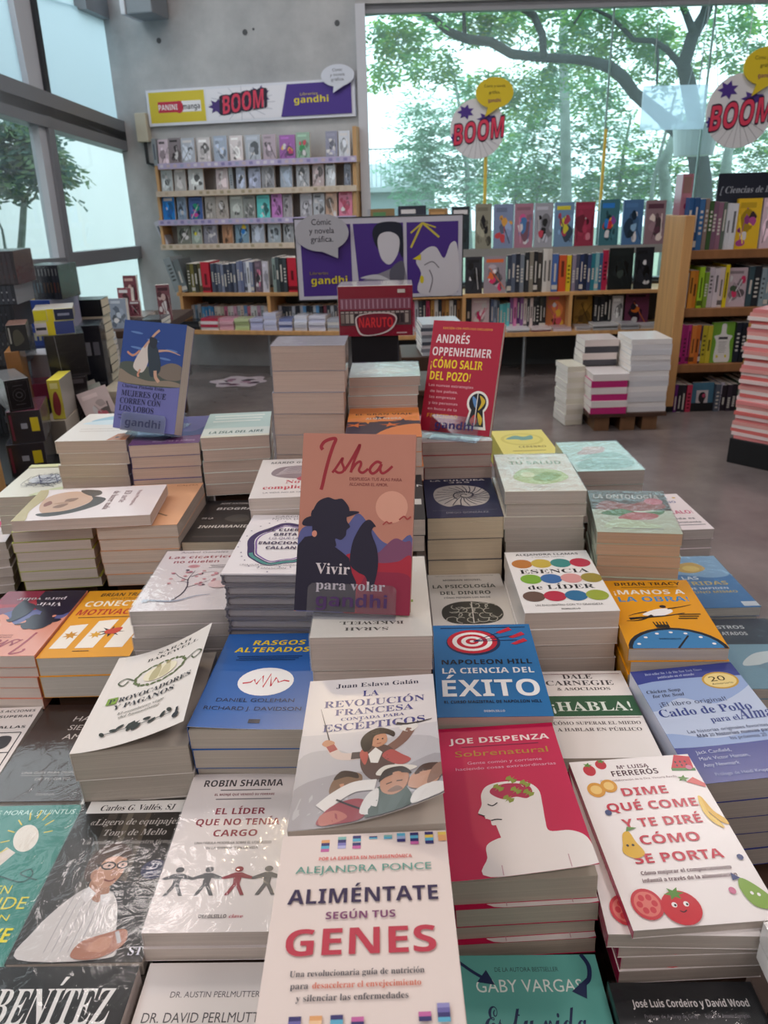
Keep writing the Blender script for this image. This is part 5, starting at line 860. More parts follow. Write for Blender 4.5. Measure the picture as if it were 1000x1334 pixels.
# display copies in clear acrylic holders
def display_book(key, pos, yaw, lean, roll, w, l, t, base, kind, pg, label, hlabel, surf, lipw, lipc, lettc, back='#d8ccc4'):
    Rz = Matrix.Rotation(yaw, 4, 'Z'); Rr = Matrix.Rotation(lean, 4, 'X') @ Matrix.Rotation(roll, 4, 'Y')
    F = Matrix.Translation(pos) @ Rz @ Rr @ Matrix.Rotation(math.pi / 2, 4, 'X')      # lying frame: y up the cover, z towards the viewer, origin at the foot of the cover
    r = empty('paperback_book', label, 'book', 'tilted books in acrylic holders', F @ Matrix.Translation((0, l / 2, -t)))
    child('cover', cover_mesh('cover', w, l, t, base, ART[key], kind), r)
    child('page_block', block_mesh(w, l, t, pg), r)
    h = empty('acrylic_holder', hlabel, 'book holder', 'clear acrylic book holders', F)
    hw = lipw / 2; th = .0025
    m = MB(); m.box(-hw, -.0032, -t - .0035, hw, l * .62, -t - .0010, ACRYL); m.build('back_plate', h, .001)
    m = MB(); m.box(-hw, -.0036, -t - .0010, hw, -.0006, .0035, ACRYL); m.build('ledge', h)
    m = MB(); n = 6; y1 = .037; pts = [(-hw, -.003)]; rr = .008
    prof = [(hw, -.003)] + [(hw - rr + rr * math.cos(a), y1 - rr + rr * math.sin(a)) for a in [math.pi / 2 * i / n for i in range(n + 1)]] + [(-hw + rr - rr * math.sin(a), y1 - rr + rr * math.cos(a)) for a in [math.pi / 2 * i / n for i in range(n + 1)]] + [(-hw, -.003)]
    m.face([(x, y, .0062) for x, y in prof], lipc); m.face([(x, y, .0036) for x, y in prof][::-1], lipc)
    for i in range(len(prof)):
        a, b = prof[i], prof[(i + 1) % len(prof)]; m.face([(a[0], a[1], .0036), (b[0], b[1], .0036), (b[0], b[1], .0062), (a[0], a[1], .0062)], lipc)
    lip = m.build('front_lip', h)
    bm = bmesh.new(); ms = []; add_art(bm, ms, [T('gandhi', .5, .26, .40, .80, lettc, 'B')], lipw, .040, .0064, 'm', step=1e-4)
    me = bpy.data.meshes.new('lettering'); bm.to_mesh(me); bm.free()
    for q in ms: me.materials.append(q)
    o = child('lettering', me, lip); o.location = (0, .0175, 0)
    # foot plate lying on the stack and the strut behind
    Wm = F.inverted() @ Matrix.Translation((pos[0], pos[1], 0)) @ Rz
    depth = .125
    m = MB(); m.box(-hw, -.012, surf + .0012, hw, depth, surf + .0037, ACRYL, M=Wm); m.build('foot_plate', h)
    tp = F @ Vector((0, l * .58, -t - .004)); tl = (Matrix.Translation((pos[0], pos[1], 0)) @ Rz).inverted() @ tp
    for s in (-1, 1):
        m = MB(); m.bar((s * hw * .8, tl.y, tl.z), (s * hw * .8, depth - .004, surf + .003), .003, .012, ACRYL)
        for i, v in enumerate(m.v): m.v[i] = tuple(Wm @ Vector(v))
        m.build('strut', h)
FROST = clear('frosted_acrylic', (0.80, 0.81, 0.88, 1), 0.06, 0.25, haze=(0.8, 0.8, 0.88, 1), hz=0.38)
display_book('isha', (-.0455, .8521, CAM_H - .4886), -.1183, -.5161, .0103, .15, .235, .014, '#bd7e6b', 'm', '#bfb2aa',
             'peach book with dark silhouettes of a hatted man and a bird, tilted upright', 'clear acrylic holder in the middle under the tilted peach book', CAM_H - .4925, .115, ACRYL, '#46265c')
display_book('andres', (.157, 1.600, CAM_H - .4745), -.4157, -.3982, .003, .16, .245, .016, '#ab1034', 'm', '#bfb2aa',
             'crimson book with white and yellow capitals and a keyhole, tilted upright in a holder', 'clear acrylic holder under the tilted crimson book', CAM_H - .4902, .110, ACRYL, '#3a2468')
display_book('mujeres', (-.5195, 1.6035, CAM_H - .451), -.2228, -.3793, .0741, .148, .237, .036, '#6a6aa8', 'm', '#b5a79c',
             'lilac book with a dark blue beach picture, tilted upright in a holder on the left', 'clear acrylic holder under the tilted lilac and blue book', CAM_H - .4704, .105, FROST, '#3a3a58')
# ------------------------------------------------------------------ books and signs around the room
RND = random.Random(21)
def shade(h, k):
    h = h.lstrip('#'); return '#' + ''.join('%02x' % max(0, min(255, int(int(h[i:i + 2], 16) * k))) for i in (0, 2, 4))
def blob(cx, cy, rx, ry, c, rnd, n=7): return Q([(cx + rx * rnd.uniform(.6, 1.2) * math.cos(6.283 * i / n), cy + ry * rnd.uniform(.6, 1.2) * math.sin(6.283 * i / n)) for i in range(n)], c)
def comic_art(base, rnd, accents=()):
    cs = [shade(base, .5), shade(base, .72), shade(base, 1.22), shade(base, .85), '#d8d6d8', shade(base, 1.1), *accents]
    a = [*[blob(rnd.uniform(.15, .85), rnd.uniform(.1, .75), rnd.uniform(.06, .2), rnd.uniform(.05, .13), rnd.choice(cs), rnd) for _ in range(5)], blob(rnd.uniform(.3, .7), rnd.uniform(.3, .6), .3, .22, rnd.choice(cs[:3]), rnd), blob(rnd.uniform(.35, .65), rnd.uniform(.35, .6), .2, .16, rnd.choice(cs), rnd), blob(rnd.uniform(.2, .8), rnd.uniform(.15, .5), .16, .1, rnd.choice(cs), rnd), blob(rnd.uniform(.3, .7), rnd.uniform(.5, .7), .1, .07, rnd.choice(cs), rnd)]
    a += [R(.1, rnd.uniform(.82, .86), rnd.uniform(.6, .9), .93, rnd.choice(cs)), L([(rnd.random(), .1), (rnd.random(), .7)], .05, rnd.choice(cs)), L([(rnd.random(), .1), (rnd.random(), .7)], .03, rnd.choice(cs))]
    for c in accents: a.append(blob(rnd.uniform(.3, .7), rnd.uniform(.2, .7), .16, .11, c, rnd))
    return a
PGS = '#d6cfc8'
def upright(name, w, h, t, base, art, side=None, kind='g'):
    """a book standing cover-out: x across, y from the cover (0) back to the rear board, z up"""
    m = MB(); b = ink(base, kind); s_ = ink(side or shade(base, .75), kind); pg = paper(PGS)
    m.box(-w / 2, 0, 0, w / 2, t, h, b, {'left': s_, 'right': pg, 'top': pg, 'bottom': pg})
    for i, (v, f, c) in enumerate(run_art(art, w * .98, h * .98)):
        for fc in f: m.face([(v[j][0], -.0004 - 6e-5 * i, v[j][1] + h / 2) for j in fc], ink(c, kind))
    return m.build(name)
def spine_book(name, t, h, d, base, accent, rnd, kind='g'):
    m = MB(); b = ink(base, kind); pg = paper(PGS)
    m.box(0, 0, 0, t, d, h, b, {'top': pg, 'bottom': pg}); e = -.0005
    z0 = h * rnd.uniform(.2, .4); z1 = h * rnd.uniform(.6, .85); k = rnd.randrange(3)
    if k == 0: m.face([(t * .3, e, z0), (t * .7, e, z0), (t * .7, e, z1), (t * .3, e, z1)], ink(accent, kind))
    elif k == 1:
        for i in range(5):
            za = z0 + (z1 - z0) * i / 5; m.face([(t * .25, e, za), (t * .75, e, za), (t * .75, e, za + h * .05), (t * .25, e, za + h * .05)], ink(accent, kind))
    else: m.face([(0, e, h * .06), (t, e, h * .06), (t, e, h * .18), (0, e, h * .18)], ink(accent, kind)); m.face([(t * .35, e, z0), (t * .65, e, z0), (t * .65, e, z1), (t * .35, e, z1)], ink(accent, kind))
    return m.build(name)
def put(o, P, s, z, off, tilt=0.0, yaw=0.0, roll=0.0):
    o.matrix_world = Matrix.Translation(P.w(s, z, off)) @ Matrix.Rotation(P.yaw + yaw, 4, 'Z') @ Matrix.Rotation(-tilt, 4, 'X') @ Matrix.Rotation(roll, 4, 'Y'); return o
def sign_panel(name, w, h, t, base, art, parent=None, kind='m', outline=None):
    """flat board standing: x across from its middle, z up from its lower edge, printed front at y = 0"""
    m = MB(); b = ink(base, kind)
    if outline:
        pts = [((x - .5) * w, y * h) for x, y in outline]
        m.face([(x, 0, z) for x, z in pts], b); m.face([(x, t, z) for x, z in pts][::-1], b)
        for i in range(len(pts)):
            a, c = pts[i], pts[(i + 1) % len(pts)]; m.face([(a[0], 0, a[1]), (a[0], t, a[1]), (c[0], t, c[1]), (c[0], 0, c[1])], b)
    else: m.box(-w / 2, 0, 0, w / 2, t, h, b)
    for i, (v, f, c) in enumerate(run_art(art, w, h)):
        for fc in f: m.face([(v[j][0], -.0008 - 1.5e-4 * i, v[j][1] + h / 2) for j in fc], ink(c, kind))
    return m.build(name, parent)
def boom(cx, cy, wd, h, ro=8, sh=.18):
    o = []; d = h * .07
    for i in range(8): o.append(T('BOOM', cx + d * .5 * math.cos(i * .785), cy + d * math.sin(i * .785), h, wd, '#2c2238', 'k', sh, ro))
    return o + [T('BOOM', cx, cy, h, wd, '#d8405c', 'k', sh, ro)]
def splat(cx, cy, rx, ry, c, rnd=random.Random(3)): return G([(cx + rx * (1 if i % 2 else .55) * math.cos(6.283 * i / 14), cy + ry * (1 if i % 2 else .55) * math.sin(6.283 * i / 14)) for i in range(14)], c)
def bubble(cx, cy, rx, ry, c, tail): return [E(cx, cy, rx, ry, c), G([(cx - rx * .2, cy - ry * .8), (cx + rx * .25, cy - ry * .8), tail], c)]
# --- long sign above the wall shelves
CS = CW.moved(.03)
a0, z0 = CS.hit(195, 165); a1, _ = CS.hit(463, 150); _, z1 = CS.hit(190, 118)
w_, h_ = a1 - a0, z1 - z0
e = empty('comic_sign', 'long white, yellow and purple comic sign on the concrete wall above the shelves', 'sign'); e.matrix_world = Matrix.Translation(CS.w((a0 + a1) / 2, z0)) @ Matrix.Rotation(CS.yaw, 4, 'Z')
sign_panel('board', w_, h_, .025, '#dfe2ec', [R(.012, .08, .29, .93, '#d8c43c'), R(.055, .36, .175, .66, '#c4304a'), R(.175, .36, .27, .66, '#efeef2'), E(.16, .50, .022, .17, '#c4304a'), T('PANINI', .105, .43, .15, .095, '#f4f0f2', 'k'), T('manga', .222, .43, .15, .085, '#2a2632', 'B'),
    R(.30, .08, .985, .93, '#e8e8f0'), *[L([(.47, .5), (.47 + .16 * math.cos(t), .5 + .46 * math.sin(t))], .003, '#c2c4d0') for t in [i * .39 for i in range(16)]], splat(.35, .45, .045, .22, '#4a3478'), splat(.56, .68, .05, .28, '#4a3478'), *boom(.475, .30, .20, .48, 6),
    G([(.69, .93), (.985, .93), (.985, .08), (.655, .08)], '#4b348c'), T('Librerías', .79, .62, .07, .08, '#c9b83c', 's'), T('gandhi', .80, .42, .17, .16, '#e0cf2a', 'B')], e)
o = sign_panel('speech_bubble', w_ * .15, h_ * .75, .012, '#d3d8e4', [T('Cómic', .5, .76, .10, .3, '#5a5f6c', 's'), T('y novela', .5, .60, .10, .44, '#5a5f6c', 's'), T('gráfica.', .5, .44, .10, .4, '#5a5f6c', 's')], e,
               outline=[(.5 + .5 * math.cos(t), .62 + .38 * math.sin(t)) for t in [-1.2 + 6.283 * i / 30 * .93 for i in range(30)]] + [(.34, .02)])
o.location = (w_ * .43, -.03, h_ * .60)
# --- four wall shelves of comics
SF = CW.moved(.17); SB = CW.moved(.115)
ROWS = [('top', (206, 217), (464, 204), 1, [(201, 207, '#8f9aa0'), (208, 222, '#d6c6d2'), (222, 238, '#8d8489'), (238, 256, '#b9c0cc'), (259, 276, '#d4d0d2'), (280, 298, '#a9b5c8'), (301, 318, '#ded6d8'), (321, 341, '#b4bcc8'), (344, 361, '#b5a5b2'), (365, 386, '#9a5aa8'), (387, 405, '#8fae9a'), (425, 441, '#8a8aa0'), (442, 457, '#cfd4de')]),
        ('second', (204, 254), (464, 241), 0, [(212, 227, '#c2ccd0'), (229, 244, '#b9b9b9'), (247, 267, '#ccd2d4'), (283, 299, '#c8bcc0'), (300, 306, '#a4adb5'), (309, 321, '#aab4c8'), (325, 341, '#a2aac2'), (342, 359, '#96979e'), (366, 382, '#9aa7b8'), (387, 404, '#aaaeb5'), (408, 423, '#bbabae'), (425, 438, '#c3c9d0'), (449, 458, '#6f7686')]),
        ('third', (207, 292), (464, 280), 1, [(214, 230, '#1f7fd0'), (233, 245, '#8ba0bb'), (248, 266, '#4a68a8'), (269, 283, '#aaa7a3'), (283, 299, '#b3aba5'), (301, 318, '#a8aeaa'), (318, 334, '#8f9491'), (336, 353, '#5fc9c9'), (355, 369, '#c683cc'), (370, 382, '#a5a1a8'), (392, 408, '#a9a9b1'), (409, 424, '#b0b5bd'), (425, 440, '#c0a08c'), (442, 460, '#d67a9a')]),
        ('lowest', (210, 325), (464, 312), 0, [(214, 222, '#c0c3ce'), (233, 250, '#7c8078'), (251, 265, '#9aa8a0'), (267, 285, '#8f8f9c'), (291, 305, '#a87e60'), (308, 326, '#7d9bb0'), (329, 346, '#a6b0c0'), (350, 367, '#9eaab5'), (370, 384, '#999ea4')])]
STRIP = mat('price_strip', '#b8aed0', .4); STRIP2 = mat('plain_strip', '#cdbfae', .5)
for nm, pa, pb, strip, items in ROWS:
    sa, za = SF.hit(*pa); sb, zb = SF.hit(*pb); z = (za + zb) / 2; L_ = sb - sa
    e = empty('wall_shelf', '%s of the four pale wooden comic shelves on the concrete wall' % nm, 'shelf', 'comic shelves on the concrete wall'); e.matrix_world = Matrix.Translation(CW.w(sa, z)) @ Matrix.Rotation(CW.yaw, 4, 'Z')
    m = MB(); m.box(0, -.17, -.028, L_, -.001, 0, WOODL); m.build('plank', e, .002)
    m = MB(); m.box(L_ - .028, -.15, 0, L_, -.001, .195, WOODL); m.build('end_panel', e, .002)
    if nm != 'top': m = MB(); m.box(0, -.15, 0, .022, -.001, .195, WOODL); m.build('end_panel', e, .002)
    m = MB(); m.box(0, -.176, -.026, L_, -.171, .012, STRIP if strip else STRIP2)
    for i in range(28):
        x = L_ * (i + .3) / 28; m.face([(x, -.1765, -.016), (x + L_ * .018, -.1765, -.016), (x + L_ * .018, -.1765, .004), (x, -.1765, .004)], ink(RND.choice(['#8f86b8', '#d8d2e0', '#a0a8c8', '#c8b8c0']) if strip else RND.choice(['#bfae98', '#d2c6b2', '#a89a80', '#c8b9a8'])))
    m.build('price_strip', e)
    for k, (x0, x1, c) in enumerate(items):
        ym = (pa[1] + (pb[1] - pa[1]) * ((x0 + x1) / 2 - pa[0]) / (pb[0] - pa[0])) - 15
        s0, _ = SB.hit(x0, ym); s1, _ = SB.hit(x1, ym); h = .172 * RND.uniform(.95, 1.06); w = (s1 - s0) * .97
        lab = '%s comic, %s from the left on the %s of the four wall shelves' % (hue(c), NTH[k], nm)
        if x1 - x0 < 8.5:
            o = spine_book('comic_book', w * .8, h, .1, c, '#5a6270', RND); put(o, SB, s0, z, .02, roll=-.35 if nm == 'lowest' and k == 0 else 0)
            if nm == 'top': put(o, SB, s0 + .01, z, .04)
        else:
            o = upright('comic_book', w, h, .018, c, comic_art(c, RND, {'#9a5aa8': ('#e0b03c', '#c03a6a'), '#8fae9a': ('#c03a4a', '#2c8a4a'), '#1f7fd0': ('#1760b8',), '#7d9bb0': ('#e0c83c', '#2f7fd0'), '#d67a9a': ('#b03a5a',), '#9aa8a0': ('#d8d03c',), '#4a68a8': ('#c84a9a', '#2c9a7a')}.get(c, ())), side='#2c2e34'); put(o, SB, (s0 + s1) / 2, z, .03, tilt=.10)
        tag(o, lab, 'comic book', 'comics on the %s wall shelf' % nm)
# --- generic rows of books on a shelf: items (px0, px1, colour, 'f' cover-out | 's' spine | 'S' several spines)
MERGE = []
def row(P, z, ymid, items, h, depth, where, group, cat='book', fdepth=.03, stuff=False):
    k = 0
    for it in items:
        x0, x1, c, kd = it[:4]; hh = h * (it[4] if len(it) > 4 else RND.uniform(.93, 1.03)); acc = it[5] if len(it) > 5 else ()
        s0, _ = P.hit(x0, ymid); s1, _ = P.hit(x1, ymid)
        if kd == 'f':
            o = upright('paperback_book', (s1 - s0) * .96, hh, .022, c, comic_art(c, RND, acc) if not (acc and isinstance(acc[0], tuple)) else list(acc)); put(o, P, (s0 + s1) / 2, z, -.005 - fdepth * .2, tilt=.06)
            tag(o, '%s book cover, %s from the left %s' % (hue(c), NTH[k], where), cat, group); k += 1
        else:
            n = max(1, round((s1 - s0) / .026)) if kd == 'S' else 1; wd = (s1 - s0) / n; cols = c if isinstance(c, (list, tuple)) else [c]
            for i in range(n):
                cc = cols[i % len(cols)]; o = spine_book('paperback_book', wd * .95, hh * RND.uniform(.95, 1.0), depth, cc, shade(cc, .5) if int(cc[1:3], 16) > 140 else '#c9c4bc', RND)
                put(o, P, s0 + wd * i, z, RND.uniform(-.012, .004), roll=it[6] if len(it) > 6 else 0)
                if stuff: MERGE.append(o); continue
                tag(o, '%s spine, %s from the left %s' % (hue(cc), NTH[k], where), cat, group); k += 1
def pile(P, z, ymid, items, bh, depth, where, group):
    k = 0
    for x0, x1, cols, n in items:
        s0, _ = P.hit(x0, ymid); s1, _ = P.hit(x1, ymid)
        for i in range(n):
            cc = cols[i % len(cols)]; m = MB(); pg = paper(PGS); m.box(0, 0, .002, s1 - s0 - .006, depth, bh - .002, pg); m.box(-.0005, -.001, 0, s1 - s0 - .005, depth, .002, ink(cc, 'g')); m.box(-.0005, -.001, bh - .002, s1 - s0 - .005, depth, bh, ink(cc, 'g')); m.box(-.001, -.0012, .001, s1 - s0 - .005, .001, bh - .001, ink(cc, 'g'))
            o = m.build('paperback_book'); put(o, P, s0 + RND.uniform(0, .004), z + bh * i, RND.uniform(-.01, .01)); MERGE.append(o)
        k += 1
def bench(label, P, sa, sb, ztop, zmid, dividers, depth, ends):
    e = empty('low_bookcase', label, 'bookcase'); e.matrix_world = Matrix.Translation(P.w(sa, 0)) @ Matrix.Rotation(P.yaw, 4, 'Z'); L_ = sb - sa
    m = MB(); m.box(0, 0, ztop - .03, L_, depth, ztop, WOOD); m.build('table_top', e, .003)
    m = MB(); m.box(0, .05, zmid - .025, L_, depth, zmid, WOOD); m.build('shelf', e, .003)
    for d in dividers: m = MB(); m.box(d - sa - .012, .05, ztop, d - sa + .012, depth, zmid - .025, WOOD); m.build('divider', e, .002)
    for d in ends: m = MB(); m.box(d - sa - .012, .05, ztop, d - sa + .012, depth, zmid + .05, WOOD); m.build('end_panel', e, .002)
    for x in (.03, L_ * .5, L_ - .03): m = MB(); m.tube([(x, .06, 0), (x, .06, ztop - .03)], .013, CHROME, 8); m.build('leg', e)
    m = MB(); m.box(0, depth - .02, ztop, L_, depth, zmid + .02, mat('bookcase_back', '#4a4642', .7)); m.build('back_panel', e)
    return e
# along the concrete wall
BL = CW.moved(.42); sa, _ = BL.hit(232, 432); sb, _ = BL.hit(466, 432); _, zt = BL.hit(330, 431); BLm = CW.moved(.36); _, zm = BLm.hit(300, 381)
sd, _ = BLm.hit(351, 400); sl, _ = BLm.hit(238, 400)
bench('low oak bookcase along the concrete wall under the comic shelves', BL, sa, sb, zt, zm, [sd], .40, [sl])
w = 'on the upper shelf by the concrete wall'
row(BLm, zm, 365, [(226, 236, '#8d979c', 's', 1.15, (), -.28), (236, 244, '#6f787c', 's', 1.1, (), -.22), (244, 263, ['#4a4a38', '#77703c', '#3a3a30', '#5d5a3a'], 'S'), (263, 274, '#c4283c', 's', 1.0), (275, 308, ['#4a5064', '#33384a', '#5d6478', '#8088a0', '#3a3f50'], 'S'), (309, 330, ['#8088a4', '#6a7294', '#9aa2b8', '#dfe2e8'], 'S'), (331, 341, '#6a5a68', 'f', 1, ('#d87a9a',)), (341, 349, '#c9c6d2', 'f'),
    (355, 374, ['#8fa09c', '#4a5458', '#2f3438', '#3f464c', '#5a6468'], 'S', 1.15), (375, 387, '#c4283c', 's', 1.1), (388, 400, ['#3a4048', '#7a7470'], 'S')], .215, .2, w, 'spines on the upper shelf by the concrete wall')
w = 'on the lower shelf by the concrete wall'
row(CW.moved(.24), zt, 405, [(241, 262, ['#c0c6cc', '#a9b8b0', '#d0d4d8', '#8fb4d0'], 'S'), (263, 278, ['#5aa4d8', '#3f8cc8'], 'S'), (279, 300, ['#c9d0c8', '#d8dcd0', '#b8c0b0', '#d0789a'], 'S'), (300, 348, ['#d8dadc', '#c8a0b8', '#b8c4c8', '#d8c8c0', '#6a90c0', '#d07a90', '#e0e0e4'], 'S'), (354, 384, ['#2c3038', '#50545c', '#c8ccd4', '#3a4450'], 'S'), (386, 420, ['#3a3c44', '#d0d4dc', '#6aa0d0', '#2c3038'], 'S'), (421, 462, ['#8a4a58', '#3a4450', '#c8ccd4', '#50545c'], 'S')], .165, .14, w, 'spines on the lower shelf by the concrete wall', stuff=True)
pile(CW.moved(.40), zt, 424, [(231, 260, ['#26282c', '#3a3c40'], 3), (262, 285, ['#e4dcde', '#b83a50'], 4), (286, 305, ['#e0b0bc', '#d8a0b0'], 4), (306, 325, ['#c0d098', '#ccd8a8'], 4), (326, 343, ['#b8bce0', '#c4c8e8'], 4), (344, 361, ['#c8cce8', '#d4d6ec'], 6), (363, 381, ['#c8cce8', '#7a84b0'], 4), (383, 400, ['#e0e2ec', '#d0d4e4'], 5), (402, 424, ['#dcdcea', '#c8c8dc'], 5), (426, 444, ['#d8d4d0', '#b0b4c0'], 4)], .021, .15, 'on the low bookcase by the concrete wall', 'piles on the low bookcase by the concrete wall')
# in front of the big window
BR_ = Plane((0, PE.y - .52), (1, 0)); sa, _ = BR_.hit(486, 432); sb, _ = BR_.hit(884, 432); _, zt = BR_.hit(720, 432); BRm = BR_.moved(-.07); _, zm = BRm.hit(720, 380); _, zs = BRm.hit(720, 322)
d1, _ = BRm.hit(604, 400); d2, _ = BRm.hit(742, 400)
e = bench('low oak bookcase standing in front of the big window', BR_, sa, sb, zt, zm, [d1, d2], .44, [])
m = MB(); x0 = BRm.hit(480, 322)[0]; m.box(x0 - sa, .10, zs - .055, sb - sa, .20, zs, mat('ledge_grey', '#8b8b88', .7)); m.box(x0 - sa, .17, zs, sb - sa, .185, zs + .27, ACRYL); m.build('display_ledge', e)
row(BRm.moved(-.02), zs, 295, [(482, 515, '#8a7450', 'f', 1.0, ('#c86a3c', '#5a8a5a')), (518, 556, '#2a3040', 'f', 1.05), (558, 584, '#a07c50', 'f', .97), (588, 612, '#26343a', 'f', 1.0), (619, 641, '#8b8a7a', 'f', 1.05, ('#1c1e22',)), (643, 669, '#7f8fb0', 'f', 1.03, ('#c84a50', '#d8a04a')), (670, 695, '#a8788c', 'f', 1.03, ('#d05a90', '#4a7ab0')), (696, 721, '#9d9fa9', 'f', 1.03, ('#1c1e22', '#c4485c')), (722, 748, '#6f8fb0', 'f', 1.03, ('#a8405a', '#d0c83c')), (749, 775, '#8f3048', 'f', 1.03, ('#c87a8a',)), (781, 807, '#3f6f7a', 'f', 1.07, ('#e09a3c', '#8a4a9a', '#c8383c', '#2f7ac8')), (811, 838, '#4a6f9a', 'f', 1.05, ('#1c2c3c', '#8ab0d0')), (840, 867, '#8a7078', 'f', 1.02, ('#e0d0c8', '#5a3a48'))], .272, .03, 'on the ledge against the big window', 'comics on the window ledge', 'comic book')
w = 'on the middle shelf below the big window'
row(BRm, zm, 350, [(606, 629, '#2b2c33', 'f', .93), (630, 660, '#9a8f98', 'f', .93, ('#f0e8ec', '#d83a6a', '#e0703c')), (661, 683, ['#3a4254', '#5a6478', '#2a2f3c', '#78808c'], 'S'), (684, 706, ['#2c2e34', '#8a8478', '#26282c', '#3f3a36'], 'S'), (707, 719, ['#d8d4ce', '#cfcac2'], 'S', 1.08), (719, 727, '#4a6aa8', 's', .95), (728, 738, '#d0582c', 's', .95), (738, 744, '#dcc02c', 's', .95), (745, 755, ['#8a8094', '#50546a'], 'S', .95), (755, 770, ['#2a3a64', '#26304a', '#3c4a70'], 'S', .95), (770, 785, ['#2f7a8a', '#7fb0b8', '#3f6a94', '#d8d8d4'], 'S', .97), (785, 792, '#b02a4c', 's', 1.06), (793, 826, '#1d2224', 'f', 1.05, ('#3a4440',)), (827, 852, '#22242a', 'f', 1.05)], .262, .2, w, 'books on the middle shelf below the window')
w = 'on the lower shelf below the big window'
row(BRm.moved(-.06), zt, 405, [(530, 560, ['#3a3c44', '#c8486a', '#d0d4dc', '#50545c'], 'S'), (561, 600, ['#b88a4c', '#d8d4d0', '#2c3038', '#9a6a3c'], 'S'), (607, 614, ['#33363c'], 'S'), (614, 638, '#dccad2', 'f', .95, ('#d02a6a', '#f0e8ec')), (639, 651, ['#5a6a8a', '#8fa0b8', '#3c4a5c'], 'S'), (651, 664, ['#6fc8cc', '#58b8c0'], 'S', .8), (664, 682, ['#8a5a94', '#d880b0', '#5a3a6a'], 'S', .95), (682, 694, ['#d8c8c4', '#3a3a40'], 'S'), (694, 711, ['#2c2c30', '#1f2024', '#3a3a34'], 'S', 1.0), (711, 739, '#b56a3c', 'f', 1.0, ('#e0b03c', '#c8505c')), (747, 772, '#8f6a2a', 'f', 1.0, ('#5a421c',)), (773, 796, ['#2c2e34', '#1f2226'], 'S', .95), (797, 812, '#d4d2d2', 'f', .9), (814, 846, '#6a3550', 'f', 1.0, ('#d8702c', '#26202c'))], .235, .2, w, 'books on the lower shelf below the window', stuff=True)
pile(BR_.moved(-.01), zt, 426, [(514, 540, ['#c8c8d0', '#d8d4d0'], 3), (546, 572, ['#d8d4d8', '#c0a8b0'], 3), (575, 600, ['#d0d0d8', '#c0c4d0'], 3), (660, 690, ['#b8bcc8', '#dcdce0'], 2), (692, 718, ['#a8707c', '#dccccc'], 2), (720, 745, ['#d8c4c8', '#b09a9c'], 2), (750, 770, ['#cfc8c8', '#a8a4a8'], 2), (772, 805, ['#a8a8a8', '#8a8a8c', '#c8c8c8'], 3), (808, 832, ['#b0b0b4', '#908e92'], 3), (834, 862, ['#d0ccc8', '#b8b4b4'], 2)], .013, .16, 'on the low bookcase below the window', 'piles on the low bookcase below the window')
# the smallest books (some 130, a few pixels each): one mesh
def merge(objs, name):
    v = []; f = []; mi = []; ms = []
    for o in objs:
        me = o.data; b = len(v); v += [tuple(o.matrix_world @ q.co) for q in me.vertices]
        for p in me.polygons:
            m_ = me.materials[p.material_index]
            if m_ not in ms: ms.append(m_)
            f.append(tuple(b + i for i in p.vertices)); mi.append(ms.index(m_))
        bpy.data.objects.remove(o); bpy.data.meshes.remove(me)
    me = bpy.data.meshes.new(name); me.from_pydata(v, [], f)
    for m_ in ms: me.materials.append(m_)
    me.polygons.foreach_set('material_index', mi); me.update()
    o = bpy.data.objects.new(name, me); COL.objects.link(o); return o
tag(merge(MERGE, 'shelved_books'), 'small books and low piles along the bottom of the two low bookcases', 'books', None, 'stuff')
# --- two round signs in front of the window glass
def round_sign(cx, cy, r, Y, label, pole_to=None):
    p = at(cx, cy + r, Y); k = (p - EYE).dot(_f) / FOC; D = 2 * r * k
    e = empty('round_sign', label, 'sign', 'round comic signs at the window', loc=(p.x, p.y, p.z))
    rays = [L([(.5, .45), (.5 + .48 * math.cos(t), .45 + .48 * math.sin(t))], .008, '#a8aab0') for t in [3.5 + i * .28 for i in range(9)]]
    sign_panel('disc', D, D, .012, '#d9dade', [*rays, splat(.28, .78, .16, .13, '#4b3488'), splat(.66, .66, .18, .12, '#4b3488'), splat(.08, .36, .08, .10, '#4b3488'), *boom(.52, .30, .92, .33, 8)], e, outline=[(.5 + .5 * math.cos(6.283 * i / 36), .5 + .5 * math.sin(6.283 * i / 36)) for i in range(36)])
    o = sign_panel('speech_bubble', D * .68, D * .62, .01, '#d8c02c', [T('Cómic y novela', .5, .74, .075, .56, '#4a4020', 's'), T('gráfica.', .5, .58, .075, .3, '#4a4020', 's'), T('gandhi', .5, .36, .09, .34, '#7a3a64', 'B')], e, outline=[(.5 + .5 * math.cos(t), .6 + .4 * math.sin(t)) for t in [-1.35 + 6.283 * i / 30 * .94 for i in range(30)]] + [(.26, -.02)])
    o.location = (D * .29, -.02, D * .70)
    if pole_to: m = MB(); m.tube([(D * .17, .02, D * .1), (D * .17, .02, at(cx, pole_to, Y).z - p.z)], .012, mat('yellow_rod', '#d8bc4a', .5), 8); m.build('pole', e)
    else:
        m = MB(); m.tube([(0, .006, D), (0, .006, zl - .06 - p.z)], .0025, CHROME, 6); m.build('wire', e)
round_sign(621, 172, 35, PE.y - .20, 'round white comic sign with a yellow bubble, on a pole before the window', 285)
round_sign(957, 150, 43, PE.y - .35, 'round white comic sign with a yellow bubble, hanging at the right above the oak bookcase')
m = MB(); q = at(789, 168, PE.y - .06); q2 = at(781, 275, PE.y - .06); m.tube([(q.x, q.y, q.z), (q.x, q.y, q2.z)], .011, mat('yellow_rod', '#d8bc4a', .5), 8); tag(m.build('yellow_rod'), 'thin rod standing in for yellow light reflected at the glass joint between the round signs', 'pole')  # yellow light reflected along the glass seam, added as a solid rod
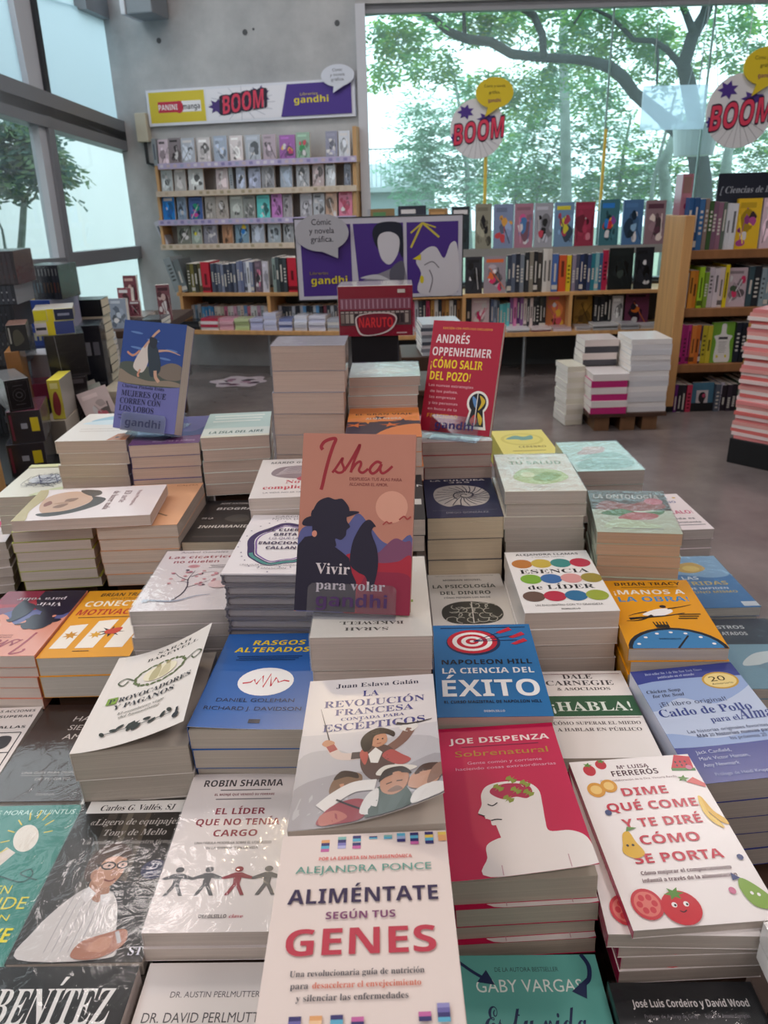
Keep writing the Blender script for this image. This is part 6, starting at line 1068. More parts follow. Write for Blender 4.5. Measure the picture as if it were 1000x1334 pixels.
# lamps reflected in the glass, added as a solid bucket and a milky panel
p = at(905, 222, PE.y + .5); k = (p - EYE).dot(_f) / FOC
e = empty('reflected_lamp_bucket', 'solid pale bucket standing in for a lamp reflected in the window glass, left of the right round sign', 'reflection', loc=(at(907, 165, PE.y + .5).x, PE.y + .5, at(907, 203, PE.y + .5).z))
m = MB(); n = 24; r0, r1, hh = 24 * k, 29 * k, 36 * k; PM = mat('reflected_lamp_white', '#cfd6da', .5)
m.tube([(0, 0, 0), (0, 0, hh)], [r0, r1], PM, n, True); m.build('reflection', e, smooth=False)
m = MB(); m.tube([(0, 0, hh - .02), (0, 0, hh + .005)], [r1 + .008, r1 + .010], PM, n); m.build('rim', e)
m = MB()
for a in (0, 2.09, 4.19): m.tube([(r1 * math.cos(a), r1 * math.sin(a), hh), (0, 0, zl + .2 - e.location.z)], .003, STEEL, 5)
m.build('added_hanger', e)
pa = at(838, 112, PE.y - .036); pb = at(916, 168, PE.y - .036); e = empty('reflected_lamp_panel', 'milky panel standing in for lamps reflected in the glass, before the forked tree', 'panel', loc=(pa.x, pa.y, pb.z))  # translucent sheet put where the glass mirrors the ceiling lamps
m = MB(); m.box(0, 0, 0, pb.x - pa.x, .006, pa.z - pb.z, clear('milky_reflection', (.86, .90, .95, 1), .06, .1, haze=(.8, .86, .96, 1), hz=.42)); m.build('sheet', e)
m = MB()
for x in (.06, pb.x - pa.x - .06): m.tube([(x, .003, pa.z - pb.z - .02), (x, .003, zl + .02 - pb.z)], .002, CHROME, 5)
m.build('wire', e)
# --- oak bookcase at the right
GY = 4.31; GP = Plane((0, GY), (1, 0)); gx, _ = GP.hit(868, 548); _, gz = GP.hit(890, 281); gd = .30
e = empty('tall_bookcase', 'oak bookcase with four rows of books at the right, beside the white stacks', 'bookcase', loc=(gx, GY, 0))
GW = 1.7; SH = [GP.hit(930, y)[1] for y in (326, 402, 475, 545)]
m = MB(); m.box(-.028, 0, .045, .028, gd, gz, WOOD); m.build('side_panel', e, .004)
m = MB(); m.box(GW - .028, 0, .045, GW + .028, gd, gz, WOOD); m.build('side_panel', e, .004)
for z in SH: m = MB(); m.box(.028, .012, z - .045, GW - .028, gd, z, WOODD if False else wood('oak_brown', '#8a5f3c')); m.build('shelf', e, .002)
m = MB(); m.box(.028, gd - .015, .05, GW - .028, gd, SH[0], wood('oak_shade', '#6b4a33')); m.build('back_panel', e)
m = MB(); m.box(.0, .05, 0, GW, gd - .02, .048, BLACK); m.build('plinth', e)
GR = GP.moved(-.04)
row(GR, SH[0], 300, [(894, 901, '#2f5a8c', 's', 1.06), (901, 908, '#2a5080', 's', 1.06), (908, 915, '#3a689a', 's', 1.06), (916, 927, ['#8a7870', '#3c5a34', '#b8c08a'], 'S', 1.02), (927, 940, ['#7a5a70', '#8a6478', '#77566a'], 'S', .98), (940, 950, ['#5d6a60', '#d0d2d8'], 'S', .95), (950, 958, ['#d4d6dc', '#8a9a78'], 'S', .95), (959, 991, '#e0b82a', 'f', 1.0, ('#8a3a7a', '#3a2c30', '#a8488a')), (992, 1012, '#d0b8c4', 'f', 1.0)], .255, .2, 'on the top row of the oak bookcase', 'books on the top row of the oak bookcase')
row(GR, SH[1], 375, [(888, 897, ['#d8d8d0', '#e2e0da'], 'S', .92), (897, 909, ['#d08a2c', '#c87c24'], 'S', .97), (909, 916, '#9ac42c', 's', 1.04), (917, 923, '#7a9a34', 's', .92), (923, 943, ['#c8bcc4', '#d4c8ce', '#d8c8c4'], 'S', 1.0), (943, 948, '#e0c81e', 's', 1.06), (947, 974, '#c4b0b8', 'f', .97, ('#d03a64', '#4a5a44')), (974, 981, ['#3a5058'], 'S', 1.02), (981, 990, ['#22262c', '#1c1f24'], 'S', 1.02), (990, 1020, ['#8fa0a8', '#7f929a'], 'S', .98)], .215, .2, 'on the second row of the oak bookcase', 'books on the second row of the oak bookcase')
row(GR, SH[2], 450, [(883, 900, ['#b02a7c', '#a0246e', '#bc3a88', '#a82a74'], 'S', 1.0), (899, 911, ['#d07a34', '#c86c2a'], 'S', .98), (911, 914, '#4a3440', 's', .95), (914, 927, ['#b8a82a', '#c4b434', '#aa9a24'], 'S', .98), (927, 957, '#6fa034', 'f', 1.0, (Q([(.18, .02), (.2, .5), (.1, .66), (.38, .72), (.42, .95), (.62, .95), (.64, .72), (.92, .66), (.82, .5), (.86, .02)], '#e0ddd8'), R(.3, .58, .72, .64, '#3a3a40'), *fine(.32, .7, .5, 6, '#a8a4a4', .02, .05), blob(.3, .15, .05, .05, '#d8c82c', random.Random(2)), blob(.7, .15, .05, .05, '#d8c82c', random.Random(4)))), (957, 971, ['#1e2230', '#161a24'], 'S', 1.02), (971, 984, ['#d0a04a', '#c8963c'], 'S', 1.02), (985, 1000, ['#8a8a98', '#c87a4a'], 'S')], .228, .2, 'on the third row of the oak bookcase', 'books on the third row of the oak bookcase')
row(GR, SH[3], 522, [(878, 882, '#6a2a7a', 's', 1.0), (882, 893, ['#26222c', '#2c2834'], 'S', .97), (893, 900, '#c83a5c', 's', .97), (901, 930, '#4a7a94', 'f', .98, (R(.2, .25, .76, .78, '#d4ccd0'), Q([(.32, .5), (.36, .68), (.56, .72), (.66, .6), (.6, .48), (.54, .36), (.44, .4)], '#26222a'), E(.56, .62, .08, .06, '#c04a6a'))), (930, 937, ['#5a6270'], 'S', .98), (937, 942, '#b8b4c4', 's', .98), (939, 958, ['#2a222c', '#332a36', '#221c26'], 'S', .95), (958, 966, '#2c4a34', 's', 1.04), (968, 985, ['#3a3c44', '#7a4a58'], 'S')], .205, .2, 'on the bottom row of the oak bookcase', 'books on the bottom row of the oak bookcase')
p = GP.hit(943, 276); p2 = GP.hit(1010, 244); e = empty('section_sign', 'black section sign with white lettering on top of the oak bookcase', 'sign', loc=(p[0], GY + .12, SH[0]))
o = sign_panel('board', .46, .17, .012, '#1c2230', [T('[ Ciencias de la salud ]', .48, .42, .19, .90, '#9aa0aa', 'i')], e); o.location = (.23, 0, p[1] - SH[0] + .02)
m = MB(); m.box(.10, .012, 0, .13, .022, p[1] - SH[0] + .06, DARKST); m.box(.33, .012, 0, .36, .022, p[1] - SH[0] + .06, DARKST); m.build('stand', e)
e = empty('display_box', 'narrow dark pink box standing on the end panel of the oak bookcase', 'box', loc=(gx + .01, GY + .10, gz))
m = MB(); m.box(-.037, 0, 0, .02, .10, .205, ink('#a06a78', 'g'), {'right': ink('#3a3a40', 'g')}); m.face([(-.03, -.0005, .11), (.012, -.0005, .11), (.012, -.0005, .19), (-.03, -.0005, .19)], ink('#8a6a64', 'g')); m.build('box_body', e); m = MB(); m.tube([(.0, -.004, .045), (.0, .0, .045)], .018, ink('#7a2044', 'g'), 12); m.build('emblem', e)
# --- flat pile helper for stacks standing on the floor
def tower(x, y, z, yaw, w, d, ths, cols, where, group, jit=.004, pages=PGS, spine=True, alt=0.0, name='paperback_book', wrap=False, jrot=.02):
    for i, t in enumerate(ths):
        c = cols[i % len(cols)]; m = MB(); pg = paper(pages); cv = ink(c, 'g')
        m.box(-w / 2 + .001, -d / 2 + .001, .0015, w / 2 - .001, d / 2 - .001, t - .0015, pg); m.box(-w / 2, -d / 2, 0, w / 2, d / 2, .0015, cv); m.box(-w / 2, -d / 2, t - .0015, w / 2, d / 2, t, cv)
        if spine: m.box(-w / 2, -d / 2 - .0008, .0005, w / 2, -d / 2 + .0008, t - .0005, cv)
        o = m.build(name); o.matrix_world = Matrix.Translation((x + RND.uniform(-jit, jit), y + RND.uniform(-jit, jit), z)) @ Matrix.Rotation(yaw + RND.uniform(-jrot, jrot) + (math.pi if alt and (i // int(alt)) % 2 else 0), 4, 'Z')
        tag(o, '%s %s, %s from below %s' % (hue(c), 'magazine' if name == 'magazine' else 'book', NTH[i], where), 'magazine' if name == 'magazine' else 'book', group); z += t
    return z
# white stacks on a pallet in front of the oak bookcase
PZ = .10; q0 = atz(768, 541, PZ); q1 = atz(868, 537, PZ); py_ = q0.y
e = empty('pallet', 'low wooden pallet under the white book stacks by the oak bookcase', 'pallet', loc=(q0.x, py_ + .02, 0)); PW = q1.x - q0.x
for y in (0, .16, .34): m = MB(); m.box(0, y, PZ - .02, PW, y + .1, PZ, WOODD); m.build('deck_board', e)
for x in (.04, PW / 2 - .03, PW - .12):
    m = MB(); m.box(x, .02, 0, x + .08, .42, PZ - .02, wood('pallet_wood', '#75553c')); m.build('foot', e)
xm = atz(817, 540, PZ).x; w1 = xm - q0.x - .008
tower((q0.x + xm) / 2, py_ + .12, PZ, 0, w1, .20, [.036] * 6, ['#c22a78', '#e8e2e2'], 'in the magenta and white stack on the pallet', 'magenta and white stack on the pallet')
tower((q0.x + xm) / 2, py_ + .34, PZ, 0, w1 * .98, .20, [.036] * 10, ['#47474d', '#d8ccc8'], 'in the grey-banded stack on the pallet', 'grey and white stack on the pallet')
tower(xm + (q1.x - xm) / 2, py_ + .17, PZ, 0, q1.x - xm - .008, .26, [.028] * 14, ['#dcdce0', '#e8e6e6', '#d2d4da'], 'in the tall white stack on the pallet', 'tall white stack on the pallet')
tower(q0.x - .055, py_ + .26, .002, .1, .1, .2, [.03] * 11, ['#dcd8c8', '#e6e2d8'], 'in the cream stack left of the pallet', 'cream stack left of the pallet')
# pink magazines on a dark base at the right edge
by = 3.35; bx = at(957, 600, by).x
e = empty('low_plinth', 'black low plinth under the pink magazines at the right edge', 'plinth', loc=(bx + .19, by + .05, 0)); e.rotation_euler[2] = math.radians(-48)
m = MB(); m.box(-.155, -.115, 0, .55, .115, .12, BLACK); m.build('plinth_body', e, .004)
c_ = Vector((bx + .19, by + .05, 0))
tower(c_.x, c_.y, .121, math.radians(-48), .30, .22, [.0165] * 36, ['#e08a8a', '#e8d0ce', '#d8706c', '#ecdcd8', '#e0a09a'], 'in the tall pink magazine stack', 'pink magazines at the right edge', jit=.009, pages='#e6d6d0', name='magazine', jrot=.05)
# --- centre back: pedestal with two box sets, and the comic section sign behind
e = empty('display_pedestal', 'dark pedestal behind the foreground table carrying the red box set', 'pedestal', loc=(.02, 2.62, 0))
m = MB(); m.box(-.17, -.06, 0, .17, .22, .58, WOODD); m.build('column', e); m = MB(); m.box(-.2, -.08, .58, .2, .24, .60, WOODD); m.build('top', e, .003)
yb = 2.60; xa = at(457, 440, yb).x; xb = at(519, 440, yb).x; zb = at(490, 437, yb).z
e = empty('box_set', 'plain black box standing under the red box set behind the tallest stacks', 'box', loc=((xa + xb) / 2, yb, .601))
m = MB(); m.box(-(xb - xa) / 2, 0, 0, (xb - xa) / 2, .19, zb - .603, ink('#242327', 'g'), {'right': ink('#77767a', 'g')}); m.build('box_body', e, .002); m = MB(); m.box((xb - xa) / 2 - .004, -.0008, .01, (xb - xa) / 2, 0, zb - .62, ink('#3c3b40', 'g')); m.build('edge_strip', e)
xa = at(441, 405, yb).x; xb = at(537, 405, yb).x; zt_ = at(490, 372, yb).z; hw = (xb - xa) / 2; hb = zt_ - zb
e = empty('box_set', 'dark red box set with grey panels of small pictures and red lettering', 'box', 'wrapped box sets behind the table', loc=((xa + xb) / 2, yb - .01, zb)); e.rotation_euler[2] = -.03
m = MB(); m.box(-hw, 0, 0, hw, .17, hb, ink('#922038', 'g'), {'left': ink('#cfc4c0', 'g'), 'top': ink('#d6d2d4', 'g')})
art = [R(.02, .54, .98, .76, '#8f5468'), *[R(.04 + .06 * i, .56, .06 + .06 * i, .74, '#b98ca0') for i in range(16)], R(.02, .22, .98, .52, '#5a4a4e'), *[R(.03 + .062 * i, .27, .075 + .062 * i, .45, RND.choice(['#a89a94', '#3a3236', '#8a7a74', '#c0b4ac'])) for i in range(15)], *[R(.03 + .062 * i, .47, .075 + .062 * i, .50, '#b8a8a4') for i in range(15)],
       R(.80, .86, .90, .93, '#cfc4c0'), Q([(.22, .34), (.3, .44), (.5, .48), (.72, .46), (.79, .34), (.70, .12), (.5, .02), (.28, .04)], '#d8c8c8'), Q([(.24, .34), (.32, .43), (.5, .46), (.70, .44), (.77, .33), (.68, .14), (.5, .04), (.30, .06)], '#7a2436'), T('NARUTO', .5, .18, .20, .46, '#d8343c', 'k'), R(.78, .05, .92, .075, '#d0a8ac')]
for i, (v, f, c) in enumerate(run_art(art, 2 * hw, hb)):
    for fc in f: m.face([(v[j][0], -.0006 - 8e-5 * i, v[j][1] + hb / 2) for j in fc], ink(c, 'g'))
m.build('box_body', e); m = MB(); m.box(-hw - .002, -.003, -.0, hw + .002, .172, hb + .002, WRAP); m.build('shrink_wrap', e)
yb = 3.15; xa = at(386, 330, yb).x; xb = at(602, 330, yb).x; zb = at(494, 388, yb).z; zt_ = at(494, 283, yb).z; bw, bh = xb - xa, zt_ - zb
e = empty('section_sign', 'purple three-panel comic sign with a grey speech bubble behind the red box set', 'sign', loc=((xa + xb) / 2, yb, 0)); e.rotation_euler[2] = .02
o = sign_panel('board', bw, bh, .02, '#c9c8d4', [R(.03, .045, .33, .93, '#4a2f86'), G([(.345, .93), (.645, .93), (.645, .045), (.375, .045)], '#4a2f86'), R(.665, .045, .975, .93, '#4a2f86'),
    Q([(.46, .80), (.50, .93), (.62, .93), (.643, .80), (.64, .5), (.60, .62), (.50, .60)], '#1d2333'), Q([(.49, .70), (.51, .80), (.57, .82), (.62, .74), (.61, .55), (.56, .42), (.51, .50)], '#d2d0d8'), Q([(.38, .20), (.46, .28), (.56, .36), (.643, .42), (.643, .05), (.40, .05)], '#8a8894'), Q([(.38, .26), (.48, .24), (.56, .22), (.48, .30)], '#c8c8d0'), Q([(.56, .34), (.64, .46), (.643, .2), (.58, .1)], '#5a5a68'),
    Q([(.72, .46), (.78, .60), (.84, .62), (.89, .48), (.93, .66), (.97, .62), (.972, .05), (.74, .05), (.75, .3)], '#d2d0d8'), L([(.69, .62), (.76, .92)], .012, '#d0c04a'), L([(.86, .74), (.76, .92)], .012, '#d0c04a'), L([(.69, .8), (.76, .92)], .010, '#d0c04a'), L([(.84, .86), (.76, .92)], .008, '#d0c04a'), G([(.70, .48), (.75, .54), (.75, .46)], '#d8c82c'), E(.755, .22, .012, .05, '#d8c82c'), C([(.77, .4), (.82, .44), (.86, .36)], .006, '#77757f'), C([(.80, .05), (.82, .22), (.80, .34)], .006, '#77757f'),
    T('Librerías', .13, .32, .035, .11, '#a8963c', 's'), T('gandhi', .19, .20, .09, .22, '#e0cf2a', 'B')], e); o.location = (0, 0, zb)
o = sign_panel('speech_bubble', bw * .32, bh * .54, .012, '#b5b5bd', [T('Cómic', .5, .76, .13, .36, '#3a3a44', 's'), T('y novela', .5, .57, .13, .46, '#3a3a44', 's'), T('gráfica.', .5, .38, .13, .42, '#3a3a44', 's')], e, outline=[(.5 + .5 * math.cos(t), .58 + .42 * math.sin(t)) for t in [-.95 + 6.283 * i / 30 * .93 for i in range(30)]] + [(.78, .0)])
o.location = (-bw * .34, -.02, zb + bh * .52)
m = MB()
for x, z0_, x_, z1_ in ((-bw / 2 - .004, zb - .004, bw / 2 + .004, zb), (-bw / 2 - .004, zb + bh, bw / 2 + .004, zb + bh + .004)): m.box(x, -.002, z0_, x_, .022, z1_, DARKST)
m.box(-bw / 2 - .004, -.002, zb, -bw / 2, .022, zb + bh, DARKST); m.box(bw / 2, -.002, zb, bw / 2 + .004, .022, zb + bh, DARKST); m.build('border', e)
m = MB(); m.box(-.02, .021, .02, .02, .045, zb + .1, DARKST); m.build('pole', e); m = MB(); m.box(-.16, -.10, 0, .16, .16, .02, DARKST); m.build('foot', e, .003)
# small things behind the red box set: a low stand with magazines
e = empty('magazine_rack', 'low dark rack of magazines behind the tilted crimson book', 'rack', loc=(.22, 3.55, 0))
m = MB(); m.box(-.12, 0, 0, .30, .34, .52, WOODD); m.build('body', e, .004)
tower(.285, 3.70, .521, .05, .19, .25, [.016] * 9, ['#c8ccd4', '#8a8c94', '#d8d0d4', '#5a606c'], 'in the grey magazine pile behind the tilted crimson book', 'grey magazines behind the crimson book', name='magazine')
# --- floor sticker
p = atz(312, 497, .002); m = MB(); a_ = []
for i in range(28):
    r_ = .20 + .03 * math.sin(5 * i); a_.append((p.x + r_ * 1.0 * math.cos(6.283 * i / 28), p.y + r_ * .9 * math.sin(6.283 * i / 28), .003))
m.face(a_, ink('#cbbcc4', 'g'))
for _ in range(12):
    x, y = p.x + RND.uniform(-.13, .13), p.y + RND.uniform(-.11, .11); m.face([(x + .05 * RND.uniform(.5, 1) * math.cos(t), y + .03 * math.sin(t), .0036) for t in [i * .9 for i in range(7)]], ink(RND.choice(['#8f6a80', '#b08a9c', '#e0d4d8', '#6a5a68']), 'g'))
tag(m.build('floor_sticker'), 'pink and grey round sticker on the floor in front of the low bookcase', 'sticker')
# ------------------------------------------------------------------ dark tables and box sets at the left
LT = .40
e = empty('display_table', 'dark low table carrying the box sets at the left edge', 'table', loc=(0, 0, 0))
m = MB(); m.box(-1.98, 2.27, LT - .05, -.98, 3.62, LT, BLACK); m.build('table_top', e, .004)
for x in (-1.92, -1.12):
    for y in (2.34, 3.40): m = MB(); m.box(x - .035, y - .035, 0, x + .035, y + .035, LT - .05, BLACK); m.build('leg', e)
MT = .62
e = empty('display_table', 'second table in front of the left windows with maroon books', 'table', loc=(0, 0, 0))
m = MB(); m.box(-1.78, 3.95, MT - .04, -1.13, 4.75, MT, WOODD); m.build('table_top', e, .004)
for x in (-1.73, -1.25):
    for y in (4.2, 4.68): m = MB(); m.box(x - .03, y - .03, 0, x + .03, y + .03, MT - .04, WOODD); m.build('leg', e)
def bset(px0, px1, pyt, z0, Y, depth, yaw, front, label, side=None, top=None, deco=(), name='box_set', cat='box', wrap=False, pz=None, group=None):
    """a box set with its front face at depth Y between two columns of the photo; returns the height of its top"""
    ym = pyt + 30; a = at(px0, ym, Y); b = at(px1, ym, Y); z1 = pz if pz else at((px0 + px1) / 2, pyt, Y).z; w = (b.x - a.x); h = z1 - z0
    e = empty(name, label, cat, group, loc=((a.x + b.x) / 2, Y, z0)); e.rotation_euler[2] = yaw
    m = MB(); k = 'g'
    m.box(-w / 2, 0, 0, w / 2, depth, h, ink(front, k), {'right': ink(side or shade(front, 1.4), k), 'left': ink(side or shade(front, 1.2), k), 'top': ink(top or shade(front, 1.3), k)})
    m.build('box_body', e, .0015)
    if deco:
        m = MB()
        for i, (v, f, c) in enumerate(run_art(deco, w, h)):
            for fc in f: m.face([(v[j][0], -.0008 - 8e-5 * i, v[j][1] + h / 2) for j in fc], ink(c, k))
        m.build('front_print', e)
    if wrap: m = MB(); m.box(-w / 2 - .002, -.003, 0, w / 2 + .002, depth + .002, h + .002, WRAP); m.build('shrink_wrap', e)
    return z1
def orn(c): return [L([(.08, .05), (.92, .05), (.92, .95), (.08, .95), (.08, .05)], .02, c), *[C([(.5 + .25 * math.cos(t), .5 + .2 * math.sin(t)) for t in [i * .5 + k for i in range(6)]], .02, c) for k in (0, 2, 4)], E(.5, .5, .14, .10, c), E(.5, .5, .10, .07, '#1c1c20'), L([(.3, .8), (.7, .8)], .03, c), L([(.3, .2), (.7, .2)], .03, c)]
# front pile: sticker boxes with an ornate black box on top
zA = bset(17, 62, 583, LT, 2.36, .20, .28, '#22202a', 'black box with a yellow sticker, lowest of the front left pile', side='#6a686c', deco=[R(.05, .1, .12, .9, '#6a2440'), R(.66, .35, .90, .75, '#d8c81e'), R(.36, .45, .55, .62, '#9aa0b0')], wrap=True, pz=LT + .105)
zB = bset(20, 60, 555, zA, 2.37, .19, .28, '#201f28', 'black box with a yellow sticker, second in the front left pile', side='#77757a', top='#7a3a52', deco=[R(.05, .1, .12, .9, '#6a2440'), R(.66, .35, .90, .78, '#d8c81e'), R(.36, .45, .55, .62, '#9aa0b0')], wrap=True, pz=LT + .21)
bset(12, 42, 494, zB, 2.38, .20, .62, '#1d1d21', 'ornate black and grey box on top of the pile with yellow stickers', side='#77787a', top='#8a8c90', deco=orn('#4a4a50'), wrap=True)
bset(66, 82, 495, zB - .09, 2.60, .16, .12, '#c8bc4a', 'slim yellow box with a small picture beside the ornate black box', side='#b0a8a0', deco=[Q([(.2, .2), (.3, .6), (.6, .7), (.8, .4), (.6, .1)], '#8a3a3c'), R(.2, .78, .8, .92, '#e0d890')], name='book_box', cat='book')
bset(62, 92, 560, LT, 2.58, .17, .1, '#8a8278', 'grey box lying under the slim yellow box', pz=zB - .091, name='book_box', cat='book')
# tall black wrapped boxes in the middle
zC = bset(79, 116, 492, LT, 2.78, .20, .40, '#201e24', 'black wrapped box at the bottom of the tall middle left pile', side='#5c5a5f', deco=[blob(.5, .5, .22, .2, '#3a363c', random.Random(5)), R(.1, .9, .9, .97, '#5a565c')], wrap=True)
zD = bset(64, 112, 436, zC, 2.80, .20, .40, '#232326', 'tall black wrapped box in the middle left pile', side='#4f4f52', deco=[L([(.3, .02), (.26, .98)], .012, '#8a8c90'), R(0, .02, 1, .06, '#3a3a40')], wrap=True)
zE = bset(53, 100, 424, zD, 2.80, .17, .36, '#d2cf9a', 'yellow and blue book, lower of the two on the tall black box', side='#cfc8bc', top='#c9c4b8', deco=[R(.0, .1, .3, .9, '#d8d4dc'), R(.3, .0, .5, 1, '#e0d02c'), R(.5, .05, 1, .95, '#3a4a8a'), R(.02, .4, .28, .6, '#3a3c48')], name='paperback_book', cat='book', pz=zD + .05)
zF = bset(51, 99, 409, zE, 2.80, .17, .33, '#d8d08a', 'yellow and navy book, upper of the two on the tall black box', side='#cfc8bc', top='#d8d4cc', deco=[R(.0, .1, .32, .9, '#d8d02c'), R(.34, .0, .5, 1, '#e0d02c'), R(.52, .05, 1, .95, '#232c48'), R(.6, .4, .9, .6, '#8a90a8')], name='paperback_book', cat='book', pz=zE + .042)
zG = bset(107, 136, 474, LT, 3.12, .20, .25, '#2c2a30', 'dark box under the navy boxes with small labels', side='#6a686c', pz=LT + .10)
bset(108, 133, 424, zG, 3.12, .19, .25, '#20222c', 'navy black box set with two pale labels right of the tall black box', side='#4a4e54', deco=[R(.15, .55, .42, .75, '#8a8a94'), R(.55, .55, .85, .75, '#6a6c78'), R(.1, .1, .9, .14, '#4a4c58')], wrap=True)
for i, (px, c, c2) in enumerate(((118, '#c8c4bc', '#8a3a3c'), (124, '#a8b0a8', '#2c2c34'), (131, '#d8c8c8', '#c46a7a'))):
    p = at(px, 520, 2.86 - .05 * i); o = upright('paperback_book', .11, .19, .02, c, comic_art(c, RND, (c2,)), side='#30343c'); o.matrix_world = Matrix.Translation((p.x + .02, p.y, LT + .002)) @ Matrix.Rotation(.5, 4, 'Z') @ Matrix.Rotation(-.25, 4, 'X') @ Matrix.Rotation(-.22, 4, 'Y')
    tag(o, '%s of three leaning books right of the tall black box' % ('leftmost', 'middle', 'rightmost')[i], 'book', 'three leaning books')
# cream and black thick books
zz = LT
xs = at(90, 420, 3.42).x; xe = at(146, 420, 3.42).x
zz = tower((xs + xe) / 2 - .035, 3.50, LT, .08, (xe - xs) * .86, .14, [.036] * 12, ['#c8bca8', '#1c1d22', '#c8bca8', '#1c1d22', '#1c1d22', '#c8bca8', '#1c1d22', '#c8bca8', '#1c1d22', '#c8bca8', '#1c1d22', '#1e2026'], 'in the black and cream pile by the left window', 'black and cream pile by the left window', pages='#c9bda8', jit=.003, jrot=.01, name='hardcover_book')
# blue lettered box with dark spines box on top
zH = bset(20, 84, 460, LT, 3.20, .20, -.10, '#1a1c24', 'plain black box under the blue lettered box set', pz=.60)
zI = bset(22, 72, 391, zH, 3.20, .22, -.16, '#1f3a8a', 'bright blue box set with rows of pale letters by the left window', side='#a8a8c0', top='#9aa4c4', deco=[*[R(.12 + .13 * i, .66, .19 + .13 * i, .82, '#b8b49a') for i in range(6)], *[R(.12 + .13 * i, .38, .19 + .13 * i, .50, '#a8a490') for i in range(6)], L([(0, .58), (1, .58)], .012, '#7a86b0'), R(0, 0, 1, .3, '#1a2c68')])
zJ = bset(36, 80, 346, zI, 3.21, .17, -.08, '#24262e', 'box set of dark spines with a yellow edge on top of the blue box set', side='#2a2b33', deco=[R(.0, 0, .14, 1, '#b89a3c'), R(.02, .3, .12, .6, '#8a5a2c'), *[R(.16 + .105 * i, .0, .25 + .105 * i, 1, RND.choice(['#2a2c36', '#22242c', '#33343e'])) for i in range(8)], *[R(.18 + .105 * i, .2, .23 + .105 * i, .5, RND.choice(['#5a3230', '#3a4a5a', '#4a3a34'])) for i in range(8)], *[R(.19 + .105 * i, .7, .22 + .105 * i, .9, '#77787c') for i in range(8)]], wrap=True)
# dark column at the very left edge
z = LT
for i, (pt, c, c2, d) in enumerate(((478, '#1a1c20', '#44464c', 'lowest'), (432, '#22252c', '#55585e', 'second'), (398, '#1c1f26', '#3a3e48', 'third'), (372, '#2c3038', '#8a8d94', 'fourth'), (328, '#2e2a30', '#4a3034', 'topmost'))):
    z = bset(-30, 21 + (i % 2) * 2, pt, z, 2.82, .20, .10, c, '%s of the dark box sets piled at the left edge' % d, side=c2, deco=[R(.5, .2, .95, .3, c2), R(.5, .6, .9, .68, c2), *[R(.1 + .12 * j, .05, .19 + .12 * j, .95, shade(c, 1.3)) for j in range(7)]], wrap=i in (1, 4), group='dark box sets at the left edge')
zK = bset(12, 30, 458, LT, 2.62, .15, .3, '#8a6038', 'brown wooden block under the dark picture box', side='#a87a48', name='wooden_block', cat='block')
bset(14, 38, 423, zK, 2.63, .14, .35, '#26282a', 'dark picture box standing on the brown wooden block', side='#5a5c52', top='#8a6a60', deco=[Q([(.3, .2), (.3, .7), (.6, .8), (.8, .4)], '#4a4a40'), R(.08, .3, .16, .9, '#9a9a94')])
bset(27, 63, 478, LT + .13, 2.86, .18, .2, '#6a2438', 'dark red box behind the ornate black box', top='#7a3048', pz=LT + .19)
bset(26, 64, 500, LT, 2.85, .19, .2, '#3a3236', 'grey brown box under the dark red box', pz=LT + .129)
bset(44, 66, 462, LT, 2.99, .15, .2, '#c4c4cc', 'white box beside the tall black wrapped box', top='#d8d8de', name='gift_box', cat='box')
p = at(4, 545, 2.26); e = empty('wooden_crate', 'oak crate corner at the left edge in front of the black boxes', 'crate', loc=(p.x - .16, 2.03, 0)); zt2 = at(4, 541, 2.06).z
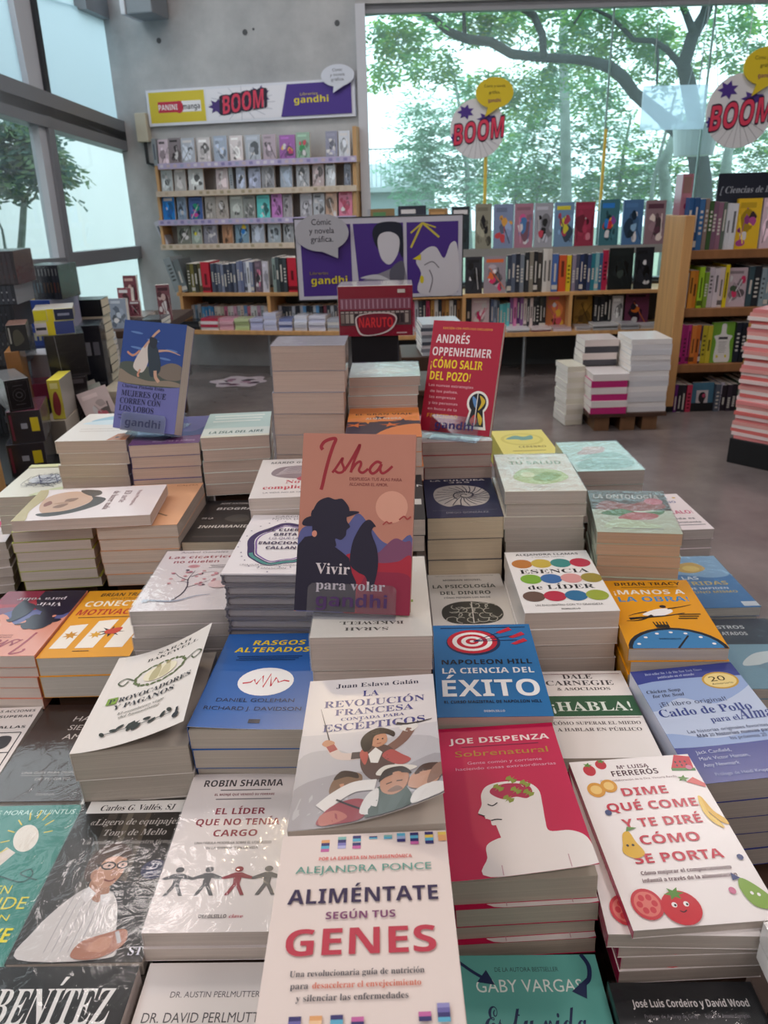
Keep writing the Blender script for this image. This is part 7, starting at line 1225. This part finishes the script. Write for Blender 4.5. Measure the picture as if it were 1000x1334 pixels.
m = MB(); m.box(-.2, 0, 0, .15, .18, zt2 - .02, WOOD); m.build('crate_body', e, .003); m = MB(); m.box(-.21, -.01, zt2 - .02, .16, .19, zt2, WOOD); m.build('rim', e, .002); m = MB(); m.box(-.1, .02, zt2, .145, .16, zt2 + .03, BLACK); m.build('lining', e)
# maroon books on the second table
P4 = Plane((0, 4.12), (1, 0))
def st(px0, px1, pyt, c, acc, label, z=MT, Y=4.12, yaw=0.0, tilt=.08, t=.03):
    P = Plane((0, Y), (1, 0)); s0, _ = P.hit(px0, pyt + 20); s1, _ = P.hit(px1, pyt + 20); h = P.hit((px0 + px1) / 2, pyt)[1] - z
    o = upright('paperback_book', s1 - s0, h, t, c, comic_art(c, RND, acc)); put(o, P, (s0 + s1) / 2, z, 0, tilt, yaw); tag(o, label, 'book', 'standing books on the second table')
zs_ = tower((P4.hit(153, 400)[0] + P4.hit(182, 400)[0]) / 2 - .0, 4.20, MT, 0, .16, .22, [.024] * 2, ['#5a2a34', '#8a7a74'], 'in the short pile under the maroon books', 'short pile under the maroon books')
st(161, 178, 359, '#6a2c38', ('#2c2026', '#c49a94'), 'dark maroon book with a portrait, rearmost of the maroon group', zs_, 4.30)
st(153, 172, 375, '#8a4a54', ('#6a2c38',), 'dusty maroon book standing in front at the left of the maroon group', zs_, 4.15, -.2)
st(170, 184, 392, '#7a4450', ('#5a3038',), 'short maroon book at the right of the maroon group', zs_, 4.13, .1)
st(142, 165, 389, '#8a94a4', ('#b8c0cc', '#5a6474'), 'blue-grey book standing left of the maroon group', MT, 4.02, -.1)
st(205, 222, 371, '#7a5058', ('#4a3038', '#c8b0ac'), 'pale-edged maroon book standing alone against the concrete corner', MT, 4.30, .25, .04, .045)
tower(P4.hit(200, 410)[0], 4.10, MT, 0, .14, .2, [.022] * 2, ['#26282c', '#3a3c40'], 'in the black pile on the second table', 'black pile on the second table')
tower(P4.hit(157, 430)[0], 3.80, LT, .1, .12, .18, [.028] * 8, ['#b8c4d8', '#d8dce0', '#50545c'], 'in the blue and white pile', 'blue and white pile', jit=.004)
tower(at(148, 470, 3.02).x, 3.06, LT, .05, .11, .18, [.026] * 5, ['#d0c4b0', '#c8bca8'], 'in the cream pile behind the lilac display book', 'cream pile', jit=.004)
